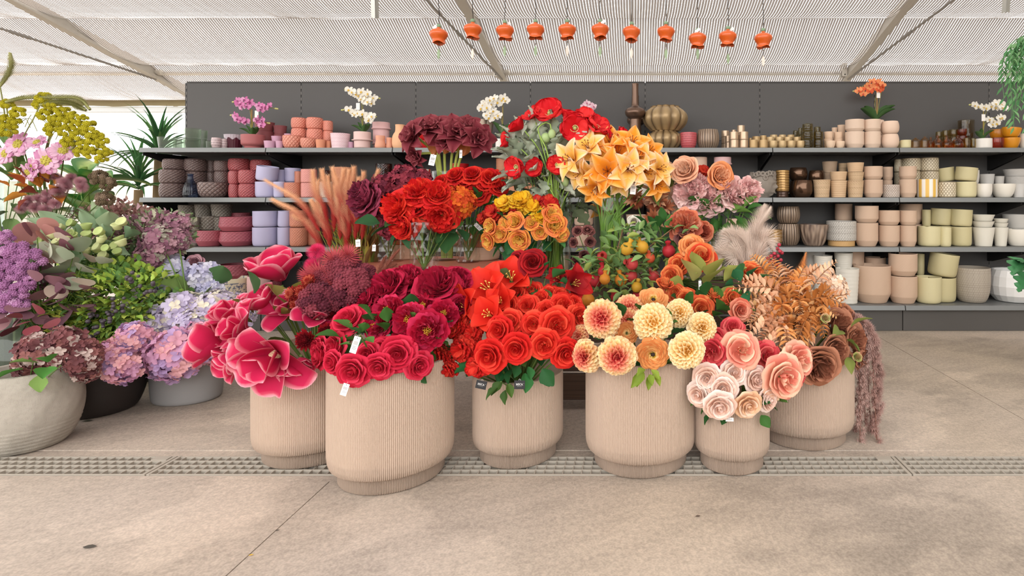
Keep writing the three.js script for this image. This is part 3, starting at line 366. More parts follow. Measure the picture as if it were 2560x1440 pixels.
// ---------------------------------------------------------------- large planters on the floor
const clayBump = texture(256, () => { const h = 0.5 + (Math.random() - 0.5) * 0.8; return [h, h, h]; }, 6);
function planter(px, yFoot, R, h, phrase) {                  // fluted clay planter on a recessed foot; front of its foot at picture height yFoot
  const Z = floorZ(yFoot) + 0.8 * R, X = (px - CX) * Z / FL, g = group(V(X, 0, -Z)), n = Math.round(213 * R / 0.2157), fm = mat('#c4ad9a', 0.9, 0, { bumpMap: clayBump, bumpScale: 0.0012 });
  const flute = (u) => smooth(0.08, 0.42, tri(u * n));
  part('body', potGeo([[0.82, 0], [0.925, 0.002], [0.968, 0.02], [0.992, 0.065], [1, 0.13], [1, 1]], R, h - 0.058, { relief: flute, amp: 0.005, nu: n * 4, k: 7, wall: 0.07, lowest: 0.55 }), fm, g).position.y = 0.058;
  part('foot', potGeo([[0.96, 0], [1, 0.08], [1, 1]], R * 0.84, 0.062, { relief: flute, amp: 0.004, nu: n * 4, k: 4, closed: true }), fm, g);
  return thing(g, 'fluted_planter', phrase, 'planter', 'beige fluted planters', px, yFoot - 80);
}
const potA = planter(789, 1172, 0.2157, 0.42, 'beige fluted planter holding the pink magnolias'), potB = planter(982, 1237, 0.2157, 0.435, 'largest-looking beige fluted planter, holding crimson roses, nearest the viewer'),
  potD = planter(1296, 1172, 0.174, 0.335, 'beige fluted planter holding the red roses, two black tags on its rim'), potE = planter(1601, 1195, 0.212, 0.42, 'beige fluted planter holding the dahlias'),
  potF = planter(1829, 1188, 0.14, 0.3, 'small beige fluted planter holding pale pink roses'), potG = planter(2004, 1126, 0.212, 0.42, 'beige fluted planter at right holding brown flowers and ferns');
const linen = texture(512, (u, v) => { const a = Math.sin(u * 420 + 6 * noise(u * 9, v * 9)) * 0.3 + Math.sin(v * 380 + 6 * noise(u * 8, v * 8, 4)) * 0.35, h = 0.5 + a * (0.6 + noise(u * 14, v * 14, 3)) + (Math.random() - 0.5) * 0.3; return [h, h, h]; });
linen.repeat.set(5, 2);
{
  const Z1 = 2.33, c = group(V((66 - CX) * Z1 / FL, 0, -Z1));
  const cement = part('bowl', potGeo([[0.6, 0], [0.72, 0.03], [0.9, 0.22], [1, 0.48], [0.98, 0.72], [0.88, 0.93], [0.84, 1]], 0.178, 0.318, { relief: (u, v) => v < 0.34 ? 0.5 + 0.5 * Math.sin(v * 130) + 0.3 * noise(u * 20, v * 40) : 0.5, amp: 0.0022, nu: 120, k: 60, soft: true, wall: 0.1, lowest: 0.5, tone: (u, v) => { const n = fbm(Math.sin(u * 6.28) * 2 + 4, v * 2.5 + Math.cos(u * 6.28) * 2, 4); return new THREE.Color().lerpColors(col('#8f877b'), col('#b9b2a6'), clamp(0.6 + n * 0.45)); } }), vmat(0.85, 0, { bumpMap: linen, bumpScale: 0.0009 }), c);
  thing(c, 'cement_bowl', 'round grey cement bowl with linen texture at the left edge', 'planter', null, 80, 1010);
  const dark = (kind, px, Z, R, h, hex, ph, sq = 1, prof = [[0.62, 0], [0.78, 0.02], [0.95, 0.3], [1, 0.65], [0.97, 1]]) => { const o = part('planter', potGeo(prof, R, h, { nu: 72, k: 20, soft: true, wall: 0.06, lowest: 0.6, squash: sq, relief: (u, v) => 0.5 + 0.5 * Math.sin(v * 190), amp: 0.0006 }), mat(hex, 0.62)); o.position.set((px - CX) * Z / FL, 0, -Z); return thing(o, kind, ph, 'planter', null, px, 950); };
  dark('dark_bowl', 248, 2.72, 0.185, 0.30, '#2c2421', 'dark brown oval bowl behind the cement bowl');
  dark('oval_trough', 468, 2.88, 0.165, 0.345, '#8f8d8c', 'smooth grey oval planter with pink hydrangeas hanging over it', 0.8, [[0.86, 0], [0.93, 0.015], [0.97, 0.08], [1, 0.4], [1, 1]]);
  dark('dark_planter', 376, 3.25, 0.15, 0.34, '#4b4540', 'dark taupe planter half hidden behind the grey oval planter', 1, PROF.cyl);
}
// wooden crate table behind the middle planters
const CT = { x0: -0.62, x1: 0.78, z0: -3.35, z1: -2.72, y: 0.6 };
{
  const g = group(V((CT.x0 + CT.x1) / 2, 0, (CT.z0 + CT.z1) / 2)), wd = CT.x1 - CT.x0, dp = CT.z1 - CT.z0, wood = texture(512, (u, v) => { const n = noise(u * 2, v * 40, 3) * 0.5 + noise(u * 8, v * 160, 1) * 0.3, l = 0.30 + 0.12 * n; return [l * 1.12, l * 0.86, l * 0.68]; }); wood.colorSpace = THREE.SRGBColorSpace;
  const wm = mat('#ffffff', 0.8, 0, { map: wood });
  for (let i = 0; i < 4; i++) part('plank', rbox(wd, 0.125, 0.022, 0, 0.115 + i * 0.138, dp / 2), wm, g);
  for (let i = 0; i < 5; i++) part('plank', rbox(wd, 0.022, 0.12, 0, CT.y - 0.011, -dp / 2 + 0.066 + i * 0.1255), wm, g);
  for (const x of [-wd / 2 + 0.04, 0, wd / 2 - 0.04]) for (const z of [-dp / 2 + 0.05, dp / 2 - 0.04]) part('post', rbox(0.06, CT.y - 0.022, 0.06, x, (CT.y - 0.022) / 2, z), wm, g);
  thing(g, 'crate_table', 'dark wooden crate table between the red and the dahlia planter', 'table');
}
// round coral table
const TB = { x: (1070 - CX) * 3 / FL, z: -3, y: 0.68, r: 0.395 };
{
  const g = group(V(TB.x, 0, TB.z)), cm = texture(256, (u, v) => { const n = fbm(u * 5, v * 5, 4) * 0.3 + (Math.random() - 0.5) * 0.05, l = 0.92 + n * 0.35; return [l, l * 0.98, l * 0.96]; });
  part('tabletop', new THREE.LatheGeometry([[0, 0], [TB.r - 0.012, 0], [TB.r, 0.006], [TB.r, 0.02], [TB.r - 0.006, 0.024], [0, 0.024]].map((q) => new THREE.Vector2(...q)), 72).translate(0, TB.y - 0.024, 0), mat('#c4735c', 0.45, 0, { map: cm }), g);
  const leg = mat('#8d8a84', 0.35, 0.7);
  for (let i = 0; i < 3; i++) { const a = 0.5 + i * 2.094; part('leg', tube([V(Math.sin(a) * 0.2, TB.y - 0.03, Math.cos(a) * 0.2), V(Math.sin(a) * 0.3, TB.y - 0.036, Math.cos(a) * 0.3), V(Math.sin(a) * 0.345, TB.y - 0.1, Math.cos(a) * 0.345), V(Math.sin(a) * 0.36, 0.01, Math.cos(a) * 0.36)], 0.011, 26, 10), leg, g); }
  thing(g, 'side_table', 'round coral table carrying the cut glass vases', 'table');
}
// glass vases
const clear = mat('#f3f6f3', 0.02, 0, { transmission: 1, ior: 1.45 }), crystal = mat('#f7f5f3', 0.03, 0, { transmission: 1, ior: 1.5 });
function glassVase(px, R, base, h, Z, cut, phrase, name = 'glass_vase') {
  const o = part(name, potGeo(cut ? [[0.9, 0], [1, 0.03], [1, 1]] : [[0.97, 0], [1, 0.01], [1, 1]], R, h, { relief: cut ? (u, v) => Math.min(tri(u * 9 + v * 3.2), tri(u * 9 - v * 3.2)) : null, amp: cut ? 0.006 : 0, nu: cut ? 108 : 48, k: cut ? 40 : 4, wall: cut ? 0.12 : 0.06, lowest: 0.06 }), cut ? crystal : clear);
  o.position.set((px - CX) * Z / FL, base, -Z); return thing(o, name, phrase, 'vase', cut ? 'cut crystal vases on the coral table' : null, px, CY - (base + h / 2 - EYE) * FL / Z);
}
glassVase(1060, 0.062, TB.y, 0.235, 2.72, true, 'cut crystal vase with red peonies at the front of the coral table', 'crystal_vase');
glassVase(1170, 0.06, TB.y, 0.21, 3.06, true, 'cut crystal vase with red roses at right on the coral table', 'crystal_vase');
glassVase(972, 0.078, TB.y, 0.2, 3.1, true, 'cut crystal vase with burgundy hydrangeas at left on the coral table', 'crystal_vase');
glassVase(1115, 0.08, TB.y, 0.5, 3.18, false, 'tall clear glass cylinder with the burgundy amaryllis', 'glass_cylinder');
glassVase(1296, 0.085, CT.y, 0.24, 2.95, false, 'short clear glass cylinder under the orange and yellow ranunculus', 'glass_cylinder');
glassVase(1385, 0.1, CT.y, 0.46, 3.08, false, 'clear glass cylinder with the poppy stems', 'glass_cylinder');
glassVase(1521, 0.078, CT.y, 0.43, 2.98, false, 'clear glass cylinder with the green lily stems', 'glass_cylinder');
glassVase(1800, 0.07, CT.y, 0.24, 2.98, true, 'cut glass vase under the mauve peonies', 'crystal_vase');
glassVase(1700, 0.075, CT.y, 0.16, 2.92, true, 'low cut glass vase under the orange roses', 'crystal_vase');
{
  const two2 = (px, Z, R, h, ph) => { const g = group(V((px - CX) * Z / FL, TB.y, -Z)); part('lower_body', potGeo([[0.8, 0], [0.92, 0.03], [1, 0.2], [1, 1]], R, h * 0.45, { soft: true, nu: 56, relief: (u, v) => Math.abs(Math.sin(v * 14)), amp: 0.0012, closed: true }), mat('#d8b79c', 0.8), g); part('glazed_body', potGeo([[1, 0], [1, 0.8], [0.97, 1]], R, h * 0.55, { nu: 56, wall: 0.06 }), mat('#c25e2c', 0.3), g).position.y = h * 0.45; thing(g, 'two_tone_pot', ph, 'pot', null, px, 610); };
  two2(1205, 3.2, 0.098, 0.17, 'orange glazed pot with raw clay base behind the right crystal vase'); two2(1016, 3.24, 0.08, 0.19, 'orange glazed pot with raw clay base behind the front crystal vase');
}
// tall bronze bottle vases, face planter, odd pots on the shelf
{
  const bp = [[0.62, 0], [0.66, 0.03], [0.5, 0.44], [0.5, 0.46], [0.86, 0.5], [1, 0.56], [0.86, 0.615], [0.4, 0.645], [0.34, 0.68], [0.3, 0.95], [0.33, 1]];
  for (const [px, Z, R, h, ph] of [[1588, 4.53, 0.086, 0.525, 'tall bronze bottle vase with a bulb neck beside the pumpkin vases'], [1590, 4.76, 0.08, 0.47, 'second bronze bottle vase hidden behind the tall one']]) { const o = part('vase', potGeo(bp, R, h, { nu: 56, k: 40, soft: true, wall: 0.06 }), mat('#6d5648', 0.3, 0.7)); o.position.set((px - CX) * Z / FL, SHY[0], -Z); thing(o, 'bottle_vase', ph, 'vase', null, px, 300); }
  // fluted tulip vases
  for (const [px, Z, y, ph] of [[1211, 4.6, SHY[0] + 0.122, 'upper brown fluted tulip vase of the stacked pair'], [1214, 4.6, SHY[0], 'lower brown fluted tulip vase of the stacked pair']]) { const o = part('vase', potGeo([[0.6, 0], [0.8, 0.1], [0.92, 0.5], [1, 1]], 0.066, 0.12, { soft: true, nu: 96, k: 20, relief: RELIEF.ribs(6, 0.6), amp: 0.011, wall: 0.08, tone: two('#4f4238', '#a3917f') }), vmat(0.35, 0.35)); o.position.set((px - CX) * Z / FL, y, -Z); thing(o, 'tulip_vase', ph, 'vase', 'brown tulip vases'); }
  // cement head with curls
  const Z = SZF + 0.14, g = group(V((1907 - CX) * Z / FL, SHY[1], -Z)), cm = mat('#a79c90', 0.9, 0, { bumpMap: clayBump, bumpScale: 0.002 }), R = 0.106, h = 0.2;
  const head = surf(56, 30, (u, v) => { const a = u * 6.283, p = v < 0.04 ? [0.55 * v / 0.04, 0] : (() => { const t = (v - 0.04) / 0.96, L = PROF.head, i = Math.min(L.length - 2, Math.floor(t * (L.length - 1))), f = t * (L.length - 1) - i; return [lerp(L[i][0], L[i + 1][0], f), lerp(L[i][1], L[i + 1][1], f)]; })(); let r = p[0] * R; const y = p[1], b = (c, w, yc, wy, am) => am * Math.exp(-(((a - c) / w) ** 2) - (((y - yc) / wy) ** 2)); r += b(1.2, 0.16, 0.42, 0.09, 0.03) + b(1.2, 0.3, 0.24, 0.05, 0.016) + b(1.2, 0.25, 0.1, 0.07, 0.02) + b(1.2, 0.5, 0.62, 0.05, 0.01) - b(0.85, 0.16, 0.5, 0.06, 0.012) - b(1.55, 0.16, 0.5, 0.06, 0.012) + b(1.2, 0.2, 0.19, 0.03, 0.012); return [Math.sin(a) * r, y * h, Math.cos(a) * r]; }, null, true);
  part('head', head, cm, g); const curl = new THREE.TorusGeometry(0.015, 0.0085, 7, 12);
  for (let i = 0; i < 26; i++) { const a = i * 2.4, y = 0.78 + 0.2 * ((i * 0.37) % 1), c = part('curl', curl, cm, g); c.position.set(Math.sin(a) * R * 0.93, y * h, Math.cos(a) * R * 0.93); c.lookAt(g.position.x + Math.sin(a) * 3, g.position.y + y * h + 0.3, g.position.z + Math.cos(a) * 3); }
  thing(g, 'head_planter', 'grey cement planter shaped like a head with curly hair', 'planter');
}
// ---------------------------------------------------------------- eleven orange ceramic bells on strings
{
  const bellCurve = new THREE.CatmullRomCurve3([[0.04, -0.04], [0.2, -0.03], [0.24, 0.06], [0.42, 0.11], [0.78, 0.22], [0.98, 0.4], [0.97, 0.58], [0.8, 0.8], [0.68, 0.96], [0.66, 1.08], [0.74, 1.22]].map(([x, y]) => V(x, y, 0)));
  const bell = surf(40, 30, (u, v) => { const a = u * 6.283, q = bellCurve.getPoint(v), r = q.x * 0.057 * (1 + 0.008 * Math.sin(a * 9)), y = q.y * -0.078 + (v > 0.88 ? (v - 0.88) / 0.12 * 0.005 * Math.sin(a * 3 + 1) : 0); return [Math.sin(a) * r, y, Math.cos(a) * r]; }, null, true);
  const om = mat('#d55c18', 0.35, 0, { clearcoat: 0.4 }), bead = new THREE.SphereGeometry(0.0155, 14, 10).scale(1, 0.85, 1), sm = mat('#2a2724', 0.9), tags = mat('#eeece8', 0.7);
  const leafS = new THREE.Shape(); leafS.moveTo(0, 0); leafS.quadraticCurveTo(0.018, -0.03, 0, -0.068); leafS.quadraticCurveTo(-0.018, -0.03, 0, 0); const leafG = new THREE.ExtrudeGeometry(leafS, { depth: 0.004, bevelEnabled: true, bevelSize: 0.001, bevelThickness: 0.001, bevelSegments: 1 });
  [[1097, 70, 122, 1], [1182, 57, 122, 0], [1262, 60, 115, 1], [1339, 58, 114, 1], [1418, 58, 114, 0], [1500, 58, 116, 1], [1579, 64, 120, 0], [1665, 63, 122, 1], [1744, 80, 122, 1], [1820, 75, 134, 1], [1908, 80, 140, 0]].forEach(([px, py, ly, green], i) => {
    const Z = 3.5, g = group(at(px, py, Z)), s = Z / FL; g.rotation.y = i * 1.7;
    part('bell', bell, om, g).rotation.z = 0.05 * Math.sin(i * 2.3); part('bead', bead, mat('#7f9a7c', 0.5), g).position.y = 0.012;
    const wob = []; for (let k = 0; k <= 8; k++) wob.push(V(0.002 * Math.sin(k * 2 + i), 0.02 + k * 0.075, 0.002 * Math.cos(k * 3)));
    part('string', tube(wob, 0.0022, 24, 5), sm, g); part('clapper_string', rod(V(0, -0.06, 0), V(0.002, (py - ly) * s, 0), 0.0018, 5), sm, g);
    const lf = part('clapper_leaf', leafG, mat(green ? '#93a886' : '#ddd4c8', 0.6), g); lf.position.y = (py - ly) * s; lf.rotation.y = -i * 1.7 + 0.3 * Math.sin(i * 5);
    if (i % 3 !== 1) { const t = part('price_tag', rbox(0.018, 0.034, 0.001), tags, g); t.position.set(-0.02, 0.004, 0.01); t.rotation.set(0, -i * 1.7, -0.9); }
    thing(g, 'ceramic_bell', 'orange ceramic bell hanging on a black string', 'bell', 'hanging orange bells', px, py);
  });
  const w = part('bell_wire', rod(at(1040, 80, 3.5).setY(at(1, 62, 3.5).y + 0.615), at(1960, 80, 3.5).setY(at(1, 62, 3.5).y + 0.615), 0.004, 6), sm); thing(w, 'bell_wire', 'thin wire above the picture holding the orange bells', 'wire', null, 1500, -150);
}

// ---------------------------------------------------------------- petals, leaves and flowers (facing +y, about 1 across the radius)
const D2R = Math.PI / 180;
// a petal from the axis outwards: elevation goes e0 -> e1 along its length, width W at m of the length, cup lifts the edges
function petal({ L = 1, W = 0.5, e0 = 60, e1 = 10, cup = 0.25, m = 0.6, base = 0.25, point = 0, ruf = 0, rf = 5, nu = 6, nv = 7, r0 = 0, twist = 0, tone = null, fold = 0, wave = 0 } = {}) {
  const pz = [r0], py = [0], tj = (j) => 1 - Math.pow(1 - j / nv, 1.45); for (let j = 1; j <= nv; j++) { const e = lerp(e0, e1, (tj(j) + tj(j - 1)) / 2) * D2R, s = L * (tj(j) - tj(j - 1)); pz.push(pz[j - 1] + Math.cos(e) * s); py.push(py[j - 1] + Math.sin(e) * s); }
  return surf(nu, nv, (u, v0) => {
    const j = Math.round(v0 * nv), v = tj(j), x = u * 2 - 1, w = W * (v < m ? lerp(base, 1, Math.sin(v / m * Math.PI / 2)) : point ? Math.pow(1 - (v - m) / (1 - m), 0.55 + 0.45 * point) : Math.sqrt(Math.max(0, 1 - ((v - m) / (1 - m)) ** 2 * 0.995)));
    const e = lerp(e0, e1, v) * D2R, lift = cup * w * x * x + fold * w * Math.abs(x) + ruf * Math.sin(x * rf + v * 4) * v * v + wave * Math.sin(v * 9 + x) * Math.abs(x), tw = twist * v;
    const X = x * w; return [X * Math.cos(tw), py[j] + lift * Math.cos(e) + X * Math.sin(tw), pz[j] - lift * Math.sin(e)];
  }, tone ? (u, v) => tone(u * 2 - 1, tj(Math.round(v * nv))) : null);
}
// a petal wrapped around the axis: prof = [[radius, height]...], half-span in radians
function wrapPetal({ prof, span = 0.9, ruf = 0, rf = 4, edge = 0.35, spiral = 0.06, nu = 9, nv = 7, curl = 0, tone = null, ph = 0 }) {
  const sample = (t) => { const k = clamp(t) * (prof.length - 1), i = Math.min(prof.length - 2, Math.floor(k)), f = k - i; return [lerp(prof[i][0], prof[i + 1][0], f), lerp(prof[i][1], prof[i + 1][1], f)]; };
  return surf(nu, nv, (u, v) => {
    const x = u * 2 - 1, ve = v * (1 - edge * Math.pow(Math.abs(x), 2.6)), [r, y] = sample(ve), a = x * span * lerp(0.55, 1, Math.sin(Math.min(1, v * 1.5) * Math.PI / 2)), R = r + spiral * x + ruf * Math.sin(x * rf + ph) * v * v, Y = y + ruf * 0.8 * Math.cos(x * rf * 1.6 + ph) * v * v - curl * v * v * v;
    return [Math.sin(a) * R, Y, Math.cos(a) * R];
  }, tone ? (u, v) => tone(u * 2 - 1, v) : null);
}
const tones = (list, rough = 0.75, more = {}) => list.map((h) => mat(h, rough, 0, { transmission: 0.22, specularIntensity: 0.3, ...more }));
const pmat = (rough) => vmat(rough, 0, { transmission: 0.22, specularIntensity: 0.3 });
const pick = (a) => a[Math.floor(rnd() * a.length) % a.length];
const GREEN = tones(['#3f6b2e', '#2f5a2c', '#54803a'], 0.6), STEM = mat('#5d7a35', 0.7), SOFTGREEN = tones(['#8ba36a', '#7c965f', '#a3b67c'], 0.7);
const put = (g, name, geo, m, turn, y = 0, tiltX = 0, s = 1) => { const o = part(name, geo, m, g); o.rotation.set(tiltX, turn, 0, 'YXZ'); o.position.y = y; if (s !== 1) o.scale.setScalar(s); return o; };
const LIB = {};                                              // kind -> function(colours) -> group
const G = {                                                  // shared petal shapes
  roseC: [0, 1, 2].map((i) => wrapPetal({ prof: [[0.05, 0.1], [0.13, 0.3], [0.14, 0.5], [0.12, 0.6]], span: 1.5, spiral: 0.04, ph: i })), rose1: [0, 1].map((i) => wrapPetal({ prof: [[0.08, 0], [0.24, 0.2], [0.28, 0.45], [0.3, 0.58]], span: 1.15, spiral: 0.05, ruf: 0.012, ph: i })),
  rose2: [0, 1, 2].map((i) => wrapPetal({ prof: [[0.1, -0.1], [0.36, 0.12], [0.43, 0.36], [0.5, 0.5], [0.56, 0.5]], span: 0.98, spiral: 0.06, ruf: 0.02, rf: 5, ph: i * 2 })), rose3: [0, 1, 2].map((i) => wrapPetal({ prof: [[0.12, -0.2], [0.45, 0.0], [0.58, 0.24], [0.7, 0.36], [0.78, 0.33]], span: 0.86, spiral: 0.06, ruf: 0.028, rf: 5, ph: i * 2.3 })), rose4: [0, 1, 2].map((i) => wrapPetal({ prof: [[0.14, -0.28], [0.5, -0.14], [0.76, 0.06], [0.95, 0.12], [1.03, 0.04]], span: 0.74, spiral: 0.05, ruf: 0.035, rf: 6, ph: i * 1.9 })),
  peoIn: [0, 1, 2].map((i) => wrapPetal({ prof: [[0.1, 0], [0.2, 0.25], [0.24, 0.5], [0.24, 0.62]], span: 0.7, ruf: 0.05, rf: 6, edge: 0.25, ph: i * 2, nu: 12 })), peoMid: [0, 1, 2].map((i) => wrapPetal({ prof: [[0.1, -0.1], [0.4, 0.1], [0.55, 0.36], [0.58, 0.5]], span: 0.6, ruf: 0.045, rf: 6, edge: 0.3, ph: i * 2, nu: 12 })), peoOut: [0, 1, 2].map((i) => wrapPetal({ prof: [[0.12, -0.25], [0.5, -0.15], [0.8, 0.08], [0.98, 0.14]], span: 0.62, ruf: 0.05, rf: 6, edge: 0.38, ph: i * 1.7, nu: 12 })),
  carn: [0, 1, 2].map((i) => petal({ L: 0.62, W: 0.24, e0: 70, e1: 30 - i * 12, m: 0.78, base: 0.2, ruf: 0.09, rf: 9, nu: 9, nv: 5, cup: 0.1 })), mum: petal({ L: 0.6, W: 0.085, e0: 55, e1: 78, m: 0.6, cup: 1.0, nu: 4, nv: 5, base: 0.5 }), floret: null,
  leaf: petal({ L: 1, W: 0.3, e0: 22, e1: -18, m: 0.45, base: 0.08, point: 0.8, fold: 0.28, nu: 6, nv: 9, wave: 0.02 }), leafRound: petal({ L: 1, W: 0.42, e0: 12, e1: -14, m: 0.5, base: 0.1, point: 0.5, fold: 0.12, nu: 8, nv: 8, wave: 0.02 }), disc: petal({ L: 1, W: 0.5, e0: 6, e1: -6, m: 0.52, base: 0.18, cup: 0.12, nu: 8, nv: 8 }), blade: petal({ L: 1, W: 0.045, e0: 70, e1: -15, m: 0.4, base: 0.5, point: 1, fold: 0.5, nu: 2, nv: 10 }), leaflet: petal({ L: 1, W: 0.21, e0: 12, e1: -22, m: 0.5, base: 0.1, point: 0.6, fold: 0.3, nu: 4, nv: 5 }),
};
LIB.rose = ([c]) => { const g = group(), M = tones(c); put(g, 'bud', new THREE.ConeGeometry(0.11, 0.42, 10).translate(0, 0.32, 0), M[0], 0); let a = rnd() * 6; for (const [set, n, y, st] of [[G.roseC, 3, 0.02, 2.2], [G.rose1, 4, 0, 1.7], [G.rose2, 5, 0, 1.35], [G.rose3, 6, 0, 1.12], [G.rose4, 7, 0, 0.95]]) for (let i = 0; i < n; i++) { put(g, 'petal', pick(set), pick(M), a, y + rr(-0.02, 0.02), rr(-0.05, 0.05)); a += 6.283 / n + rr(-0.1, 0.1); a += i === n - 1 ? 0.5 : 0; } return g; };
LIB.openrose = ([c]) => { const g = group(), M = tones(c); let a = rnd() * 6; for (const [set, n, t] of [[G.roseC, 3, 0.1], [G.peoIn, 5, 0.1], [G.rose2, 6, 0.18], [G.rose3, 6, 0.2], [G.rose4, 6, 0.25]]) for (let i = 0; i < n; i++) { put(g, 'petal', pick(set), pick(M), a, rr(-0.05, 0.05), rr(-0.1, t)); a += 6.283 / n + rr(-0.2, 0.2); } return g; };
LIB.peony = ([c, eye]) => { const g = group(), M = tones(c); if (eye) eyeOf(g, eye, 0.42); for (const [set, n, t, s] of [[G.peoIn, 9, 0.35, 1.1], [G.peoIn, 9, 0.75, 1.45], [G.peoMid, 9, 0.25, 0.95], [G.peoMid, 10, 0.5, 1.15], [G.peoOut, 10, 0.3, 0.98], [G.peoOut, 8, 0.1, 1.04]]) { let a = rnd() * 6; for (let i = 0; i < n; i++) { put(g, 'petal', pick(set), pick(M), a, rr(-0.08, 0.08), rr(-0.12, t), s * rr(0.9, 1.05)); a += 6.283 / n + rr(-0.2, 0.2); } } return g; };
LIB.cabbage = ([c]) => { const g = group(), M = tones(c); [[G.peoIn, 6, 0.1, 1], [G.peoIn, 6, 0.45, 1.25], [G.rose1, 5, 0.1, 1.15], [G.rose2, 6, -0.1, 1.05], [G.rose3, 7, -0.25, 1.05], [G.rose3, 6, -0.05, 1.2]].forEach(([set, n, t, s], row) => { let a = rnd() * 6; for (let i = 0; i < n; i++) { put(g, 'petal', pick(set), row < 3 ? M[1] : rnd() < 0.5 ? M[0] : M[2] ?? M[0], a, rr(-0.05, 0.05), rr(-0.12, 0.12) + t * 0.5, s * rr(0.95, 1.05)); a += 6.283 / n + rr(-0.2, 0.2); } }); return g; };
LIB.peonySoft = ([c]) => { const g = group(), M = tones(c); [[G.peoIn, 7, 0.2, 1.1], [G.peoIn, 7, 0.6, 1.4], [G.rose2, 7, 0.1, 0.95], [G.peoMid, 8, 0.1, 1.1], [G.rose3, 7, 0, 1.02], [G.peoOut, 8, 0.2, 0.95], [G.rose4, 7, 0.1, 0.98]].forEach(([set, n, t, s]) => { let a = rnd() * 6; for (let i = 0; i < n; i++) { put(g, 'petal', pick(set), pick(M), a, rr(-0.05, 0.05), rr(-0.15, 0.15) + t * 0.5, s * rr(0.92, 1.06)); a += 6.283 / n + rr(-0.2, 0.2); } }); return g; };
LIB.carnation = ([c]) => { const g = group(), M = tones(c); for (let i = 0; i < 46; i++) { const t = i / 46, e = Math.acos(1 - t) * 1.05; put(g, 'petal', pick(G.carn), pick(M), i * 2.4, 0.0 + 0.18 * Math.cos(e), e - 0.35, rr(0.95, 1.25)); } return g; };
function eyeOf(g, hex, r) { const l = []; for (let i = 0; i < 26; i++) { const a = i * 2.4, q = r * Math.sqrt(i / 26) * 0.5; l.push(rod(V(Math.sin(a) * q * 0.6, 0.1, Math.cos(a) * q * 0.6), V(Math.sin(a) * q, 0.42 + 0.06 * Math.cos(i * 3), Math.cos(a) * q), 0.012, 4), new THREE.SphereGeometry(0.03, 5, 4).translate(Math.sin(a) * q, 0.43 + 0.06 * Math.cos(i * 3), Math.cos(a) * q)); } part('stamens', join(l), mat(hex, 0.7), g); }
LIB.mum = ([c]) => { const g = group(), M = tones(c); for (let i = 0; i < 90; i++) { const t = i / 90, e = Math.acos(1 - t * 1.15); put(g, 'petal', G.mum, M[Math.min(M.length - 1, Math.floor(t * M.length + rr(-0.3, 0.3)) | 0)] ?? M[0], i * 2.39996, 0.12 * Math.cos(e), e - 0.9, rr(0.9, 1.1) * lerp(0.9, 1.35, t)); } return g; };
G.dahlia = (() => { const out = []; for (const [a, b] of [['#f2c25a', '#fff3cf'], ['#f4c46a', '#fff0c4'], ['#f2b070', '#fde0b4'], ['#e2604e', '#f8c09a'], ['#d12838', '#f29c80']]) { const A = col(a), B = col(b); out.push(petal({ L: 0.52, W: 0.17, e0: 58, e1: 8, m: 0.62, base: 0.5, cup: 1.1, nu: 6, nv: 6, tone: (x, v) => new THREE.Color().lerpColors(A, B, smooth(0.3, 1, v)) })); } return out; })();
LIB.dahlia = ([scheme]) => { const g = group(), m = pmat(0.8); part('heart', new THREE.SphereGeometry(0.34, 14, 10).scale(1, 0.8, 1), mat(scheme[0] > 2 ? '#c8493f' : '#e0a548', 0.85), g); const N = 86; for (let i = 0; i < N; i++) { const t = Math.pow(i / N, 0.85), e = Math.acos(1 - t * 1.22), p = G.dahlia[scheme[Math.min(scheme.length - 1, Math.floor(t * scheme.length))]], o = part('petal', p, m, g), a = i * 2.39996; o.rotation.set(e - 0.75, a, 0, 'YXZ'); const q = 0.3; o.position.set(Math.sin(a) * Math.sin(e) * q, Math.cos(e) * q, Math.cos(a) * Math.sin(e) * q); o.scale.setScalar(lerp(0.55, 1.36, Math.pow(t, 0.6)) * rr(0.94, 1.05)); } return g; };
LIB.ranunculus = ([c, centre]) => { const g = group(), A = col(c[0]), B = col(c[1]), m = pmat(0.8); const mk = (prof, span) => wrapPetal({ prof, span, ruf: 0.02, tone: (x, v) => new THREE.Color().lerpColors(A, B, smooth(0.4, 1, v) * 0.9), edge: 0.3 }); const rows = [[mk([[0.14, 0.1], [0.27, 0.26], [0.31, 0.44]], 0.85), 6, 0], [mk([[0.15, 0.05], [0.37, 0.2], [0.44, 0.42]], 0.75), 7, 0], [mk([[0.15, 0], [0.46, 0.12], [0.58, 0.36]], 0.66), 8, 0], [mk([[0.15, -0.06], [0.56, 0.04], [0.72, 0.28]], 0.6), 9, 0], [mk([[0.15, -0.12], [0.62, -0.06], [0.86, 0.16]], 0.56), 9, 0], [mk([[0.15, -0.18], [0.66, -0.16], [1, 0.02]], 0.55), 9, 0]]; for (const [p, n] of rows) { let a = rnd() * 6; for (let i = 0; i < n; i++) { put(g, 'petal', p, m, a, rr(-0.02, 0.02), rr(-0.06, 0.1)); a += 6.283 / n; } } if (centre) { part('centre', new THREE.SphereGeometry(0.14, 14, 10).scale(1, 0.7, 1).translate(0, 0.12, 0), mat('#2a1a12', 0.8), g); const l = []; for (let i = 0; i < 40; i++) { const a = i * 2.4, q = 0.15 + 0.09 * ((i * 0.618) % 1); l.push(rod(V(Math.sin(a) * 0.1, 0.05, Math.cos(a) * 0.1), V(Math.sin(a) * q, 0.24, Math.cos(a) * q), 0.014, 4)); } part('stamens', join(l), mat('#b89a24', 0.7), g); } return g; };
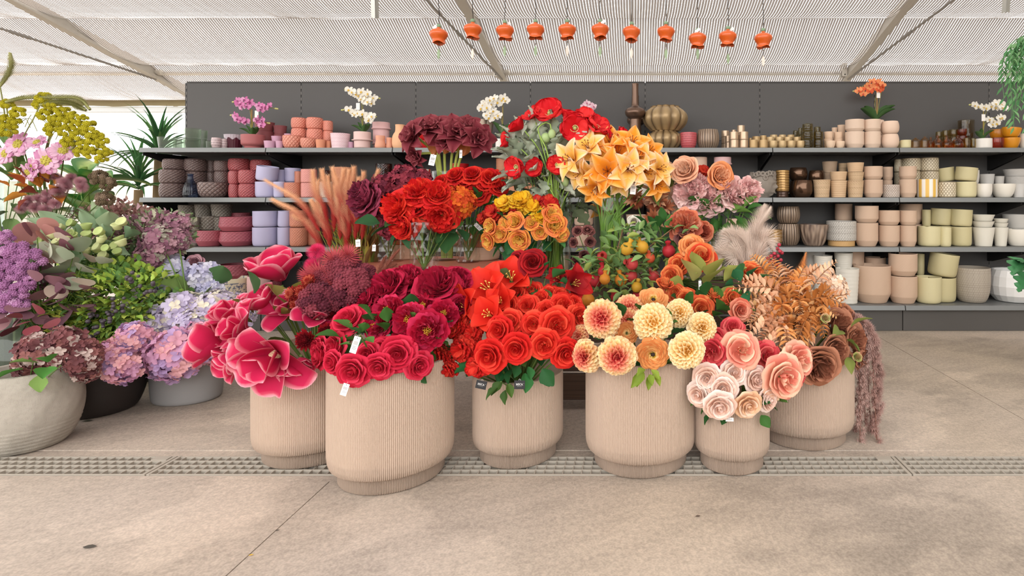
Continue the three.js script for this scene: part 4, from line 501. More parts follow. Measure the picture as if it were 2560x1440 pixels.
function trumpet(n, opt, tone, stamen, name = 'petal') { return () => { const g = group(), m = pmat(opt.rough ?? 0.8), ps = [0, 1, 2].map((i) => petal({ ...opt, e1: opt.e1 + i * 9, twist: (i - 1) * 0.12, tone })); for (let i = 0; i < n; i++) put(g, name, ps[i % 3], m, i * 6.283 / n + rr(-0.08, 0.08), i % 2 ? -0.03 : 0, rr(-0.06, 0.06), i % 2 ? 1 : 0.95); if (stamen) for (let i = 0; i < 6; i++) { const a = i * 1.047 + 0.4; part('stamen', join([tube([V(0, 0.05, 0), V(Math.sin(a) * 0.08, 0.45, Math.cos(a) * 0.08), V(Math.sin(a) * 0.17, 0.68, Math.cos(a) * 0.17)], 0.013, 6, 4), new THREE.SphereGeometry(0.035, 5, 4).scale(1.7, 0.7, 0.7).translate(Math.sin(a) * 0.18, 0.69, Math.cos(a) * 0.18)]), stamen, g); } return g; }; }
const mix3 = (a, b, c, f) => { const A = col(a), B = col(b), C = col(c); return (x, v) => { const t = f(x, v); return t < 0.5 ? new THREE.Color().lerpColors(A, B, t * 2) : new THREE.Color().lerpColors(B, C, t * 2 - 1); }; };
LIB.lily = trumpet(6, { L: 1.3, W: 0.37, e0: 66, e1: -22, m: 0.5, base: 0.22, point: 0.6, cup: 0.3, ruf: 0.04, fold: 0.12, nv: 10, nu: 8 }, mix3('#e0780f', '#f59c2c', '#fcdc98', (x, v) => clamp(v * 0.55 + Math.abs(x) * 0.4)), mat('#7a3a12', 0.7));
LIB.lilyPale = trumpet(6, { L: 1.3, W: 0.37, e0: 66, e1: -26, m: 0.5, base: 0.22, point: 0.6, cup: 0.3, ruf: 0.05, fold: 0.12, nv: 10, nu: 8 }, mix3('#f0a232', '#f9c660', '#fde8d2', (x, v) => clamp(v * 0.7 + Math.abs(x) * 0.35)), mat('#7a3a12', 0.7));
LIB.amaryllis = trumpet(6, { L: 1.35, W: 0.54, e0: 68, e1: 4, m: 0.56, base: 0.2, point: 0.25, cup: 0.35, ruf: 0.03, nv: 9, nu: 8, rough: 0.55 }, mix3('#b81812', '#de2a1c', '#ec4a32', (x, v) => clamp(v * 0.7 + Math.abs(x) * 0.2)), mat('#e7c964', 0.6));
LIB.amaryllisDark = trumpet(6, { L: 1.35, W: 0.48, e0: 68, e1: 0, m: 0.56, base: 0.2, point: 0.35, cup: 0.4, ruf: 0.04, nv: 9, nu: 8, rough: 0.6 }, mix3('#5c0c14', '#a31219', '#c8201d', (x, v) => clamp(v * 0.8)), mat('#c9a24a', 0.6));
LIB.amaryllisBurg = () => { const g = group(), f = mix3('#5a1a28', '#7d2a36', '#a2555a', (x, v) => clamp(v * 0.6 + Math.abs(x) * 0.35)); const a1 = petal({ L: 1.25, W: 0.4, e0: 62, e1: -30, m: 0.55, base: 0.2, point: 0.5, cup: 0.35, ruf: 0.05, nv: 9, nu: 8, tone: f }), a2 = petal({ L: 0.85, W: 0.34, e0: 75, e1: 25, m: 0.6, base: 0.2, point: 0.4, cup: 0.5, ruf: 0.05, nv: 8, nu: 8, tone: f }), m = pmat(0.7); for (let i = 0; i < 7; i++) put(g, 'petal', a1, m, i * 0.9, 0, rr(-0.2, 0.2)); for (let i = 0; i < 6; i++) put(g, 'petal', a2, m, i * 1.05 + 0.4, 0.08, rr(-0.15, 0.15)); for (let i = 0; i < 5; i++) put(g, 'petal', a2, m, i * 1.26, 0.15, -0.35, 0.75); return g; };
LIB.magnolia = () => { const g = group(), f = mix3('#9c0f3a', '#d8285c', '#f6b6c0', (x, v) => clamp(0.12 + 0.36 * v + 0.5 * smooth(0.76, 1, Math.max(Math.abs(x), v * v)))); const p1 = [0, 1, 2].map((i) => petal({ L: 1.2, W: 0.46, e0: 55 - i * 6, e1: 8 - i * 10, m: 0.6, base: 0.22, cup: 0.5, nv: 11, nu: 10, wave: 0.03, tone: f })), p2 = petal({ L: 0.95, W: 0.42, e0: 80, e1: 52, m: 0.6, base: 0.25, cup: 0.6, nv: 9, nu: 10, tone: f }), m = pmat(0.7); for (let i = 0; i < 6; i++) put(g, 'petal', p1[i % 3], m, i * 1.047 + rr(-0.15, 0.15), 0, rr(-0.15, 0.25)); for (let i = 0; i < 3; i++) put(g, 'petal', p2, m, i * 2.09 + 0.5, 0.05, rr(-0.1, 0.2)); const l = []; for (let i = 0; i < 60; i++) { const a = i * 2.4, y = i / 60; l.push(new THREE.SphereGeometry(0.045, 5, 4).translate(Math.sin(a) * 0.13 * (1 - y * 0.6), 0.06 + y * 0.28, Math.cos(a) * 0.13 * (1 - y * 0.6))); } part('cone', join(l), mat('#e6cda6', 0.8), g); return g; };
LIB.magnoliaCup = () => { const g = group(), f = mix3('#9c0f3a', '#da2a5c', '#f6b6c0', (x, v) => clamp(0.22 + 0.26 * v + 0.5 * smooth(0.78, 1, Math.max(Math.abs(x), v * v)))); const p = [0, 1].map((i) => petal({ L: 1.25, W: 0.52, e0: 30, e1: 84 - i * 34, m: 0.6, base: 0.3, cup: 0.55, nv: 11, nu: 10, wave: 0.03, tone: f })), m = pmat(0.7); for (let i = 0; i < 7; i++) put(g, 'petal', p[i % 2], m, i * 0.9 + rr(-0.1, 0.1), i > 3 ? 0.1 : 0, rr(-0.1, 0.1), i > 3 ? 0.8 : 1); return g; };
LIB.poppy = ([c]) => { const g = group(), M = tones(c, 0.6); const ps = [0, 1, 2].map((i) => petal({ L: 1.08, W: 0.66, e0: 60, e1: 30 - i * 18, m: 0.62, base: 0.18, cup: 0.3, ruf: 0.12, rf: 10 + i * 2, nu: 14, nv: 8 })); for (let i = 0; i < 6; i++) put(g, 'petal', ps[i % 3], pick(M), i * 1.047, i % 2 ? 0.04 : 0, rr(-0.1, 0.15)); part('pod', new THREE.SphereGeometry(0.13, 12, 8).scale(1, 1.1, 1).translate(0, 0.2, 0), mat('#a9b36a', 0.7), g); const l = []; for (let i = 0; i < 46; i++) { const a = i * 2.4, q = 0.14 + 0.16 * ((i * 0.618) % 1); l.push(rod(V(Math.sin(a) * 0.08, 0.05, Math.cos(a) * 0.08), V(Math.sin(a) * q, 0.3, Math.cos(a) * q), 0.009, 4), new THREE.SphereGeometry(0.026, 4, 3).translate(Math.sin(a) * q, 0.31, Math.cos(a) * q)); } part('stamens', join(l), mat('#d5c98a', 0.7), g); return g; };
LIB.poppyBell = ([c]) => { const g = group(), M = tones(c, 0.6); const ps = [0, 1].map((i) => petal({ L: 1.15, W: 0.62, e0: 25, e1: 82 - i * 20, m: 0.62, base: 0.25, cup: 0.45, ruf: 0.06, rf: 7 + i, nu: 12, nv: 8 })); for (let i = 0; i < 6; i++) put(g, 'petal', ps[i % 2], pick(M), i * 1.1, 0, rr(-0.08, 0.08), i > 2 ? 0.88 : 1); return g; };
G.floret = (() => { const l = []; for (let i = 0; i < 4; i++) l.push(petal({ L: 0.25, W: 0.108, e0: 26, e1: -16, m: 0.6, base: 0.2, cup: 0.35, nu: 4, nv: 4, wave: 0.02 }).rotateY(i * Math.PI / 2)); l.push(new THREE.SphereGeometry(0.02, 5, 4)); return join(l); })();
LIB.hydrangea = ([c, n = 84, dome = 1.35, squash = 0.8]) => { const g = group(), M = tones(c, 0.8); for (let i = 0; i < n; i++) { const t = (i + 0.5) / n, e = Math.acos(1 - t * dome), a = i * 2.39996, R = 0.84 + rr(-0.13, 0.13), o = part('floret', G.floret, pick(M), g), d = V(Math.sin(a) * Math.sin(e), Math.cos(e), Math.cos(a) * Math.sin(e)); o.position.set(d.x * R, d.y * R * squash, d.z * R); o.quaternion.setFromUnitVectors(V(0, 1, 0), d.add(V(rr(-0.6, 0.6), rr(-0.3, 0.6), rr(-0.6, 0.6))).normalize()); o.rotateY(rnd() * 6); o.scale.setScalar(rr(0.95, 1.3)); } part('heart', new THREE.SphereGeometry(0.62, 12, 8).scale(1, squash, 1), mat(c[c.length - 1], 0.95), g); return g; };
// bristles: many fine needles from a core
function needles(n, r0, r1, w, cap = Math.PI, seedA = 0, curl = 0) { const pos = [], idx = []; for (let i = 0; i < n; i++) { const e = Math.acos(1 - (i + 0.5) / n * (1 - Math.cos(cap))), a = i * 2.39996 + seedA, d = V(Math.sin(a) * Math.sin(e), Math.cos(e), Math.cos(a) * Math.sin(e)), s = V(d.z, 0.2, -d.x).normalize().multiplyScalar(w), L = r1 * (0.82 + 0.3 * ((i * 0.618) % 1)), b = pos.length / 3, p0 = d.clone().multiplyScalar(r0), p1 = d.clone().multiplyScalar((r0 + L) / 2).add(V(0, curl * 0.3, 0)), p2 = d.clone().multiplyScalar(L).add(V(0, curl, 0)); pos.push(...p0.clone().sub(s).toArray(), ...p0.clone().add(s).toArray(), ...p1.clone().sub(s).toArray(), ...p1.clone().add(s).toArray(), ...p2.toArray()); idx.push(b, b + 1, b + 3, b, b + 3, b + 2, b + 2, b + 3, b + 4); } const g = new THREE.BufferGeometry(); g.setAttribute('position', new THREE.Float32BufferAttribute(pos, 3)); g.setIndex(idx); g.computeVertexNormals(); return g; }
G.bristle = needles(520, 0.2, 1, 0.018, 2.3, 0, 0.06); G.bristleS = needles(260, 0.15, 1, 0.02, 3, 1, 0.1);
LIB.pincushion = ([c]) => { const g = group(); part('heart', new THREE.SphereGeometry(0.38, 12, 8), mat(c[1], 0.9), g); part('bristles', G.bristle, mat(c[0], 0.8), g); return g; };
LIB.wisp = ([c]) => { const g = group(); part('heart', new THREE.SphereGeometry(0.22, 8, 6), mat(c[1], 0.9), g); part('bristles', G.bristleS, mat(c[0], 0.8), g); return g; };
LIB.protea = ([c]) => { const g = group(), M = tones([c[0], c[1]], 0.8), p = petal({ L: 1.05, W: 0.16, e0: 60, e1: 30, point: 0.8, cup: 0.4, nu: 4, nv: 6 }); for (let i = 0; i < 14; i++) put(g, 'bract', p, pick(M), i * 0.449, 0, rr(-0.1, 0.4)); part('bristles', G.bristle, mat(c[2], 0.8), g).scale.setScalar(0.72); return g; };
const lumpGeo = (() => { const l = []; for (let i = 0; i < 34; i++) { const e = Math.acos(1 - (i + 0.5) / 34 * 1.5), a = i * 2.4; l.push(new THREE.IcosahedronGeometry(0.17, 0).translate(Math.sin(a) * Math.sin(e) * 0.85, Math.cos(e) * 0.75, Math.cos(a) * Math.sin(e) * 0.85)); } l.push(new THREE.SphereGeometry(0.78, 10, 8).scale(1, 0.9, 1)); return join(l); })();
LIB.sedum = ([c, n = 11]) => { const g = group(), M = tones(c, 0.95); for (let i = 0; i < n; i++) { const t = (i + 0.5) / n, e = Math.acos(1 - t * 1.1), a = i * 2.4, o = part('floret_cluster', lumpGeo, pick(M), g), d = V(Math.sin(a) * Math.sin(e), Math.cos(e), Math.cos(a) * Math.sin(e)); o.position.copy(d).multiplyScalar(0.66); o.quaternion.setFromUnitVectors(V(0, 1, 0), d); o.scale.setScalar(rr(0.33, 0.42)); } return g; };
G.orchidP = petal({ L: 0.55, W: 0.26, e0: 14, e1: -8, m: 0.58, base: 0.2, cup: 0.15, nu: 6, nv: 5 }); G.orchidS = petal({ L: 0.52, W: 0.15, e0: 10, e1: -8, m: 0.5, base: 0.25, nu: 4, nv: 5 }); G.orchidL = petal({ L: 0.3, W: 0.1, e0: 50, e1: -20, m: 0.6, base: 0.5, point: 0.5, cup: 0.8, nu: 4, nv: 5 });
LIB.orchidBloom = ([c, lip]) => { const g = group(), M = tones(c, 0.6); for (const [a, p] of [[1.57, G.orchidP], [-1.57, G.orchidP], [3.14, G.orchidS], [0.75, G.orchidS], [-0.75, G.orchidS]]) put(g, 'petal', p, pick(M), a, p === G.orchidP ? 0.02 : 0); put(g, 'lip', G.orchidL, mat(lip, 0.6), 0, 0.04); return g; };
// small foxtail plume and soft pampas plume along a curve
function plume(pts, n, hair, w, ang = 0.5, taper = (t) => Math.sin(Math.PI * Math.pow(t, 0.7)) * 0.9 + 0.1, shade) { const c = new THREE.CatmullRomCurve3(pts), pos = [], idx = [], cols = []; for (let i = 0; i < n; i++) { const t = (i + 0.5) / n, p = c.getPoint(t), d = c.getTangent(t), a = i * 2.39996, s1 = V(0, 1, 0).cross(d).lengthSq() > 1e-4 ? V(0, 1, 0).cross(d).normalize() : V(1, 0, 0), s2 = d.clone().cross(s1).normalize(), out = s1.clone().multiplyScalar(Math.sin(a)).add(s2.multiplyScalar(Math.cos(a))), L = hair * taper(t) * (0.7 + 0.5 * ((i * 0.381) % 1)), dir = out.clone().multiplyScalar(Math.sin(ang)).add(d.clone().multiplyScalar(Math.cos(ang))), side = dir.clone().cross(out).normalize().multiplyScalar(w), b = pos.length / 3, e = p.clone().addScaledVector(dir, L).add(V(0, -L * L * 1.2, 0)), mid = p.clone().addScaledVector(dir, L * 0.5); pos.push(...p.clone().sub(side).toArray(), ...p.clone().add(side).toArray(), ...mid.clone().sub(side).toArray(), ...mid.clone().add(side).toArray(), ...e.toArray()); idx.push(b, b + 1, b + 3, b, b + 3, b + 2, b + 2, b + 3, b + 4); if (shade) { const q = shade(t, (i * 0.618) % 1); for (let k = 0; k < 5; k++) cols.push(q.r, q.g, q.b); } } const g = new THREE.BufferGeometry(); g.setAttribute('position', new THREE.Float32BufferAttribute(pos, 3)); if (shade) g.setAttribute('color', new THREE.Float32BufferAttribute(cols, 3)); g.setIndex(idx); g.computeVertexNormals(); return g; }

// ---- placing
const protos = new Map();
function bloom(kind, args = []) { const key = kind + JSON.stringify(args); if (!protos.has(key)) protos.set(key, []); const l = protos.get(key), most = ['dahlia', 'mum', 'hydrangea', 'sedum', 'carnation'].includes(kind) ? 2 : 3; if (l.length < most) { l.push(LIB[kind](args)); return l[l.length - 1].clone(); } return pick(l).clone(); }
const unitStem = new THREE.CylinderGeometry(1, 1.15, 1, 7);
function stemTo(g, root, r = 0.003, m = STEM, from = null) { g.updateMatrixWorld(true); const a = from ?? V(0, -0.12, 0), b = g.worldToLocal(root.clone()), d = a.clone().sub(b), o = part('stem', unitStem, m, g); o.position.copy(a).add(b).multiplyScalar(0.5); o.quaternion.setFromUnitVectors(V(0, 1, 0), d.clone().normalize()); const s = g.scale.x; o.scale.set(r / s, d.length(), r / s); return o; }
function curveStem(g, pts, r, m) { g.updateMatrixWorld(true); const s = g.scale.x; return part('stem', tube(pts.map((p) => g.worldToLocal(p.clone())), r / s, 24, 7), m, g); }
// kind, picture place, radius in pixels, distance, facing (x right, y up; towards the viewer is 1), where its stem ends
function flower(kind, args, px, py, r, Z, dx, dy, root, name, phrase, cat, grp, sr = 0.003, dz = 1) {
  const g = bloom(kind, args); g.position.copy(at(px, py, Z)); g.quaternion.setFromUnitVectors(V(0, 1, 0), V(dx, dy, dz).normalize()); g.rotateY(rnd() * 6.28); g.scale.setScalar(r * Z / FL);
  if (root) stemTo(g, root, sr); return thing(g, name, phrase, cat, grp, px, py);
}
const inPot = (p, y = 0.3) => V(p.position.x, y, p.position.z);
function leafAt(px, py, len, Z, dx, dy, parent, m = pick(GREEN), geo = G.leaf, dz = 0.6) { const o = part('leaf', geo, m, parent); const p = at(px, py, Z); parent.updateMatrixWorld(true); const s = parent.scale.x; o.position.copy(parent.worldToLocal(p)); const q = new THREE.Quaternion().setFromUnitVectors(V(0, 0, 1), V(dx, dy, dz).normalize()); const pq = parent.quaternion.clone().invert(); o.quaternion.copy(pq.multiply(q)); o.scale.setScalar(len * Z / FL / s); return o; }

// ---------------------------------------------------------------- bouquets
const BIG = { rose: 1.1, openrose: 1.12, carnation: 1.25, peony: 1.1, mum: 1.1, cabbage: 1.1, amaryllis: 1.3, peonySoft: 1.1 };
const many = (kind, args, rows, root, name, phrase, cat, grp, sr, Zd) => rows.map(([px, py, r, dx = 0, dy = 0.3, Z = Zd, a2]) => flower(kind, a2 ?? args, px, py, r * (BIG[kind] ?? 1), Z, dx, dy, root, name, phrase, cat, grp, sr));
function spray(px, py, rx, ry, Z, n, len, mats, geo, root, name, phrase, cat = 'foliage', rz = 0.1, up = 0.3, px2 = px, py2 = py) {   // loose leaves on thin twigs, pointing away from the middle
  const c = at(px, py, Z), g = group(root ? root.clone() : c), s = Z / FL;
  for (let i = 0; i < n; i++) { const a = i * 2.39996, q = Math.sqrt((i + 0.5) / n), d = V(Math.cos(a) * q, Math.sin(a) * q + up, rr(0.1, 0.8)).normalize(), p = V(c.x + Math.cos(a) * q * rx * s, c.y + Math.sin(a) * q * ry * s, c.z + rr(-rz, rz)), o = part('leaf', geo, pick(mats), g); o.position.copy(p).sub(g.position); o.quaternion.setFromUnitVectors(V(0, 0, 1), d); o.rotateZ(rr(-0.9, 0.9)); o.scale.setScalar(len * s * rr(0.75, 1.2)); }
  for (let i = 0; i < Math.min(9, n / 4); i++) { const a = i * 2.4, e = V(c.x + Math.cos(a) * rx * s * 0.7, c.y + Math.sin(a) * ry * s * 0.7, c.z + rr(-rz, rz)).sub(g.position), b = root ? V(0, 0, 0) : V(0, -ry * s, 0); part('twig', rod(b, e, 0.0022, 5), STEM, g); }
  return thing(g, name, phrase, cat, null, px2, py2);
}
const berryGeo = new THREE.SphereGeometry(1, 9, 7);
const smallLeaf = petal({ L: 1, W: 0.28, e0: 20, e1: -20, m: 0.5, base: 0.15, point: 0.4, fold: 0.2, nu: 2, nv: 3 });
function bush(px, py, rx, ry, rz, Z, n, len, hexes, name, phrase, berry) {                 // dense mass of tiny leaves that nobody could count
  const c = at(px, py, Z), s = Z / FL, g = group(c), C = hexes.map(col), pos = [], cols = [], nor = [], sp = smallLeaf.toNonIndexed(), P = sp.attributes.position, N = sp.attributes.normal, m = new THREE.Matrix4(), q = new THREE.Quaternion(), v = V(), k = V();
  for (let i = 0; i < n; i++) { const d = V(rr(-1, 1), rr(-1, 1), rr(-0.6, 1)).normalize(), R = Math.pow(rr(0.25, 1), 0.5) * (1 + 0.35 * noise(d.x * 3 + px, d.y * 3, d.z * 3)), p = V(d.x * rx * s * R, d.y * ry * s * R, d.z * rz * R); q.setFromUnitVectors(V(0, 0, 1), d.add(V(rr(-0.8, 0.8), rr(-0.4, 1), rr(-0.5, 0.8))).normalize()); const L = len * s * rr(0.7, 1.2); m.compose(p, q, V(L, L, L)); const h = pick(C); for (let j = 0; j < P.count; j++) { v.fromBufferAttribute(P, j).applyMatrix4(m); k.fromBufferAttribute(N, j).applyQuaternion(q); pos.push(v.x, v.y, v.z); nor.push(k.x, k.y, k.z); cols.push(h.r, h.g, h.b); } }
  const geo = new THREE.BufferGeometry(); geo.setAttribute('position', new THREE.Float32BufferAttribute(pos, 3)); geo.setAttribute('normal', new THREE.Float32BufferAttribute(nor, 3)); geo.setAttribute('color', new THREE.Float32BufferAttribute(cols, 3));
  const o = part('leaves', geo, vmat(0.65), g); o.userData.kind = 'stuff';
  for (let i = 0; i < 7; i++) { const a = i * 0.9; part('twig', rod(V(0, -ry * s * 0.9, 0), V(Math.cos(a) * rx * s * 0.7, ry * s * 0.55, Math.sin(a) * rz * 0.6), 0.0035, 5), mat('#6b4f35', 0.8), g); }
  if (berry) for (const [bx, by, bn] of berry) for (let i = 0; i < bn; i++) { const b = part('berry', berryGeo, mat('#4a4148', 0.5), g); b.position.copy(at(bx + rr(-20, 20), by + rr(-20, 20), Z - rz * 0.96 + rr(-0.02, 0.03))).sub(c); b.scale.setScalar(4.6 * s * rr(0.8, 1.15)); }
  return thing(g, name, phrase, 'foliage', null, px, py);
}
const RA = inPot(potA), RB = inPot(potB), RD = inPot(potD, 0.24), RE = inPot(potE), RF = inPot(potF, 0.2), RG = inPot(potG);
// pink magnolias, left planter
{
  const T = 'large pink magnolia', gp = 'pink magnolias in the left planter';
  flower('magnoliaCup', [], 702, 704, 82, 2.3, -0.15, 1, RA, 'magnolia', 'topmost pink magnolia, cup-shaped, in front of the bottom shelf', 'flower', gp, 0.005, 0.25);
  for (const [k, px, py, r, dx, dy, Z, ph, dz = 1] of [['magnoliaCup', 560, 868, 64, -1, 0.25, 2.1, 'pink magnolia pointing furthest left over the grey planter', 0.45], ['magnolia', 625, 830, 62, -0.7, 0.5, 2.12, 'pink magnolia between the leftmost one and the wide open one'], ['magnolia', 700, 878, 84, -0.1, -0.25, 1.98, 'wide open pink magnolia with pale centre over the left planter'], ['magnoliaCup', 660, 775, 50, -0.3, 1, 2.2, 'pink magnolia below the olive leaf', 0.5], ['magnolia', 790, 800, 50, 0.5, 0.8, 2.14, 'pink magnolia beside the dark red chrysanthemums', 0.5], ['magnoliaCup', 752, 893, 34, 0.4, -0.8, 2.02, 'small half closed pink magnolia right of the open one', 0.7], ['magnoliaCup', 722, 905, 36, 0.05, -1, 1.98, 'drooping pink magnolia hanging over the fluted planter', 0.35], ['magnoliaCup', 595, 890, 48, -0.7, -0.5, 2.06, 'lower left pink magnolia facing down'], ['magnolia', 585, 800, 52, -0.6, 0.9, 2.2, 'pink magnolia before the cream hydrangeas', 0.6], ['magnolia', 720, 785, 48, 0.1, 0.8, 2.2, 'pink magnolia behind the wide open one', 0.6]])
    flower(k, [], px, py, r * 1.15, Z, dx, dy, RA, 'magnolia', ph, 'flower', gp, 0.005, dz);
  spray(690, 800, 110, 90, 2.24, 9, 70, tones(['#6f6a2c', '#4f5a2a', '#37502c']), G.leafRound, RA, 'magnolia_leaves', 'olive green magnolia leaves among the pink magnolias', 'foliage', 0.08, 0.2);
  const l = group(at(665, 712, 2.2)); const q = part('leaf', G.leafRound, mat('#7a7434', 0.6), l); q.scale.setScalar(0.15); q.quaternion.setFromUnitVectors(V(0, 0, 1), V(0.75, -0.6, 0.2).normalize()); q.rotateZ(-0.8); part('stem', rod(V(0, 0, 0), V(0.1, -0.3, -0.1), 0.003, 6), STEM, l); thing(l, 'magnolia_leaf', 'single large olive leaf under the topmost magnolia', 'leaf');
}
// dark red filler beside the magnolias
many('sedum', [['#7a3542', '#8c3e4a', '#652a38'], 13], [[795, 752, 50, -0.1, 0.3, 2.14], [882, 718, 52, 0.1, 0.4, 2.16], [862, 672, 46, 0.2, 0.8], [815, 700, 38, 0, 0.8], [908, 690, 34, 0.4, 0.7], [840, 745, 36, 0, 0.4, 2.16]], RA, 'sedum', 'burgundy sedum head above the crimson roses', 'flower', 'burgundy sedum heads', 0.004, 2.26);
many('wisp', [['#b84850', '#7a2a34']], [[838, 655, 42, 0, 0.9], [800, 690, 38, -0.2, 0.5], [845, 700, 44, 0, 0.4], [775, 690, 32, -0.5, 0.4], [870, 640, 34, 0.3, 0.9], [832, 720, 36, 0, 0.2]], RA, 'wispy_flower', 'wispy dark red spider-like flower beside the burgundy sedum', 'flower', 'wispy dark red flowers', 0.002, 2.24);
many('pincushion', [['#d92d63', '#a01a48']], [[792, 628, 24, 0, 0.7], [783, 665, 22, -0.2, 0.4]], RA, 'pincushion_flower', 'hot pink bristly flower above the topmost magnolia', 'flower', 'hot pink bristly flowers', 0.002, 2.28);
many('mum', [['#c0453a', '#d9765c', '#a8342f']], [[735, 735, 26, -0.4, 0.3], [757, 730, 24, 0, 0.4], [775, 705, 24, 0, 0.6], [745, 760, 24, -0.2, 0]], RA, 'small_chrysanthemum', 'small terracotta chrysanthemum beside the olive leaf', 'flower', 'terracotta chrysanthemums', 0.002, 2.18);
many('mum', [['#8e1322', '#7a0f1d', '#a51a26']], [[772, 848, 36, -0.1, 0.1, 2.02], [822, 832, 34, 0.1, 0.3, 2.08], [858, 768, 36, 0.1, 0.6, 2.2], [835, 790, 28, 0, 0.6, 2.16]], RA, 'chrysanthemum', 'dark red chrysanthemum beside the wide open magnolia', 'flower', 'dark red chrysanthemums', 0.002);
// crimson roses, peonies (largest planter)
const CRIM = ['#d42848', '#c41e3a', '#e03a56'], DEEPC = ['#b01a3c', '#c02046', '#9c1434'];
many('rose', [CRIM], [[836, 905, 30, -0.4, 0, 1.9], [886, 925, 41, 0, -0.1, 1.86], [922, 885, 29, 0, 0.2, 1.92], [950, 915, 34, 0.1, -0.15, 1.87], [997, 884, 43, 0.2, 0.1, 1.9], [958, 872, 28, 0, 0.3, 1.96], [874, 803, 42, -0.15, 0.9, 2.02], [1046, 912, 34, 0.8, -0.1, 1.92], [804, 890, 32, -0.9, 0.1, 1.98], [842, 868, 36, -0.5, 0.3, 1.98], [800, 870, 30, -0.8, 0.3, 2.0]], RB, 'rose', 'crimson rose', 'flower', 'crimson roses', 0.0035);
many('peony', [['#c4183f', '#b01338', '#d1305a'], '#e2bb3a'], [[1072, 826, 46, 0.2, 0.2, 1.95], [1027, 800, 42, 0, 0.35, 2.0], [975, 778, 38, -0.2, 0.5, 2.05], [1108, 786, 36, 0.4, 0.4, 2.06], [1060, 768, 36, 0.1, 0.6, 2.1], [945, 815, 34, -0.2, 0.3, 2.02], [1010, 845, 30, 0, 0.2, 2.0]], RB, 'frilly_peony', 'frilly crimson peony with yellow stamens', 'flower', 'frilly crimson peonies', 0.0035);
many('peonySoft', [DEEPC], [[975, 722, 50, -0.3, 0.7, 2.2], [1020, 706, 46, 0, 0.9, 2.24], [1095, 718, 56, 0.1, 0.7, 2.16], [1142, 708, 42, 0.5, 0.7, 2.22], [915, 752, 40, -0.6, 0.5, 2.16], [945, 745, 40, -0.3, 0.7, 2.18], [1150, 765, 30, 0.8, 0.3, 2.14]], RB, 'peony', 'deep crimson peony below the coral table', 'flower', 'deep crimson peonies', 0.0035);
spray(990, 850, 130, 70, 2.02, 34, 48, GREEN, G.leafRound, RB, 'rose_leaves', 'dark green leaves between the crimson roses', 'foliage', 0.06, 0);
{ const l = group(RB.clone()); for (const [px, py, len, dx, dy] of [[905, 830, 34, 0.6, 1], [900, 835, 34, -0.4, 0.5], [915, 845, 30, 0.9, -0.3], [880, 862, 30, -0.9, 0.1]]) leafAt(px, py, len, 1.86, dx, dy, l, pick(GREEN), G.leafRound, 0.5); part('stem', rod(V(0, 0, 0), at(900, 838, 1.87).sub(RB), 0.003, 6), STEM, l); thing(l, 'rose_sprig', 'green rose leaves beside the white tag in the largest planter', 'foliage', null, 905, 835); }
// red roses
const RED = ['#de2a22', '#d2201c', '#ea4232'];
many('rose', [RED], [[1227, 890, 41, -0.2, 0, 2.0], [1292, 870, 37, 0, 0, 2.0], [1250, 826, 34, -0.2, 0.2, 2.06], [1413, 882, 36, 0.45, -0.05, 2.04]], RD, 'rose', 'deep red spiral rose low in the red bouquet', 'flower', 'deep red spiral roses', 0.0035);
many('openrose', [['#e23a2a', '#d62c20', '#ee5038']], [[1277, 806, 31, 0, 0.3, 2.1], [1290, 738, 28, -0.1, 0.7, 2.26], [1330, 732, 28, 0, 0.8, 2.28], [1320, 768, 31, 0, 0.5, 2.2], [1335, 810, 31, 0, 0.2, 2.08], [1392, 812, 42, 0.3, 0.2, 2.08], [1362, 860, 36, 0.15, 0, 2.02], [1407, 765, 32, 0.4, 0.5, 2.2], [1367, 776, 27, 0.1, 0.5, 2.18], [1374, 735, 25, 0.2, 0.8, 2.28], [1272, 768, 27, -0.2, 0.5, 2.2], [1352, 750, 27, 0, 0.7, 2.26], [1400, 740, 24, 0.5, 0.7, 2.28], [1445, 792, 30, 0.8, 0.2, 2.16], [1433, 760, 24, 0.8, 0.5, 2.22]], RD, 'garden_rose', 'orange-red garden rose', 'flower', 'orange-red garden roses', 0.003);
many('carnation', [RED], [[1165, 868, 40, -0.5, 0, 2.06], [1150, 818, 38, -0.6, 0.3, 2.12], [1110, 888, 32, -0.9, 0, 2.08], [1187, 832, 30, -0.4, 0.3, 2.1], [1200, 912, 36, -0.3, -0.1, 2.04], [1130, 918, 26, -0.7, -0.5, 2.06]], RD, 'carnation', 'red carnation left in the red bouquet', 'flower', 'red carnations', 0.003);
many('amaryllis', [], [[1183, 775, 48, -0.8, 0.4, 2.18], [1232, 735, 50, -0.3, 0.8, 2.26], [1280, 708, 44, 0.1, 0.9, 2.3], [1232, 792, 40, -0.3, 0.5, 2.14], [1205, 722, 36, -0.6, 0.9, 2.3], [1255, 760, 34, -0.1, 0.6, 2.2], [1160, 800, 30, -0.8, 0.1, 2.16]], RD, 'amaryllis', 'orange-red amaryllis at top left of the red bouquet', 'flower', 'orange-red amaryllis', 0.006);
flower('amaryllisDark', [], 1425, 712, 48, 2.3, 0.85, 0.35, RD, 'amaryllis', 'dark red amaryllis facing right beside the pomegranates', 'flower', null, 0.006);
flower('amaryllisDark', [], 1400, 700, 32, 2.34, -0.3, 0.8, RD, 'amaryllis', 'dark red amaryllis bud behind the one facing right', 'flower', null, 0.006);
flower('rose', [['#9c1119', '#86101a', '#b01a20']], 1332, 658, 37, 2.28, 0.1, 0.35, RD, 'rose', 'tall dark red rose above the red bouquet', 'flower', 'two tall dark red roses', 0.004);
flower('rose', [['#9c1119', '#86101a', '#b01a20']], 1297, 650, 26, 2.36, -0.3, 0.4, RD, 'rose', 'smaller tall dark red rose behind the big one', 'flower', 'two tall dark red roses', 0.004);
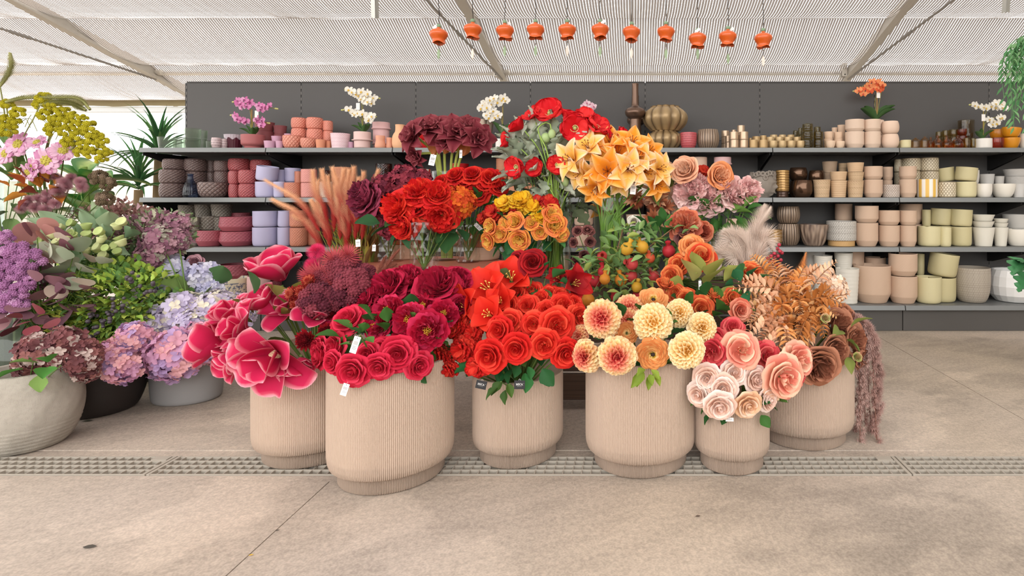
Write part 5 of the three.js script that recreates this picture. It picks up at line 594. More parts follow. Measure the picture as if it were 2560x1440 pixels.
spray(1295, 888, 130, 42, 2.1, 34, 42, tones(['#2f6b3a', '#3b7a41', '#2a5a30', '#4c6b2e'], 0.55), G.leafRound, RD, 'rose_leaves', 'bright green leaves under the red roses', 'foliage', 0.06, -0.2);
spray(1335, 698, 75, 28, 2.32, 16, 44, tones(['#2f6b3a', '#3b7a41', '#55663a'], 0.55), G.leafRound, RD, 'rose_leaves', 'green leaves under the tall dark red roses', 'foliage', 0.05, 0.1);
spray(1262, 962, 16, 20, 2.02, 5, 38, tones(['#4d6b2c', '#3d5a28'], 0.55), G.leaf, RD, 'rose_leaves', 'drooping green leaves over the rim of the red planter', 'foliage', 0.03, -0.9);
// dahlias
const YEL = [[0, 0, 1, 0, 0]], PEA = [[4, 3, 2, 1, 2]];
many('dahlia', YEL, [[1633, 808, 52, 0, 0.15, 2.02], [1717, 876, 50, 0.15, -0.05, 1.96], [1700, 782, 38, 0.2, 0.4, 2.14], [1755, 820, 42, 0.4, 0.2, 2.1]], RE, 'dahlia', 'pale yellow dahlia in the dahlia planter', 'flower', 'yellow dahlias', 0.004);
many('dahlia', PEA, [[1505, 797, 51, -0.2, 0.25, 2.04], [1543, 890, 52, -0.05, -0.1, 1.95], [1466, 890, 44, -0.7, -0.1, 2.02]], RE, 'dahlia', 'peach dahlia with red heart in the dahlia planter', 'flower', 'peach dahlias', 0.004);
many('dahlia', [[3, 3, 2, 2, 3]], [[1572, 770, 38, -0.1, 0.6, 2.16], [1568, 800, 34, -0.1, 0.4, 2.12], [1448, 840, 30, -0.8, 0.3, 2.12]], RE, 'dahlia', 'small orange dahlia tucked behind the larger dahlias', 'flower', 'small orange dahlias', 0.003);
flower('ranunculus', [['#f9d592', '#f0a05c'], true], 1632, 884, 43, 1.98, 0, -0.05, RE, 'ranunculus', 'open orange ranunculus with black eye among the dahlias', 'flower', null, 0.003);
flower('ranunculus', [['#f9d592', '#f3ac70'], true], 1633, 752, 40, 2.18, 0.1, 0.9, RE, 'ranunculus', 'orange ranunculus seen from the side behind the dahlias', 'flower', null, 0.003);
flower('ranunculus', [['#f9d592', '#f0a05c'], false], 1567, 832, 30, 2.08, 0, 0.3, RE, 'ranunculus', 'orange ranunculus hidden between two dahlias', 'flower', null, 0.003);
spray(1617, 934, 26, 14, 1.93, 7, 40, tones(['#8a9e3a', '#7b9132'], 0.6), G.leaf, RE, 'leaf_sprig', 'yellow-green leaf sprig under the black-eyed ranunculus', 'foliage', 0.02, -1.1);
spray(1600, 850, 120, 70, 2.12, 30, 40, GREEN, G.leafRound, RE, 'dahlia_leaves', 'green leaves between the dahlias', 'foliage', 0.05, 0);
// pale roses and coral roses
many('rose', [['#f6dccf', '#f9e6dc', '#f1cfbd']], [[1769, 945, 35, -0.2, 0.1, 2.02], [1834, 932, 32, 0.1, 0.3, 2.04], [1807, 971, 36, 0, 0.1, 2.0], [1749, 984, 32, -0.6, -0.1, 2.02], [1799, 1012, 38, -0.05, -0.25, 1.98], [1869, 1010, 34, 0.2, -0.2, 2.0, [['#f3cfae', '#f0c39c', '#f6dcc4']]], [1917, 995, 32, 0.7, -0.1, 2.04], [1887, 947, 32, 0.4, 0.1, 2.05]], RF, 'rose', 'pale pink rose', 'flower', 'pale pink roses', 0.003);
many('openrose', [['#f09a86', '#f8d2b4', '#f4b49a']], [[1850, 876, 46, 0, 0.3, 2.06], [1956, 942, 54, 0.3, 0, 2.04], [1993, 900, 44, 0.6, 0.2, 2.12]], RF, 'garden_rose', 'large coral pink rose above the pale roses', 'flower', 'coral pink roses', 0.0035);
many('openrose', [['#e0555a', '#d64650', '#e96f6c']], [[1782, 880, 40, -0.3, 0.2, 2.08], [1914, 888, 34, 0.2, 0.3, 2.14], [1832, 820, 28, 0, 0.7, 2.2], [1990, 940, 28, 0.9, 0, 2.14], [1790, 845, 26, -0.1, 0.5, 2.16]], RF, 'garden_rose', 'rosy red open rose among the coral roses', 'flower', 'rosy red open roses', 0.0035);
spray(1835, 1000, 95, 45, 2.08, 22, 36, GREEN, G.leafRound, RF, 'rose_leaves', 'green leaves peeping between the pale pink roses', 'foliage', 0.04, -0.2);
// orange roses behind
const ORA = ['#e0713f', '#e8884f', '#d45a34'], RC = V(0.2, CT.y + 0.01, -2.85);
many('rose', [ORA], [[1752, 643, 37, 0.05, 0.5, 2.5, [['#e2713c', '#e9935a', '#d4482c']]], [1729, 616, 30, -0.2, 0.6, 2.56, [['#ea9a5e', '#f0ac74', '#e58a50']]], [1752, 772, 32, 0.1, 0.2, 2.3], [1850, 776, 28, 0.2, 0.2, 2.28, [['#e08a70', '#e9a58a', '#d87058']]], [1714, 748, 28, -0.2, 0.5, 2.34], [1877, 684, 30, 0.1, 0.5, 2.4], [1680, 690, 26, -0.3, 0.2, 2.5], [1697, 662, 26, -0.3, 0.4, 2.54], [1690, 735, 24, -0.3, 0.4, 2.36], [1830, 745, 24, 0.3, 0.3, 2.34]], RC, 'rose', 'orange rose behind dahlias', 'flower', 'orange roses', 0.0035);
for (const [px, py, r] of [[1799, 757, 26], [1660, 715, 24], [1780, 740, 22]]) { const g = flower('cabbage', [ORA], px, py, r, 2.34, 0.2, 0.9, RC, 'rose_bud', 'half closed orange rose bud near the sage leaves', 'flower', 'orange rose buds', 0.003, 0.5); g.scale.y *= 1.2; }
spray(1752, 715, 62, 40, 2.4, 9, 70, tones(['#a9ab5c', '#b4b169', '#98a053'], 0.65), G.leafRound, RC, 'rose_leaves', 'yellowish sage rose leaves under the orange rose', 'foliage', 0.03, 0.3);
spray(1770, 790, 90, 60, 2.3, 24, 44, GREEN, G.leafRound, RC, 'rose_leaves', 'dark green leaves between the orange roses', 'foliage', 0.06, 0.1);
spray(1860, 710, 36, 34, 2.36, 9, 40, tones(['#2f6b44', '#3f7a4a'], 0.55), G.leafRound, RC, 'rose_leaves', 'dark green leaf trio left of the orange fern', 'foliage', 0.03, 0.2);
// brown flowers, fern, plumes (right planter)
const BRN = ['#a86e52', '#955c45', '#bb8064'];
many('cabbage', [BRN], [[2040, 905, 55, 0.1, -0.2, 2.2], [2000, 888, 40, -0.3, 0.1, 2.24], [2085, 815, 46, 0.4, 0.4, 2.34], [2120, 850, 46, 0.8, 0.2, 2.34], [2075, 870, 44, 0.4, 0, 2.26], [2140, 885, 36, 0.9, -0.1, 2.38], [2100, 800, 40, 0.6, 0.7, 2.42]], RG, 'brown_peony', 'brown silk peony in the right planter', 'flower', 'brown peonies', 0.0035);
{
  const fr = (pts, n, len, hexes, ph, name = 'fern_frond') => { const c = new THREE.CatmullRomCurve3(pts), g = group(pts[0].clone()), M = tones(hexes, 0.75); part('rachis', new THREE.TubeGeometry(new THREE.CatmullRomCurve3(pts.map((p) => p.clone().sub(pts[0]))), 14, 0.0018, 5), mat('#8a5a34', 0.8), g); for (let i = 0; i < n; i++) { const t = 0.18 + 0.82 * i / (n - 1), p = c.getPoint(t), d = c.getTangent(t), s = V(0, 0, 1).cross(d).normalize(); for (const k of [-1, 1]) { const o = part('leaflet', G.leaflet, pick(M), g); o.position.copy(p).sub(pts[0]); o.quaternion.setFromUnitVectors(V(0, 0, 1), d.clone().multiplyScalar(0.55).addScaledVector(s, k).add(V(0, 0, rr(0, 0.5))).normalize()); o.scale.setScalar(len * Math.sin(Math.PI * (0.2 + 0.72 * t)) * rr(0.85, 1.15)); } } return g; };
  const O = ['#e0a060', '#d88c4a', '#e8b880'], P = ['#e8b894', '#efc8a4', '#dca27c'], Bk = ['#b8743c', '#c88448', '#a5632c'];
  const T = [[1880, 640, O], [1935, 650, P], [1850, 700, P], [1905, 668, O], [1990, 690, P], [2030, 700, O], [2090, 655, P, 1], [2075, 720, Bk], [2110, 760, Bk], [1860, 745, P], [1900, 720, O], [1960, 735, Bk], [2020, 745, O], [2060, 770, Bk], [2000, 780, O], [1930, 770, Bk], [1870, 800, O], [1860, 850, P], [1910, 850, P], [1960, 830, Bk], [2010, 825, O], [2060, 815, O], [1945, 878, P], [1990, 860, Bk], [1890, 770, P], [2090, 790, O], [1975, 700, O], [2040, 790, P], [1925, 810, O], [1955, 780, O], [1985, 815, P], [2120, 735, P, 1], [1900, 880, P], [1935, 900, P], [1885, 830, P], [1970, 890, O], [2010, 870, P], [1945, 850, O], [2030, 850, Bk], [1840, 780, P], [2060, 740, O], [1910, 790, Bk], [1940, 700, Bk], [1990, 745, Bk], [1835, 720, P], [1828, 762, O], [1850, 822, P], [1882, 872, P], [1920, 642, O], [1962, 662, P], [2012, 664, O], [2050, 664, P], [2000, 884, O], [2062, 842, Bk], [1945, 740, P], [2025, 770, Bk]];
  T.forEach(([px, py, h, thin], i) => { const Z = 2.2 + 0.25 * clamp((880 - py) / 220) - (i % 3) * 0.03, a = RG.clone().lerp(at(1985, 800, 2.35), 0.9).add(V(rr(-0.08, 0.08), rr(-0.06, 0.04), rr(-0.05, 0.05))), e = at(px, py, Z), m = a.clone().lerp(e, 0.55).add(V(0, 0.06, 0.03)); thing(fr([a, m, e], thin ? 10 : 11, 0.05, h, ''), 'fern_frond', h === O ? 'orange dried fern frond' : h === P ? 'pale peach dried fern frond' : 'rust brown dried fern frond', 'fern', 'dried fern fronds', px, py); });
  // orange and dusty feather plumes
  const pl = (pts, n, hair, w, hexes, name, ph, ang, grp, px, py) => { const A = col(hexes[0]), B = col(hexes[1]), g = group(pts[0].clone()), q = pts.map((p) => p.clone().sub(pts[0])); part('stalk', tube(q, 0.0016, 16, 5), mat(hexes[1], 0.8), g); const o = part('plume', plume(q, n, hair, w, ang, undefined, (t, r) => new THREE.Color().lerpColors(A, B, clamp(t * 0.7 + r * 0.5 - 0.2))), vmat(0.9), g); o.userData.kind = 'stuff'; return thing(g, name, ph, 'plume', grp, px, py); };
  for (const [x, y, x2, y2, Z] of [[2000, 690, 2015, 632, 2.5], [1985, 700, 1960, 668, 2.5], [2010, 700, 2040, 660, 2.48]]) pl([at(1985, 800, 2.5), at((x + 1985) / 2, y + 30, Z), at(x, y, Z), at(x2, y2, Z)], 700, 0.07, 0.0009, ['#d98a4c', '#eaa867'], 'feather_plume', 'orange feather plume behind the fern', 0.6, 'orange feather plumes', x2, y2);
  for (const [bx, by, x, y, x2, y2, Z] of [[1880, 690, 1830, 600, 1790, 640, 2.6], [1885, 690, 1850, 600, 1815, 575, 2.6], [1890, 690, 1870, 610, 1880, 660, 2.55], [1895, 690, 1890, 580, 1925, 520, 2.65], [1895, 690, 1900, 560, 1910, 515, 2.68], [1900, 690, 1910, 600, 1925, 610, 2.62], [1870, 690, 1810, 640, 1795, 680, 2.55], [1880, 690, 1845, 640, 1840, 690, 2.54], [1890, 695, 1895, 640, 1920, 670, 2.56]]) pl([at(bx, by + 60, Z), at((bx + x) / 2, (by + y) / 2, Z), at(x, y, Z), at(x2, y2, Z)], 900, 0.14, 0.0007, ['#d8c0b0', '#efe2d6'], 'pampas_plume', 'dusty pink pampas plume left of the fern', 0.45, 'dusty pink pampas plumes', x2, y2);
  // hanging amaranth
  const am = [[2140, 815, 2150, 1110], [2152, 800, 2165, 1060], [2165, 805, 2180, 1115], [2178, 815, 2192, 1100], [2188, 830, 2200, 1040], [2146, 830, 2140, 1090], [2170, 830, 2160, 1010], [2195, 880, 2185, 1080]];
  am.forEach(([x, y, x2, y2], i) => { const Z = 2.36 + (i % 3) * 0.05, a = at(2090, 800, 2.42), g = group(a), q = [V(0, 0, 0), at(x - 15, y - 8, Z).sub(a), at(x, y + 30, Z).sub(a), at((x + x2) / 2 + rr(-8, 8), (y + y2) / 2, Z).sub(a), at(x2, y2, Z).sub(a)]; part('cord', tube(q, 0.0025, 30, 5), mat('#7d574b', 0.9), g); const l = [], cv = new THREE.CatmullRomCurve3(q); for (let k = 0; k < 46; k++) { const t = 0.16 + 0.84 * k / 45, p = cv.getPoint(t); const tuft = needles(40, 0.003, 0.024, 0.0013, 3.14, k); tuft.translate(p.x + rr(-0.014, 0.014), p.y, p.z + rr(-0.014, 0.014)); l.push(tuft); } const o = part('tassel', mergeGeometries(l), mat(i % 2 ? '#b08a80' : '#c2a096', 0.95), g); o.userData.kind = 'stuff'; thing(g, 'amaranth_strand', 'dusty brown hanging amaranth strand', 'flower', 'hanging amaranth strands', x2, y2); });
  // dyed foxtail grass
  const RTb = at(885, 720, 3.02);
  for (const [bx, by, mx, my, tx, ty] of [[800, 580, 745, 500, 666, 452], [790, 600, 740, 530, 684, 500], [820, 560, 790, 480, 782, 432], [840, 560, 815, 470, 806, 430], [862, 556, 850, 480, 832, 424], [880, 560, 880, 470, 884, 424], [845, 560, 850, 480, 858, 428], [872, 556, 866, 480, 872, 430], [830, 600, 800, 540, 780, 505], [860, 590, 850, 520, 838, 470], [905, 560, 902, 480, 908, 436], [918, 540, 925, 480, 944, 430], [810, 640, 770, 560, 740, 540], [895, 580, 890, 500, 896, 450], [815, 600, 795, 520, 795, 455], [835, 580, 828, 500, 820, 445], [850, 600, 845, 530, 842, 450], [870, 600, 868, 530, 866, 455], [888, 600, 884, 520, 880, 450], [825, 620, 810, 560, 800, 500], [865, 630, 860, 570, 858, 500], [905, 600, 905, 530, 915, 470]])
    { const Z = 2.95, g = group(RTb.clone()), q = [at(bx, by, Z), at((bx + mx) / 2 + 4, (by + my) / 2, Z), at(mx, my, Z), at(tx, ty, Z)].map((p) => p.sub(RTb)), A = col('#b8302c'), B = col('#f0bd92'); part('stem', tube([V(rr(-0.05, 0.05), 0, 0), q[0]], 0.0016, 8, 5), mat('#8a8a3a', 0.8), g); const o = part('plume', plume(q, 900, 0.056, 0.0006, 0.5, (t) => 0.4 + 0.7 * Math.sin(Math.PI * (0.15 + 0.75 * t)), (t, r) => new THREE.Color().lerpColors(A, B, smooth(0.25, 0.9, t + (r - 0.5) * 0.3))), vmat(0.9), g); o.userData.kind = 'stuff'; thing(g, 'foxtail_grass', 'red and orange dyed foxtail grass stem', 'grass', 'dyed foxtail grasses', tx, ty); }
  { const g = group(RTb.clone()); for (let i = 0; i < 90; i++) { const a = at(rr(770, 945), rr(540, 610), 2.95 + rr(-0.08, 0.08)).sub(RTb), o = part('blade', G.blade, pick(tones(['#8d8e3f', '#6f7d38', '#b7a24a', '#7a5a34'], 0.8)), g); const b = V(rr(-0.06, 0.06), 0, rr(-0.04, 0.04)); o.position.copy(b); const d = a.clone().sub(b); o.quaternion.setFromUnitVectors(V(0, 0.35, 0.94).normalize(), d.clone().normalize()); o.scale.setScalar(d.length() * 1.1); } thing(g, 'grass_tuft', 'yellow-green grass blades under the dyed foxtails', 'grass', null, 860, 610); }
  for (const [tx, ty, bx, by] of [[1000, 622, 950, 700], [1020, 665, 950, 700], [965, 640, 940, 710], [992, 660, 950, 700]]) pl([at(870, 868, 2.34), at(bx - 10, by + 12, 2.46), at((bx + tx) / 2, (by + ty) / 2 - 8, 2.5), at(tx, ty, 2.5)], 420, 0.05, 0.0011, ['#8d4a3c', '#b5705a'], 'dried_grass', 'wispy rust dried grass in front of the coral table', 0.45, 'wispy rust grasses', tx, ty);
  // red berries
  { const g = group(at(1930, 700, 2.5)); for (const [px, py] of [[1935, 655], [1945, 640], [1950, 628], [1930, 668], [1938, 645], [1925, 655], [1952, 650], [1944, 622], [1936, 634], [1928, 640], [1955, 632], [1942, 662], [1920, 646], [1948, 612]]) part('berry', new THREE.SphereGeometry(0.0085, 9, 7), mat('#a8283a', 0.35), g).position.copy(at(px, py, 2.5 + rr(-0.02, 0.02)).sub(g.position)); part('twig', rod(V(0, 0, 0), at(1944, 620, 2.5).sub(g.position), 0.002, 5), mat('#5e4030', 0.8), g); thing(g, 'berry_twig', 'red berry twig beside the pampas plumes', 'berries', null, 1938, 645); }
  spray(2112, 850, 16, 50, 2.26, 4, 55, tones(['#7f8a45', '#6d7b3a'], 0.65), G.leaf, RG, 'peony_leaves', 'olive green peony leaves between the brown flowers', 'foliage', 0.03, -0.5);
  for (const [px, py] of [[2061, 796], [2141, 893]]) flower('cabbage', [['#c9a57c', '#b9a06a', '#a0a25e']], px, py, 14, 2.22, 0.2, 0.4, RG, 'peony_bud', px < 2100 ? 'round greenish peony bud above the brown flowers' : 'round greenish peony bud at the planter rim by the amaranth', 'bud', null, 0.003);
  many('hydrangea', [['#f0d2b8', '#e9c2a2', '#f4decb'], 40], [[2090, 720, 34, 0.5, 0.5, 2.44], [2060, 690, 30, 0.2, 0.8, 2.48]], RG, 'hydrangea', 'cream hydrangea head behind the fern fronds', 'flower', 'cream hydrangeas behind the fern', 0.003);
}
// ---- vases on the coral table
const v1 = at(1060, 672, 2.72), v2 = at(1170, 650, 3.06), v3 = at(972, 648, 3.1), v4 = at(1115, 640, 3.18);
const PEO = ['#da2622', '#cc1c1e', '#ea402e'];
many('peonySoft', [PEO], [[1000, 520, 46, -0.5, 0.3], [1012, 560, 40, -0.4, -0.3], [1050, 482, 40, -0.1, 0.8], [1104, 538, 42, 0.2, -0.2], [1093, 490, 40, 0.3, 0.6], [1045, 520, 34, 0, 0.2]], v1, 'peony', 'bright red peony over the front crystal vase', 'flower', 'bright red peonies', 0.003, 2.74);
many('hydrangea', [['#7d2a3a', '#963a48', '#642232'], 60, 1.5], [[960, 470, 40, -0.3, 0.5], [1010, 448, 40, 0, 0.8], [980, 565, 38, -0.3, -0.2], [965, 520, 36, -0.5, 0.1], [1050, 450, 30, 0.2, 0.8]], v3, 'hydrangea', 'burgundy hydrangea beside the red peonies', 'flower', 'burgundy hydrangeas', 0.003, 2.96);
many('peonySoft', [['#8a3048', '#9c3c56', '#70263c']], [[918, 500, 46, -0.6, 0.3], [905, 480, 32, -0.8, 0.5]], v3, 'peony', 'plum-coloured peony next to the foxtail grass', 'flower', 'plum peonies', 0.003, 2.92);
flower('hydrangea', [['#df6a26', '#e8862e', '#cf4f24'], 70, 1.5], 1146, 508, 42, 2.8, 0.4, 0.1, v1, 'hydrangea', 'orange hydrangea right of the red peonies', 'flower', null, 0.003);
many('rose', [['#cf1f1a', '#c0161a', '#dc3626']], [[1105, 462, 28, -0.4, 0.6], [1140, 442, 27, -0.2, 0.8], [1182, 440, 28, 0, 0.8], [1226, 446, 28, 0.3, 0.7], [1160, 470, 26, -0.2, 0.3], [1197, 482, 30, 0, 0.1], [1246, 466, 24, 0.7, 0.3], [1212, 462, 25, 0.2, 0.4], [1128, 474, 24, -0.4, 0.3], [1165, 455, 24, 0, 0.6]], v2, 'rose', 'red rose in the round bunch', 'flower', 'red roses in a round bunch', 0.0025, 3.02);
spray(1195, 525, 48, 38, 3.04, 24, 34, GREEN, G.leafRound, v2, 'rose_leaves', 'green leaves under the round bunch of red roses', 'foliage', 0.05, 0);
spray(1030, 565, 90, 20, 2.8, 12, 56, tones(['#3f6b3c', '#2f5a34'], 0.6), G.leafRound, v1, 'peony_leaves', 'dark green leaves under the bright red peonies', 'foliage', 0.04, -0.3);
spray(1120, 560, 30, 25, 2.86, 6, 60, tones(['#3f6b3c', '#2f5a34'], 0.6), G.leafRound, v1, 'hydrangea_leaves', 'dark green leaves under the orange hydrangea', 'foliage', 0.03, -0.3);
[[1045, 345, 48, -0.7, 0.3, 1082, 380, 1104, 468], [1092, 330, 46, -0.2, 0.8, 1096, 372, 1106, 470], [1145, 340, 52, 0.2, 0.5, 1132, 372, 1126, 470], [1190, 350, 46, 0.8, 0.2, 1158, 380, 1138, 460], [1118, 352, 42, 0, 0.2, 1112, 375, 1114, 470], [1048, 385, 32, -0.4, -0.6, 1080, 385, 1100, 470], [1070, 328, 38, -0.4, 0.8, 1090, 372, 1104, 470], [1170, 326, 38, 0.4, 0.8, 1146, 375, 1132, 466]].forEach(([px, py, r, dx, dy, x, y, bx, by], i) => { const g = flower('amaryllisBurg', [], px, py, r, 3.12, dx, dy, null, 'amaryllis', 'burgundy amaryllis before the top shelf', 'flower', 'burgundy amaryllis'), a = at(bx + (1115 - bx) * 0.4, 645, 3.18); curveStem(g, [at(px, py, 3.13), at(x, y, 3.15), at(bx, by, 3.16), a], 0.0075, mat('#a0aa4a', 0.55)); if (i < 5) for (const s of [-1, 1]) { const o = part('bract', G.leaf, mat('#c2743a', 0.7), g), p = at(x, y + 10, 3.13); o.position.copy(g.worldToLocal(p)); o.quaternion.copy(g.quaternion.clone().invert()).multiply(new THREE.Quaternion().setFromUnitVectors(V(0, 0, 1), V(0.5 * s, 1, 0.2).normalize())); o.scale.setScalar(0.1 / g.scale.x); } });
// ---- ranunculus bouquet
const v5 = V(at(1296, 600, 2.95).x, CT.y + 0.02, -2.95);
many('carnation', [['#cf2a26', '#d9422e', '#b91f22']], [[1242, 533, 30, -0.5, 0.4], [1290, 520, 28, -0.1, 0.6], [1372, 515, 30, 0.4, 0.5], [1345, 508, 22, 0.2, 0.8], [1215, 545, 22, -0.8, 0.3]], v5, 'carnation', 'coral red carnation above orange ranunculus', 'flower', 'coral red carnations', 0.0025, 2.88);
many('carnation', [['#eebb24', '#f3cb3e', '#e4a51c']], [[1262, 512, 26, -0.3, 0.7], [1305, 506, 32, 0, 0.8], [1330, 522, 30, 0.1, 0.5], [1350, 540, 28, 0.2, 0.3], [1290, 508, 26, 0, 0.9], [1362, 556, 22, 0.3, 0]], v5, 'carnation', 'yellow carnation above orange ranunculus', 'flower', 'yellow carnations', 0.0025, 2.86);
many('cabbage', [['#f2a04a', '#f8cf6a', '#ee8850']], [[1300, 598, 28, 0, -0.1], [1386, 563, 30, 0.2, 0.1], [1232, 568, 23, -0.6, 0.1], [1226, 600, 23, -0.6, -0.3], [1256, 585, 22, -0.3, 0], [1290, 556, 26, -0.1, 0.3], [1378, 538, 26, 0.4, 0.4], [1350, 580, 21, 0.1, 0], [1402, 585, 20, 0.5, -0.2], [1330, 560, 20, 0, 0.3], [1268, 560, 20, -0.3, 0.3]], v5, 'ranunculus', 'orange and yellow ranunculus', 'flower', 'orange ranunculus', 0.0025, 2.84);
spray(1310, 580, 90, 45, 2.9, 30, 36, tones(['#3d7a44', '#2f6136', '#569453'], 0.55), G.leafRound, v5, 'rose_leaves', 'green leaves in the orange and yellow bouquet', 'foliage', 0.05, -0.1);
// ---- poppies
const v6 = V(at(1385, 600, 3.08).x, CT.y + 0.02, -3.08), PR = ['#dc1e28', '#cc1620', '#e83434'];
[['poppyBell', 1280, 354, 40, -1, 0.1, 0.3, [[1320, 390], [1370, 470]]], ['poppyBell', 1308, 322, 42, -0.8, 0.6, 0.4, [[1350, 380], [1378, 480]]], ['poppy', 1338, 300, 40, -0.4, 0.8, 0.5, [[1345, 325], [1365, 400], [1380, 480]]], ['poppy', 1375, 288, 50, -0.1, 0.5, 0.9, [[1398, 345], [1385, 420], [1385, 480]]], ['poppyBell', 1418, 302, 42, 0.3, 1, 0.3, [[1400, 340], [1390, 420], [1388, 480]]], ['poppy', 1437, 322, 50, 0.1, 0.05, 1, [[1375, 335], [1400, 370], [1395, 480]]], ['poppy', 1487, 326, 46, 0.4, 0.7, 0.6, [[1440, 380], [1400, 480]]], ['poppyBell', 1520, 346, 38, 0.8, 0.6, 0.5, [[1450, 410], [1405, 490]]], ['poppy', 1550, 346, 34, 0.8, 0.5, 0.5, [[1470, 430], [1410, 500]]], ['poppy', 1296, 418, 34, -0.6, -0.1, 1, [[1340, 440], [1380, 500]]], ['poppy', 1338, 420, 28, -0.1, 0.1, 1, [[1360, 440], [1382, 500]]], ['poppy', 1392, 414, 30, 0.2, 0.1, 1, [[1392, 450], [1390, 500]]], ['poppy', 1462, 298, 34, 0.2, 0.8, 0.5, [[1420, 370], [1398, 490]]]].forEach(([k, px, py, r, dx, dy, dz, st], i) => { const Z = py > 390 ? 2.92 : 2.98, g = flower(k, [PR], px, py, r * (py > 390 ? 0.95 : 0.82), Z, dx, dy, null, 'poppy', py > 390 ? 'low red poppy half hidden in silvery foliage' : 'red poppy in the arc above silvery foliage', 'flower', py > 390 ? 'low red poppies' : 'red poppies', 0, dz); curveStem(g, [at(px, py, Z), ...st.map(([x, y]) => at(x, y, 2.97 - 0.01 * (i % 3))), v6.clone().add(V(rr(-0.03, 0.03), 0, 0))], 0.0032, mat('#8fae4c', 0.6)); });
{ // curling stems with pods
  [[[1388, 500], [1370, 460], [1378, 435], [1402, 436], [1412, 455]], [[1380, 470], [1368, 380], [1345, 320], [1372, 306], [1380, 335]]].forEach((s, i) => { const g = group(v6.clone()), q = [V(0, 0, 0), ...s.map(([x, y]) => at(x, y, 2.92).sub(v6))]; part('stem', tube(q, 0.0032, 36, 7), mat('#8fae4c', 0.6), g); part('pod', new THREE.SphereGeometry(0.02, 14, 10).scale(1, 1.3, 1).translate(...q[q.length - 1].toArray()), mat('#9fb67a', 0.6), g); thing(g, 'poppy_seedpod', i ? 'hanging poppy seed pod on a looped stem between the poppies' : 'poppy bud on a curling stem left of the lilies', 'pod', null, s[3][0], s[3][1]); });
  const pod = flower('sedum', [['#9fb67a'], 1], 1365, 345, 1, 2.94, 0, 1, null, 'poppy_pod', 'round green poppy seed pod in front of the silvery leaves', 'pod'); pod.clear(); part('pod', new THREE.SphereGeometry(1, 16, 12).scale(1, 1.1, 1), mat('#9fb67a', 0.6), pod); pod.scale.setScalar(0.026); stemTo(pod, v6, 0.003);
  const lob = petal({ L: 1, W: 0.34, e0: 25, e1: -20, m: 0.45, base: 0.1, point: 0.5, fold: 0.2, nu: 8, nv: 12, ruf: 0.05, rf: 8 }); { const p = lob.attributes.position; for (let i = 0; i < p.count; i++) { const v = Math.floor(i / 9) % 3; if (v === 1) p.setX(i, p.getX(i) * 0.45); } lob.computeVertexNormals(); }
  const silver = tones(['#b9c2b0', '#a4af9a', '#c9d0be', '#909b84'], 0.8);
  spray(1365, 400, 92, 80, 3.04, 80, 62, silver, lob, v6, 'silver_foliage', 'silvery grey-green lobed poppy foliage', 'foliage', 0.1, 0.5); spray(1390, 490, 95, 50, 3.1, 44, 56, tones(['#6f7a5c', '#5c664c', '#87917a'], 0.8), lob, v6, 'silver_foliage', 'darker olive lower part of the poppy foliage', 'foliage', 0.08, 0.2);
  const bundle = group(v6.clone()); for (let i = 0; i < 16; i++) part('stem', rod(V(rr(-0.05, 0.05), 0, rr(-0.05, 0.05)), at(1388 + rr(-22, 30), 500, 3.06 + rr(-0.04, 0.04)).sub(v6), 0.0038, 6), mat(i % 2 ? '#6f8a3a' : '#5c7a32', 0.6), bundle); thing(bundle, 'greenery_bundle', 'bundle of green stems in the poppy glass', 'greenery', null, 1385, 620);
}
// ---- lilies
const v7 = V(at(1521, 600, 2.98).x, CT.y + 0.02, -2.98);
[[1440, 402, 54, -0.8, 0.15, 1], [1476, 378, 50, -0.4, 0.7, 1], [1525, 368, 52, 0, 0.9, 0], [1576, 370, 50, 0.3, 0.8, 0], [1614, 388, 46, 0.6, 0.6, 0], [1520, 428, 58, 0, -0.05, 0], [1482, 436, 48, -0.4, -0.2, 1], [1568, 424, 54, 0.25, 0, 1], [1606, 430, 48, 0.6, 0, 1], [1638, 424, 46, 0.85, 0.1, 1], [1634, 456, 42, 0.6, -0.5, 0], [1492, 466, 44, -0.15, -0.6, 0], [1595, 402, 46, 0.2, 0.5, 1], [1545, 392, 50, 0, 0.5, 0], [1458, 430, 44, -0.7, -0.3, 1], [1500, 395, 46, -0.2, 0.4, 1], [1550, 450, 40, 0.1, -0.4, 1]].forEach(([px, py, r, dx, dy, pale], i) => { const Z = 2.9 + (py < 400 ? 0.06 : 0) - (i % 2) * 0.03, g = flower(pale ? 'lilyPale' : 'lily', [], px, py, r, Z, dx, dy, null, 'lily', pale ? 'pale apricot lily in the tall bunch' : 'orange lily in the tall bunch', 'flower', 'lilies in the tall bunch'); curveStem(g, [at(px, py, Z + 0.02), at(lerp(px, 1530, 0.35), py + 45, 2.96), at(1502 + i * 3.2, 560, 2.98), v7.clone().add(V(-0.05 + 0.006 * i, 0, rr(-0.03, 0.03)))], 0.0055, mat(i % 2 ? '#7ba23c' : '#678f34', 0.55)); });
spray(1640, 470, 40, 20, 2.96, 5, 50, tones(['#5a6a30'], 0.6), G.leaf, null, 'lily_leaves', 'few olive leaves under the right lilies', 'foliage', 0.03, 0.2);
flower('lily', [], 1510, 530, 34, 3.2, -0.2, 0.4, V(0, CT.y, -3.25), 'lily', 'orange lily seen through the glass cylinder', 'flower', null, 0.003);
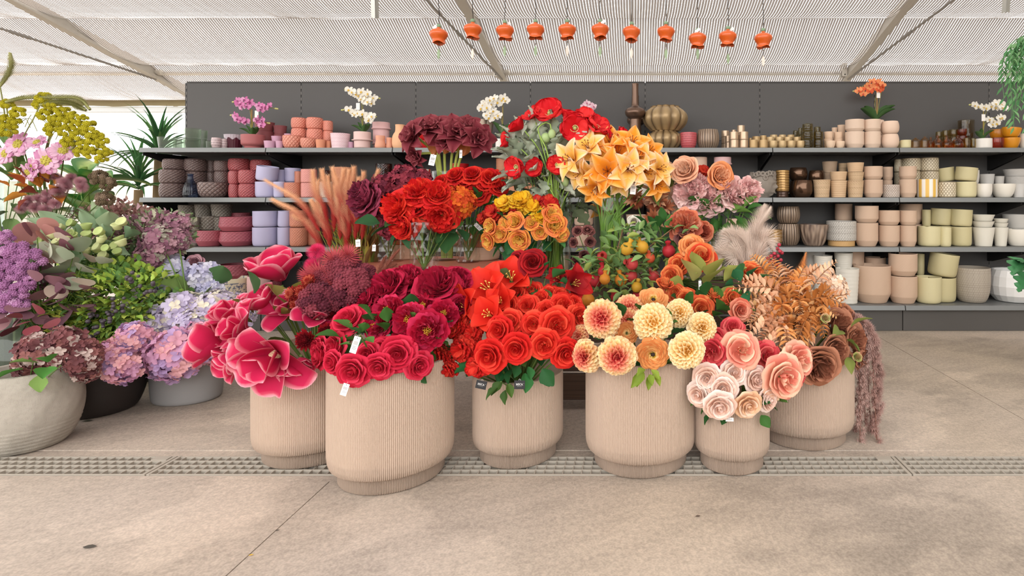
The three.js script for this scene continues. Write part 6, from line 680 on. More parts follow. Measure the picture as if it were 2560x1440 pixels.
// ---- proteas and dried things right of the lilies
const v8 = V(at(1640, 600, 3.05).x, CT.y + 0.02, -3.05);
many('protea', [['#b06a48', '#c99a78', '#9a4e30']], [[1640, 505, 40, 0.1, 0.7], [1590, 500, 34, -0.5, 0.6], [1636, 550, 34, 0, 0.2], [1660, 520, 30, 0.4, 0.5]], v8, 'protea', 'rust brown protea right of the lily stems', 'flower', 'rust proteas', 0.004, 2.98);
many('wisp', [['#e8cdb8', '#c9a288']], [[1680, 490, 34, 0.2, 0.8], [1690, 515, 30, 0.4, 0.4], [1655, 478, 24, 0, 0.9]], v8, 'wispy_flower', 'pale peach wispy flower left of the mauve peonies', 'flower', 'pale wispy flowers', 0.002, 3.02);
many('cabbage', [['#e9e2d6', '#d8cfc0', '#f2ede2']], [[1585, 555, 17, 0, 0.2], [1596, 572, 12, 0.2, -0.2], [1604, 588, 13, 0.1, 0.1]], v8, 'dried_bloom', 'small ivory bloom below the proteas', 'flower', 'small ivory blooms', 0.002, 2.9);
many('cabbage', [['#7d4a48', '#6b3a3c', '#8d5a50']], [[1445, 580, 14, -0.2, 0.5], [1468, 577, 14, 0.1, 0.6], [1476, 580, 12, 0.2, 0.4], [1437, 607, 14, -0.5, 0.1], [1475, 605, 14, 0.2, 0.1], [1442, 650, 14, -0.2, -0.5], [1460, 636, 14, 0.2, -0.3]], V(at(1490, 700, 2.9).x, CT.y, -2.9), 'dried_rose', 'small dried mauve rosebud', 'flower', 'dried mauve rosebuds', 0.002, 2.82);
spray(1650, 470, 50, 40, 3.08, 14, 34, tones(['#e0bfa4', '#d2a888'], 0.7), G.disc, v8, 'dried_eucalyptus', 'pale peach dried eucalyptus between lilies and peonies', 'foliage', 0.05, 0.3);
// ---- peach and mauve peonies
const v9 = V(at(1800, 600, 2.98).x, CT.y + 0.02, -2.98);
flower('cabbage', [['#f0c0a0', '#f3cdb2', '#e8ae8c']], 1714, 428, 40, 2.95, -0.4, 0.35, v9, 'peony', 'pale peach peony facing left above the mauve ones', 'flower', null, 0.003);
flower('cabbage', [['#efa97c', '#f3bf98', '#e69662']], 1796, 440, 38, 2.93, 0.25, 0.1, v9, 'peony', 'apricot peony in side view above the mauve ones', 'flower', null, 0.003);
many('carnation', [['#d8482f', '#c93a2a']], [[1757, 428, 18, 0, 0.4], [1820, 440, 16, 0.5, 0.3]], v9, 'carnation', 'little coral carnation beside the apricot peony', 'flower', 'little coral carnations', 0.002, 2.99);
many('peony', [['#efc6c2', '#e5b5b3', '#f6dad4']], [[1722, 484, 40, -0.4, 0.3], [1768, 498, 42, -0.1, 0.1], [1832, 484, 42, 0.3, 0.25], [1872, 476, 34, 0.7, 0.3], [1800, 470, 32, 0.1, 0.7], [1745, 462, 28, -0.3, 0.8]], v9, 'peony', 'frilly mauve pink peony above the green leaves', 'flower', 'mauve pink peonies', 0.003, 2.95);
spray(1800, 535, 85, 26, 2.97, 40, 44, tones(['#4f7a36', '#3f6b30', '#6a8f42'], 0.6), G.leaf, v9, 'peony_leaves', 'green leaves under the mauve peonies', 'foliage', 0.06, -0.2);
flower('peony', [['#d9805f', '#e29a7c', '#c96a52']], 1712, 566, 46, 2.72, -0.2, 0.35, RC, 'peony', 'dusty coral peony above the orange roses', 'flower', null, 0.003);
flower('cabbage', [['#c9694a', '#b85a44', '#d98868']], 1752, 580, 32, 2.76, 0.5, 0.2, RC, 'peony', 'rust coral peony right behind the dusty coral one', 'flower', null, 0.003);
flower('rose', [['#8a5a58', '#9c6a64', '#77494a']], 1708, 594, 24, 2.7, -0.1, 0, RC, 'rose', 'small dusky mauve rose under the dusty coral peony', 'flower', null, 0.003);
spray(1655, 585, 55, 30, 2.78, 26, 40, tones(['#3f6f36', '#315c2e', '#5a8a44'], 0.6), G.leaf, RC, 'peony_leaves', 'dark green leaves left of the dusty coral peony', 'foliage', 0.05, 0.2);
// ---- pomegranate branches
{
  const fruit = new THREE.LatheGeometry([[0, -0.5], [0.25, -0.45], [0.46, -0.2], [0.5, 0.05], [0.4, 0.32], [0.18, 0.46], [0.14, 0.56], [0.2, 0.72], [0.22, 0.8]].map((q) => new THREE.Vector2(...q)), 16), FR = tones(['#c2343c', '#cf5a3a', '#d88a34', '#d9a53a', '#c94a48'], 0.4), LV = tones(['#7d9f60', '#688a52', '#a3b35e', '#8fae6c'], 0.6);
  const list = [[1567, 622, 18, 3], [1605, 618, 18, 3], [1672, 628, 18, 0], [1580, 660, 17, 4], [1510, 680, 17, 0], [1489, 702, 18, 0], [1512, 698, 15, 2], [1552, 700, 17, 2], [1578, 690, 17, 4], [1670, 702, 18, 1], [1662, 728, 20, 1], [1602, 735, 22, 0], [1505, 640, 14, 4], [1592, 718, 15, 3], [1540, 742, 15, 0], [1470, 750, 18, 2], [1625, 645, 14, 1], [1635, 690, 15, 4]];
  for (let k = 0; k < 9; k++) { const mine = list.filter((_, i) => i % 9 === k), [fx, fy] = mine[0], root = V(at(1560 + (k - 4) * 14, 700, 2.8).x, CT.y + 0.0, -2.8), g = group(root), Z = 2.62 + (k % 3) * 0.04; const tip = at(fx + rr(-12, 12), fy - 55, Z).sub(root); part('twig', tube([V(0, 0, 0), tip.clone().multiplyScalar(0.5).add(V(rr(-0.03, 0.03), 0, 0.03)), tip], 0.0028, 14, 5), mat('#8a6a4c', 0.8), g);
    for (const [px, py, r, c] of mine) { const o = part('fruit', fruit, FR[c], g); o.position.copy(at(px, py, Z - 0.04).sub(root)); o.scale.setScalar(r * 2 * Z / FL * 0.92); o.rotation.set(rr(-0.5, 1.2), rr(0, 6), rr(-0.9, 0.9)); part('twig', rod(o.position.clone(), tip.clone().multiplyScalar(rr(0.5, 0.8)), 0.0015, 4), mat('#8a6a4c', 0.8), g); }
    for (let i = 0; i < 36; i++) { const o = part('leaf', G.leaflet, pick(LV), g), p = at(fx + rr(-60, 60), fy + rr(-60, 60), Z + rr(-0.05, 0.07)); o.position.copy(p.sub(root)); o.quaternion.setFromUnitVectors(V(0, 0, 1), V(rr(-1, 1), rr(-0.3, 1), rr(0, 0.8)).normalize()); o.rotateZ(rr(-1, 1)); o.scale.setScalar(rr(0.045, 0.075)); }
    thing(g, 'pomegranate_branch', 'leafy branch with small pomegranates', 'branch', 'pomegranate branches', fx, fy); }
}

// ---------------------------------------------------------------- left display
const HY = (hex, rows, root, ph, grp, Z) => many('hydrangea', [hex, 80, 1.5], rows, root, 'hydrangea', ph, 'flower', grp, 0.003, Z);
const rootOval = at(468, 960, 2.88).setY(0.2), rootDark = at(248, 980, 2.72).setY(0.2), rootCem = at(66, 960, 2.33).setY(0.2);
HY(['#e0a6b8', '#d8a4c4', '#ecb4b8', '#c4a6d0'], [[430, 890, 64, -0.1, -0.1, 2.66], [375, 880, 48, -0.5, 0.1, 2.7], [500, 855, 52, 0.4, 0.2, 2.74], [560, 885, 40, 0.7, -0.1, 2.8], [330, 850, 46, -0.4, 0.3, 2.62], [300, 915, 48, -0.3, -0.4, 2.5], [270, 885, 34, -0.6, 0, 2.56]], rootOval, 'pink and lilac hydrangea over the grey oval planter', 'pink hydrangeas');
HY(['#e6dfe0', '#d5cbe2', '#eee6cf', '#c9bdd9'], [[455, 785, 58, -0.3, 0.5, 2.86], [530, 778, 56, 0.1, 0.7, 2.9], [590, 778, 44, 0.4, 0.7, 2.94], [400, 812, 46, -0.6, 0.3, 2.84], [480, 815, 44, 0, 0.2, 2.78]], rootOval, 'cream and lilac hydrangea behind the pink ones', 'cream lilac hydrangeas');
HY(['#ccc9e0', '#bdbbd8', '#dcdae6'], [[425, 695, 54, -0.1, 0.3, 3.0], [515, 695, 42, 0.3, 0.2, 3.02], [395, 680, 34, -0.5, 0.4, 3.04], [530, 725, 28, 0.4, -0.3, 3.0]], rootOval, 'pale blue lilac hydrangea above the cream ones', 'pale blue hydrangeas');
HY(['#96625f', '#855254', '#cbb5ae', '#704548'], [[95, 880, 52, -0.5, 0.3, 2.3], [150, 868, 52, 0, 0.5, 2.32], [205, 890, 44, 0.5, 0.2, 2.34], [70, 915, 38, -0.7, -0.2, 2.3], [215, 925, 30, 0.5, -0.4, 2.36]], rootCem, 'brownish burgundy hydrangea over the cement bowl', 'burgundy hydrangeas in the cement bowl');
spray(115, 915, 46, 22, 2.24, 5, 46, tones(['#6f8f4a', '#4f8a3c', '#7fa054'], 0.6), G.leafRound, rootCem, 'hydrangea_leaves', 'fresh green hydrangea leaves at the rim of the cement bowl', 'foliage', 0.03, -0.2);
spray(500, 735, 50, 30, 2.97, 5, 56, tones(['#5c7a4a', '#7f9a55', '#4a6a40'], 0.6), G.leafRound, rootOval, 'hydrangea_leaves', 'large green leaves under the pale blue hydrangea', 'foliage', 0.03, 0);
// boxwood with dark berries
bush(290, 745, 150, 95, 0.24, 2.88, 3000, 23, ['#93b346', '#a9c452', '#75994a', '#bccb5a', '#628844'], 'boxwood_bush', 'yellow-green boxwood bush with dark berries in the left display', [[240, 800, 14], [215, 840, 12], [300, 760, 10], [330, 700, 9], [275, 790, 10], [370, 720, 8], [235, 850, 10]]);
bush(215, 820, 70, 60, 0.16, 2.78, 900, 21, ['#86a03c', '#9ab048', '#6b8a3a', '#b5b94a'], 'boxwood_sprig', 'lower yellow-green boxwood sprig above the dark bowl');
bush(300, 655, 95, 55, 0.2, 3.05, 900, 22, ['#8ba877', '#7a9a68', '#a3b88a', '#93a86a'], 'sage_bush', 'grey-green small-leaved bush above the boxwood');
bush(385, 590, 75, 60, 0.18, 3.1, 1000, 20, ['#a87a86', '#8d5f70', '#c29aa2', '#7f9a68', '#b7b59a'], 'dusty_blossom_bush', 'dusty mauve blossom bush in front of the left shelf end');
bush(290, 560, 80, 55, 0.18, 3.2, 800, 16, ['#b58d86', '#9a6a68', '#c9a49a', '#8f8a70'], 'dusty_blossom_bush', 'dusty pink spray behind the seed pods');
HY(['#a8788a', '#8a5c70', '#c39aa4', '#b5b0a0'], [[400, 605, 46, 0, 0.4, 2.96], [375, 640, 38, -0.3, 0.1, 2.94], [440, 560, 30, 0.4, 0.6, 3.06], [445, 600, 28, 0.5, 0.2, 3.0]], rootOval.clone().setY(0.5), 'dusty mauve hydrangea before the left shelf end', 'dusty mauve hydrangeas');
flower('cabbage', [['#b98a94', '#a87884', '#c9a0a6']], 490, 657, 22, 3.05, 0.3, 0.4, rootOval, 'rose_bud', 'dusty pink rose bud above the pale blue hydrangea', 'flower', null, 0.003);
// eucalyptus with round leaves
const rootE = at(120, 860, 2.75).setY(0.3);
spray(150, 668, 78, 44, 2.66, 26, 46, tones(['#b9c0a7', '#b9bba5', '#9aa68c', '#c4b0a0'], 0.75), G.disc, rootE, 'eucalyptus_branch', 'sage green round-leaved eucalyptus in the left display', 'foliage', 0.08, 0.35);
spray(110, 745, 95, 55, 2.64, 50, 42, tones(['#86606a', '#946a74', '#744e5a', '#a0767a'], 0.7), G.disc, rootE, 'eucalyptus_branch', 'plum-coloured round-leaved eucalyptus in the left display', 'foliage', 0.1, 0.2);
spray(95, 810, 60, 30, 2.5, 12, 38, tones(['#8a4048', '#7d3d42', '#5a2a32'], 0.6), G.disc, rootE, 'eucalyptus_branch', 'dark red eucalyptus twig hanging before the green bottle', 'foliage', 0.05, -0.4);
spray(90, 610, 70, 30, 2.66, 14, 44, tones(['#9a6a66', '#7d4f58', '#b58078'], 0.7), G.disc, rootE, 'eucalyptus_branch', 'reddish eucalyptus leaves above the pink sedum', 'foliage', 0.06, 0.4);
spray(215, 600, 90, 34, 2.85, 26, 64, tones(['#9db592', '#88a680', '#b0c29c'], 0.7), G.leaf, rootE, 'gum_leaves', 'pale green pointed gum leaves with seed cups', 'foliage', 0.08, 0.35);
{ const cup = new THREE.LatheGeometry([[0, -0.5], [0.4, -0.35], [0.5, 0.1], [0.62, 0.3], [0.5, 0.36], [0.36, 0.2], [0.15, 0.12], [0, 0.14]].map((q) => new THREE.Vector2(...q)), 12), g = group(at(215, 660, 2.85)), cm = tones(['#c2cf8a', '#aebf78', '#d3d99f'], 0.6); for (let i = 0; i < 30; i++) { const o = part('seed_cup', cup, pick(cm), g); o.position.copy(at(rr(105, 310), rr(545, 640), 2.7 + rr(-0.04, 0.08)).sub(g.position)); o.rotation.set(rr(0, 1.5), rr(0, 6), rr(-0.5, 0.5)); o.scale.setScalar(rr(0.018, 0.026) * 1.6); } for (let i = 0; i < 6; i++) part('twig', rod(V(0, -0.1, 0), at(120 + i * 34, 570, 2.74).sub(g.position), 0.002, 5), STEM, g); thing(g, 'seed_cup_spray', 'spray of pale green gum seed cups', 'seed pods', null, 215, 595); }
many('sedum', [['#c08ab6', '#cd9fc4', '#ab74a2'], 9], [[15, 595, 22], [52, 632, 32], [20, 640, 28], [82, 652, 32], [30, 675, 30], [60, 680, 28], [15, 715, 30], [62, 722, 28], [35, 742, 32], [12, 765, 28], [52, 765, 26], [85, 702, 20]].map((q) => [...q, rr(-0.3, 0.3), rr(0, 0.6)]), rootE, 'sedum', 'orchid pink sedum head at the left edge', 'flower', 'pink sedum heads', 0.003, 2.56);
// glass demijohn
{ const o = part('bottle', potGeo([[0.8, 0], [0.95, 0.04], [1, 0.3], [0.98, 0.6], [0.75, 0.82], [0.3, 0.94], [0.26, 1]], 0.2, 0.5, { soft: true, nu: 60, k: 24, wall: 0.05, lowest: 0.05 }), mat('#a9b8a4', 0.06, 0, { transmission: 0.85, ior: 1.45 })); o.position.copy(at(70, 900, 2.75)).setY(0); thing(o, 'demijohn', 'large greenish glass bottle behind the cement bowl', 'bottle', null, 60, 860); }
// upper left: table, glass vases, tall flowers
{
  const Z = 3.2, tb = group(V(at(90, 600, Z).x, 0, -Z)); part('tabletop', rbox(0.95, 0.05, 0.55, 0, 0.735, 0), mat('#2a2a2c', 0.5), tb); for (const x of [-0.44, 0.44]) for (const z of [-0.23, 0.23]) part('leg', rbox(0.05, 0.71, 0.05, x, 0.355, z), mat('#2a2a2c', 0.5), tb); thing(tb, 'black_table', 'black table behind the left flowers', 'table', null, 60, 590);
  const cr = group(V(at(62, 590, 3.35).x, 0.762, -3.33)); for (const y of [0.035, 0.085]) part('slat', rbox(0.28, 0.042, 0.02, 0, y, 0.1), mat('#303136', 0.6), cr); part('tray', rbox(0.28, 0.015, 0.2, 0, 0.0075, 0), mat('#303136', 0.6), cr); part('slat', rbox(0.28, 0.09, 0.02, 0, 0.06, -0.1), mat('#303136', 0.6), cr); thing(cr, 'black_crate', 'small black crate between the glass vases at left', 'crate', null, 62, 580);
  const gv = (px, Zv, R, h, ph) => { const o = part('vase', potGeo([[0.97, 0], [1, 0.01], [1, 1]], R, h, { nu: 44, k: 3, wall: 0.06, lowest: 0.06 }), clear); o.position.copy(V(at(px, 600, Zv).x, 0.76, -Zv)); thing(o, 'glass_cylinder', ph, 'vase', null, px, 540); };
  gv(8, 3.02, 0.07, 0.36, 'clear glass cylinder at the far left edge'); gv(128, 3.06, 0.09, 0.22, 'cut-off clear glass vase behind the seed cups');
  const rL = V(at(8, 600, 3.02).x, 0.78, -3.02), rM = V(at(128, 600, 3.06).x, 0.78, -3.06);
  many('sedum', [['#b9af28', '#aca222', '#c8be36'], 8], [[22, 262, 17], [48, 285, 20], [12, 300, 16], [38, 310, 18], [22, 328, 22], [112, 248, 20], [100, 262, 16], [125, 265, 15], [140, 268, 19], [160, 282, 18], [185, 292, 16], [115, 290, 20], [140, 300, 16], [165, 308, 22], [195, 315, 18], [208, 298, 14], [135, 325, 22], [165, 330, 18], [200, 340, 20], [228, 320, 22], [175, 355, 20], [210, 362, 16], [240, 345, 22], [232, 365, 20], [258, 358, 18], [205, 380, 18], [230, 385, 18], [265, 385, 18], [255, 400, 16]].map((q) => [...q, rr(-0.3, 0.3), rr(0.4, 1)]), null, 'yarrow', 'mustard yellow-green yarrow head at upper left', 'flower', 'yellow-green yarrow heads', 0.002, 2.72);
  for (const [x, y, mx, my, ph] of [[190, 330, 135, 430, 'rightmost'], [130, 290, 110, 420, 'middle'], [25, 300, 40, 420, 'leftmost']]) { const a = rM, g = group(a.clone()), top = at(x, y + 30, 2.76).sub(a); part('stem', tube([V(0, 0, 0), at(mx, my, 2.9).sub(a), top], 0.006, 20, 7), mat('#8d9060', 0.7), g); for (let i = 0; i < 9; i++) part('twig', tube([top, at(x + (i - 4) * 12, y - 5, 2.74).sub(a), at(x + (i - 4) * 17, y - 8 + Math.abs(i - 4) * 9, 2.72).sub(a)], 0.0018, 8, 5), mat('#8d8c52', 0.7), g); thing(g, 'yarrow_plant', 'branching yarrow stem, ' + ph + ' of the three at upper left', 'plant', null, mx, my); }
  const pinkD = (px, py, r, dx, dy) => { const g = bloom('scab', []); };
  LIB.scab = ([c]) => { const g = group(), M = tones(c, 0.75), p = [0, 1, 2].map((i) => petal({ L: 0.95, W: 0.24, e0: 30, e1: -6 - i * 8, m: 0.68, base: 0.3, ruf: 0.05, rf: 7, nu: 8, nv: 6, cup: 0.1 })); for (let i = 0; i < 24; i++) put(g, 'petal', pick(p), pick(M), i * 2.4, i > 14 ? 0.06 : 0, rr(-0.15, 0.15), i > 14 ? 0.72 : 1); const q = part('centre', lumpGeo, mat('#b5a94a', 0.85), g); q.scale.set(0.4, 0.26, 0.4); q.position.y = 0.12; return g; };
  many('scab', [['#d9a3c2', '#cf8fb4', '#e3b9cf']], [[52, 362, 36, 0, 0.3], [20, 385, 32, -0.2, 0.2], [122, 402, 38, 0.1, 0.05], [160, 378, 30, 0.5, 0.3], [88, 420, 30, -0.3, 0], [95, 358, 24, 0.1, 0.7], [75, 430, 26, -0.3, -0.4]], rM, 'scabiosa', 'lilac pink scabiosa with green-yellow centre', 'flower', 'lilac pink scabiosas', 0.003, 2.78);
  many('pincushion', [['#b5838c', '#8d5c68']], [[125, 438, 15], [142, 442, 14], [165, 455, 18], [180, 442, 14], [150, 475, 22], [170, 466, 14], [200, 455, 15], [205, 468, 16], [98, 498, 16], [65, 512, 15], [118, 502, 15], [90, 518, 17], [140, 510, 16], [55, 522, 15], [115, 525, 17], [75, 498, 13], [118, 485, 14]].map((q) => [...q, rr(-0.4, 0.4), rr(0, 0.8)]), rM, 'thistle_ball', 'dusty rose bristly ball flower at left', 'flower', 'dusty rose ball flowers', 0.0015, 2.84);
  many('sedum', [['#7d6a54', '#8f7a66', '#6a5a44'], 9], [[248, 445, 22, 0.6, 0.5], [270, 460, 20, 0.8, 0.2], [262, 497, 22, 0.9, 0]], rM, 'dried_thistle', 'brown dried thistle head left of the palms', 'flower', 'brown thistle heads', 0.002, 2.86);
  spray(95, 468, 50, 34, 2.84, 20, 40, tones(['#b5702c', '#9a4a2a', '#c98a3a', '#7d3a2a'], 0.65), G.leaf, rM, 'autumn_twig', 'orange brown autumn leaves under the pink scabiosas', 'foliage', 0.05, 0.3);
  spray(10, 450, 60, 100, 3.0, 24, 60, tones(['#5f7a44', '#78925a', '#4a6438'], 0.65), G.leaf, rL, 'green_twig', 'green leaves in the far left glass', 'foliage', 0.06, 0.3);
  // green foxtails
  const ft = (pts, ph, px, py) => { const a = rM, q = pts.map(([x, y]) => at(x, y, 2.7).sub(a)), g = group(a.clone()); part('stem', tube([V(0, 0, 0), at(40, 420, 2.85).sub(a), q[0]], 0.003, 16, 5), mat('#8d9060', 0.7), g); const o = part('plume', plume(q, 900, 0.028, 0.0012, 0.9, (t) => Math.sin(Math.PI * (0.12 + 0.8 * t)), (t, r) => new THREE.Color().lerpColors(col('#a3a36a'), col('#c6c596'), r)), vmat(0.9), g); o.userData.kind = 'stuff'; part('core', tube(q, 0.006, 20, 6), mat('#9a9a62', 0.8), g); thing(g, 'foxtail', ph, 'grass', null, px, py); };
  ft([[0, 215], [18, 190], [28, 160], [25, 132]], 'green foxtail curving up at the upper left edge', 15, 170); ft([[15, 255], [60, 245], [140, 244], [200, 248], [225, 274]], 'long olive foxtail arching over the yarrow', 120, 245); ft([[100, 262], [150, 255], [190, 262], [215, 276]], 'short pale foxtail under the arching one', 190, 262);
  // dieffenbachia
  const df = group(V(at(215, 600, 3.9).x, 0, -3.9)), lg = [0, 1].map((i) => petal({ L: 1, W: 0.24, e0: 60 - i * 25, e1: -25, m: 0.45, base: 0.06, point: 0.7, fold: 0.2, nu: 8, nv: 12, wave: 0.02, tone: (x, v) => new THREE.Color().lerpColors(col('#3f7a34'), col('#c9d67a'), clamp(smooth(0.75, 0.2, Math.abs(x)) * (0.55 + 0.6 * noise(x * 6, v * 9 + i)) )) })); const lm = vmat(0.45);
  part('stalk', tube([V(0, 0.3, 0), V(0.01, 0.8, 0), V(0, 1.25, 0.02)], 0.022, 10, 8), mat('#7d9a4a', 0.6), df);
  for (let i = 0; i < 13; i++) { const o = part('leaf', lg[i % 2], lm, df); o.position.set(0, 0.85 + (i / 13) * 0.35, 0.02); o.rotation.set(0, i * 2.4, 0); o.scale.setScalar(rr(0.3, 0.42)); }
  part('pot', potGeo('taper', 0.16, 0.32, { nu: 40 }), mat('#6d4a3c', 0.8), df); thing(df, 'dieffenbachia', 'variegated dieffenbachia plant behind the left flowers', 'plant', null, 215, 420);
  // dracaena palms
  for (const [px, Z2, y1, n, len, ph] of [[397, 5.35, 395, 44, 0.5, 'taller dracaena palm beyond the left end of the shelves'], [347, 5.15, 475, 40, 0.46, 'shorter dracaena palm left of the taller one'], [440, 5.6, 540, 20, 0.3, 'low young palm behind the left shelf end']]) {
    const p = at(px, y1, Z2), g = group(V(p.x, 0, -Z2)), bl = [0, 1, 2].map((i) => petal({ L: 1, W: 0.036, e0: 82 - i * 28, e1: 30 - i * 42, m: 0.35, base: 0.4, point: 0.9, fold: 0.35, nu: 4, nv: 9 })), M = tones(['#3f6a3c', '#2f5530', '#587f48'], 0.5);
    part('pot', potGeo('taper', 0.15, 0.28, { nu: 36 }), mat('#55524e', 0.7), g); part('trunk', tube([V(0.02, 0.2, 0), V(-0.01, p.y * 0.6, 0.01), V(0, p.y, 0)], 0.034, 20, 9), mat('#9a7f5a', 0.9, 0, { bumpMap: clayBump, bumpScale: 0.004 }), g);
    for (let i = 0; i < n; i++) { const o = part('leaf', bl[Math.floor(i / n * 3)], pick(M), g); o.position.set(0, p.y + 0.08 * (1 - i / n), 0); o.rotation.set(rr(-0.15, 0.15), i * 2.4, 0); o.scale.setScalar(len * rr(0.8, 1.15)); }
    thing(g, 'dracaena_palm', ph, 'plant', null, px, y1); }
}
// ---------------------------------------------------------------- orchids on the top shelf
{
  const spike = (g, base, pts, blooms, colours, lip, r, budN = 2) => { part('stem', tube([base, ...pts], 0.0028, 24, 6), mat('#8f8a45', 0.6), g); const c = new THREE.CatmullRomCurve3([base, ...pts]); for (const [x, y, dx, dy] of blooms) { const b = bloom('orchidBloom', [colours, lip]); b.name = 'bloom'; b.position.set(x, y, rr(0.02, 0.05)); b.quaternion.setFromUnitVectors(V(0, 1, 0), V(dx, dy, 1).normalize()); b.rotateY(rr(-0.4, 0.4)); b.scale.setScalar(r); g.add(b); } const e = pts[pts.length - 1]; for (let i = 0; i < budN; i++) part('bud', new THREE.SphereGeometry(0.007, 8, 6).scale(1.4, 1, 1), mat('#c5c27a', 0.6), g).position.set(e.x + (i + 0.3) * 0.013 * Math.sign(e.x || 1), e.y - i * 0.002, e.z); };
  const orchid = (px, Z, base, clusters, colours, lip, r, leafPx, ph, stick, tagAt, grp) => {
    const g = group(V((px - CX) * Z / FL, base, -Z)), s = Z / FL, L = (x, y) => V((x - px) * s, EYE + (CY - y) * s - base, 0.01);
    part('stake', rod(V(0, 0, 0), V(0.002, stick, 0), 0.004, 7), mat('#b58a4a', 0.7), g);
    for (const cl of clusters) { const pts = cl.arc.map(([x, y]) => L(x, y)); spike(g, V(0, 0.03, 0), pts, cl.at.map(([x, y]) => { const p = L(x, y); return [p.x, p.y, rr(-0.4, 0.4), rr(-0.2, 0.5)]; }), colours, lip, r); }
    for (const [dx, dy, len] of leafPx) { const o = part('leaf', petal({ L: 1, W: 0.2, e0: 55, e1: 5, m: 0.55, base: 0.3, point: 0.2, fold: 0.25, nu: 6, nv: 8 }), mat('#3a5a2e', 0.45), g); o.quaternion.setFromUnitVectors(V(0, 0.3, 0.95).normalize(), V(dx, dy, 0.4).normalize()); o.scale.setScalar(len); }
    if (tagAt) { const t = part('price_tag', rbox(0.03, 0.055, 0.001), mat('#ece9e4', 0.7), g); t.position.copy(L(...tagAt)).add(V(0, 0, 0.03)); }
    thing(g, 'orchid', ph, 'orchid', grp, px, base * 0 + 300); };
  const PK = ['#d886b4', '#e0a0c4', '#cc6fa4'], WH = ['#f0ece0', '#f6f3ea'], CO = ['#ea7f4e', '#ef9a66', '#e2683e'];
  const lf = [[-0.8, 0.4, 0.11], [0.7, 0.5, 0.11], [-0.3, 0.7, 0.1], [0.3, 0.3, 0.1]];
  orchid(629, 4.53, SHY[0] + 0.1, [{ arc: [[629, 290], [622, 262], [590, 255]], at: [[600, 253], [612, 262], [622, 252], [628, 268], [634, 258], [615, 268], [606, 262]] }, { arc: [[640, 285], [655, 268], [690, 272]], at: [[652, 264], [664, 268], [672, 272], [660, 275], [678, 266]] }, { arc: [[625, 305], [612, 298], [585, 288]], at: [[596, 290], [604, 298], [612, 302], [620, 304], [600, 300]] }, { arc: [[636, 305], [650, 300], [670, 308]], at: [[648, 298], [656, 305], [664, 302], [662, 314]] }], PK, '#8a2a68', 0.064, lf, 'pink orchid in the dusty rose pot', 0.22, [650, 287]);
  orchid(907, 4.53, SHY[0] + 0.125, [{ arc: [[906, 270], [900, 240], [870, 224]], at: [[880, 228], [888, 232], [895, 236], [902, 240]] }, { arc: [[908, 270], [920, 245], [945, 246]], at: [[912, 232], [920, 240], [928, 236], [918, 254], [926, 256], [934, 258], [938, 246], [910, 250]] }, { arc: [[904, 300], [890, 285], [862, 275]], at: [[880, 276], [888, 282], [894, 288], [900, 284]] }, { arc: [[910, 300], [920, 288], [936, 292]], at: [[914, 286], [922, 290], [930, 296], [936, 292], [926, 302]] }], WH, '#d9b13a', 0.07, lf, 'white orchid in the pink flanged pot', 0.2, [901, 268]);
  orchid(1256, 4.53, SHY[0] + 0.105, [{ arc: [[1258, 290], [1255, 252], [1240, 246], [1208, 268]], at: [[1240, 248], [1228, 252], [1218, 258], [1210, 264], [1206, 272], [1248, 258], [1230, 262], [1262, 246], [1268, 254], [1258, 252], [1222, 270]] }, { arc: [[1255, 305], [1245, 290], [1222, 286]], at: [[1220, 288], [1230, 282], [1238, 280], [1226, 296], [1240, 294], [1250, 290]] }], WH, '#d9b13a', 0.074, [[-0.6, 0.7, 0.14], [0.7, 0.5, 0.14], [0.1, 0.9, 0.1]], 'white orchid beside the brown tulip vases', 0.24, null);
  orchid(1472, 4.7, SHY[0] + 0.06, [{ arc: [[1472, 320], [1476, 290], [1470, 260], [1458, 270]], at: [[1468, 258], [1476, 262], [1460, 266], [1470, 272], [1482, 270], [1486, 268], [1474, 284], [1464, 276]] }], ['#e6c0cc', '#efd4da'], '#a83a6a', 0.052, lf, 'pale pink orchid behind the poppies', 0.2, null);
  orchid(2192, 4.75, SHY[0] + 0.255, [{ arc: [[2186, 260], [2190, 225], [2170, 210], [2138, 228]], at: [[2176, 206], [2186, 210], [2194, 216], [2168, 214], [2180, 222], [2190, 228], [2160, 222], [2170, 230], [2150, 226], [2142, 228], [2154, 236], [2184, 204], [2196, 206]] }, { arc: [[2196, 260], [2202, 230], [2204, 212]], at: [[2200, 214], [2198, 224]] }], CO, '#c23a2a', 0.062, [[-0.9, 0.35, 0.2], [-0.8, 0.6, 0.18], [0.85, 0.55, 0.2], [0.9, 0.4, 0.18], [0.6, 0.8, 0.16]], 'coral orange orchid behind the light beige pots', 0.2, [2191, 239]);
  orchid(2458, 4.53, SHY[0] + 0.075, [{ arc: [[2458, 290], [2450, 268], [2428, 262]], at: [[2432, 264], [2440, 268], [2448, 270], [2455, 272]] }, { arc: [[2460, 290], [2475, 265], [2510, 268]], at: [[2468, 268], [2478, 262], [2488, 258], [2496, 262], [2484, 270], [2494, 272], [2504, 270]] }, { arc: [[2460, 310], [2472, 298], [2500, 292]], at: [[2468, 300], [2478, 304], [2488, 298], [2474, 312], [2484, 310], [2494, 296]] }], WH, '#c9a53a', 0.066, lf, 'white orchid in the white oval pot at right', 0.26, [2451, 296]);
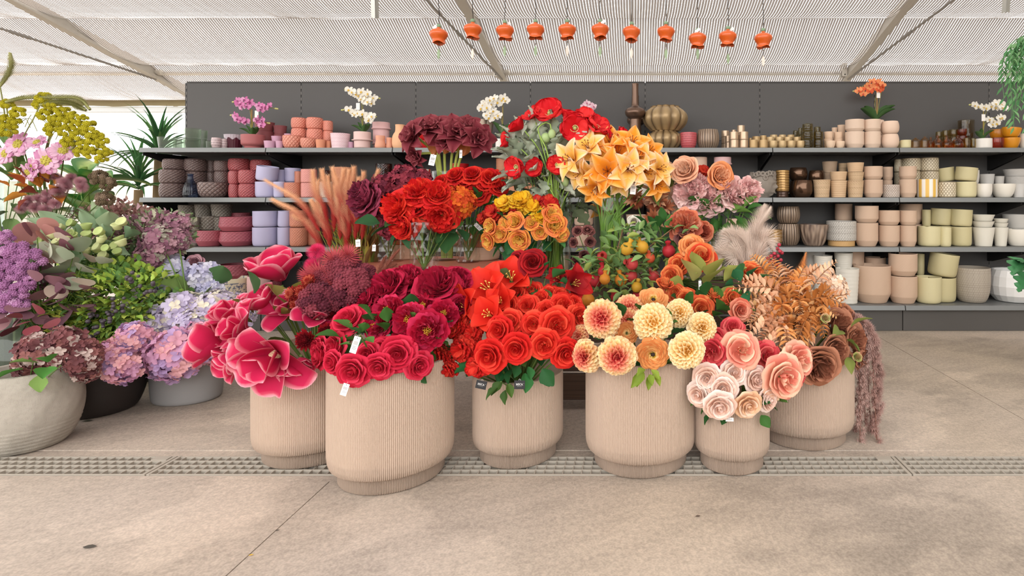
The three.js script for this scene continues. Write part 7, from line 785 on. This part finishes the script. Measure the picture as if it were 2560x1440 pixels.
  for (const [px, x0, w, y0, ph] of [[1246, 1239, 20, 346, 'small white pot of the orchid beside the tulip vases'], [2458, 2440, 38, 345, 'white oval pot of the right orchid']]) { const Z = SZF + 0.02 + w * 4.5 / FL / 2, R = w / 2 * Z / FL, o = part('pot', potGeo('cyl', R, (369 - y0) * Z / FL, { nu: 40 }), mat('#e2ddd5', 0.5)); o.position.set((x0 + w / 2 - CX) * Z / FL, SHY[0], -Z); thing(o, 'orchid_pot', ph, 'pot', null, px, 357); }
}
// ---------------------------------------------------------------- right edge: hanging plant, monstera leaf, orchid tip
{
  const Z = 3.6, a = at(2600, 70, Z), g = group(a), M = tones(['#6fa06a', '#5a8f5c', '#86b07c'], 0.65);
  for (let k = 0; k < 20; k++) { const x = 2512 + (k * 37 % 66), y1 = 190 + (k * 53 % 140), q = [V(0, 0, 0), at(x + 12, 112, Z).sub(a), at(x, 160, Z).sub(a), at(x + rr(-8, 8), y1, Z).sub(a)].map((p) => p.add(V(0, 0, rr(-0.04, 0.04)))), c = new THREE.CatmullRomCurve3(q); part('strand', new THREE.TubeGeometry(c, 16, 0.0016, 4), M[0], g); for (let i = 0; i < 15; i++) { const o = part('leaf', G.leaflet, pick(M), g); o.position.copy(c.getPoint(0.2 + 0.8 * i / 14)); o.quaternion.setFromUnitVectors(V(0, 0, 1), V(i % 2 ? 0.6 : -0.6, -1, rr(-0.3, 0.5)).normalize()); o.scale.set(0.035, 0.05, rr(0.05, 0.07)); } }
  part('basket', potGeo('bowl', 0.11, 0.12, { nu: 30 }).translate(0.06, -0.07, 0), mat('#8a5a3a', 0.8), g); part('hanger', rod(V(0.06, 0, 0), V(0.06, 1.3, 0), 0.003, 5), mat('#2a2724', 0.8), g);
  thing(g, 'hanging_plant', 'green trailing plant hanging at the right edge', 'plant', null, 2540, 200);
  const m = group(at(2680, 700, 3.4).setY(0)); const ml = petal({ L: 1, W: 0.46, e0: 10, e1: -30, m: 0.4, base: 0.3, point: 0.4, fold: 0.12, nu: 10, nv: 14 }); { const p = ml.attributes.position; for (let i = 0; i < p.count; i++) if (Math.floor(i / 11) % 3 === 2 && Math.abs(i % 11 - 5) > 2) p.setX(i, p.getX(i) * 0.5); ml.computeVertexNormals(); }
  for (const [x, y, dx, dy, len] of [[2585, 660, -1, -0.1, 0.2], [2590, 690, -1, -0.35, 0.17], [2610, 650, 0.3, 0.6, 0.2], [2575, 665, -0.6, 0.3, 0.14]]) { const o = part('leaf', ml, mat('#3f7a4a', 0.4), m); o.position.copy(at(x, y, 3.4).sub(m.position)); o.quaternion.setFromUnitVectors(V(0, 0, 1), V(dx, dy, 0.5).normalize()); o.scale.setScalar(len * 1.15); part('stem', tube([V(0, 0.2, 0), o.position.clone().multiplyScalar(0.7), o.position.clone()], 0.005, 10, 6), STEM, m); }
  part('pot', potGeo('taper', 0.15, 0.28, { nu: 36 }), mat('#5a544e', 0.8), m); thing(m, 'monstera', 'monstera leaf reaching in at the right edge', 'plant', null, 2540, 670);
}
// ---------------------------------------------------------------- tags and litter
{
  const print = (w, h, draw) => { const c = document.createElement('canvas'); c.width = w; c.height = h; const x = c.getContext('2d'); draw(x); const t = new THREE.CanvasTexture(c); t.colorSpace = THREE.SRGBColorSpace; return new THREE.MeshPhysicalMaterial({ map: t, roughness: 0.6, side: THREE.DoubleSide }); };
  const mica = print(256, 200, (x) => { x.fillStyle = '#16161a'; x.fillRect(0, 0, 256, 200); x.fillStyle = '#f2f0ec'; x.font = '64px serif'; x.textAlign = 'center'; x.fillText('MICA', 122, 112); x.font = '22px sans-serif'; x.fillText('™', 222, 80); x.fillStyle = '#a9a7a2'; x.font = '17px sans-serif'; x.fillText('DECORATIONS', 124, 142); });
  const bar = print(128, 256, (x) => { x.fillStyle = '#efedea'; x.fillRect(0, 0, 128, 256); x.fillStyle = '#55555a'; for (let i = 0; i < 24; i++) x.fillRect(20 + i * 3.7, 70, i % 3 ? 1.3 : 2.4, 60); for (let i = 0; i < 3; i++) x.fillRect(24, 150 + i * 20, 60 + (i * 23 % 30), 6); x.beginPath(); x.arc(64, 26, 9, 0, 7); x.fill(); });
  const paper = mat('#efedea', 0.7);
  for (const [px, py, w, h, Z, rz, m, ph, name] of [[1203, 962, 27, 20, 1.98, -0.2, mica, 'black MICA tag at the left of the red planter rim', 'black_tag'], [1299, 962, 27, 21, 1.96, 0, mica, 'black MICA tag in the middle of the red planter rim', 'black_tag'], [1365, 944, 11, 22, 2.06, -0.1, bar, 'white barcode tag on the right of the red planter rim', 'price_tag'], [888, 862, 17, 42, 1.84, -0.28, bar, 'white price tag standing among the crimson roses', 'price_tag'], [862, 974, 16, 30, 1.83, -0.3, bar, 'white price tag hanging on the largest planter', 'price_tag'], [1824, 1049, 20, 9, 2.0, 0, bar, 'white tag under the pale pink roses', 'price_tag'], [1081, 400, 15, 28, 3.06, -0.2, bar, 'white tag on the left amaryllis stem', 'price_tag'], [1152, 385, 7, 20, 3.06, 0, bar, 'white tag on the right amaryllis stem', 'price_tag'], [1750, 713, 7, 22, 2.3, 0, bar, 'white tag on the sage rose leaves', 'price_tag'], [1347, 488, 15, 18, 2.96, -0.7, bar, 'white tag below the poppy foliage', 'price_tag'], [1398, 505, 14, 26, 2.98, 0, bar, 'white tag on the poppy stems', 'price_tag'], [1474, 472, 14, 26, 2.86, 0.1, bar, 'tag hanging under the left lilies', 'price_tag'], [1583, 472, 14, 28, 2.86, -0.1, bar, 'tag hanging under the right lilies', 'price_tag'], [1196, 568, 10, 24, 2.96, 0.8, bar, 'white tag at the right crystal vase', 'price_tag'], [895, 608, 12, 18, 2.86, 0.1, bar, 'white tag in the grass blades', 'price_tag'], [935, 620, 9, 16, 2.86, 0, bar, 'second white tag in the grass blades', 'price_tag']]) {
    const g = group(at(px, py, Z)), s = Z / FL; part('card', new RoundedBoxGeometry(w * s, h * s, 0.0008, 1, 0.0003), m, g); part('loop', new THREE.TorusGeometry(0.003, 0.0004, 5, 12).translate(0, h * s / 2 + 0.002, 0), paper, g); g.rotation.set(-0.12, 0, rz); thing(g, name, ph, 'tag', null, px, py); }
  for (const [px, py, len, a, hex, ph] of [[207, 1370, 33, 0.1, '#4a443c', 'dark dry leaf scrap on the floor at lower left'], [688, 1330, 10, 0.6, '#4a443c', 'tiny dark scrap on the floor joint'], [205, 1055, 22, 0.3, '#3a3a2a', 'dark stalk on the floor by the cement bowl'], [621, 1391, 12, 0.3, '#c9a23a', 'tiny yellow petal on the floor joint'], [1738, 1293, 14, 0.2, '#5a4a40', 'thin curled fibre on the floor below the dahlia planter']]) { const Z = floorZ(py), o = part('scrap', G.leaflet, mat(hex, 0.9)); o.position.copy(at(px, py, Z)).setY(0.003); o.rotation.set(0.12, 1.57 + a, 0); o.scale.setScalar(len * Z / FL); o.scale.y *= 0.15; thing(o, 'leaf_scrap', ph, 'litter', null, px, py); }
}

// ---------------------------------------------------------------- labels from where each thing stands among its like
const ORD = ['', 'second', 'third', 'fourth', 'fifth', 'sixth', 'seventh', 'eighth', 'ninth', 'tenth', 'eleventh', 'twelfth', 'thirteenth', 'fourteenth', 'fifteenth', 'sixteenth', 'seventeenth', 'eighteenth', 'nineteenth', 'twentieth'];
{
  const by = new Map();
  for (const t of things) by.set(t.phrase, [...(by.get(t.phrase) ?? []), t]);
  const ordinal = (i, n) => n === 1 ? '' : i === 0 ? 'leftmost' : i === n - 1 ? 'rightmost' : i < n / 2 ? ORD[i] + ' from left' : ORD[n - 1 - i] + ' from right';
  for (const list of by.values()) {
    if (list.length === 1) continue;
    const rows = list.length > 7 ? Math.ceil(list.length / 6) : 1;
    const s = [...list].sort((a, b) => a.py - b.py), per = Math.ceil(s.length / rows);
    for (let r = 0; r < rows; r++) {
      const row = s.slice(r * per, (r + 1) * per).sort((a, b) => a.px - b.px);
      const rn = rows === 1 ? '' : r === 0 ? ' in the top row' : r === rows - 1 ? ' in the lowest row' : rows === 3 ? ' in the middle row' : ' in ' + ORD[r] + ' row from top';
      row.forEach((t, i) => { const o = ordinal(i, row.length); t.o.userData.label = t.phrase + (o || rn ? ',' + (o ? ' ' + o : '') + rn : ''); });
    }
  }
}
scene.traverse((o) => { if (o.isMesh) o.castShadow = o.receiveShadow = true; });
renderer.render(scene, camera);
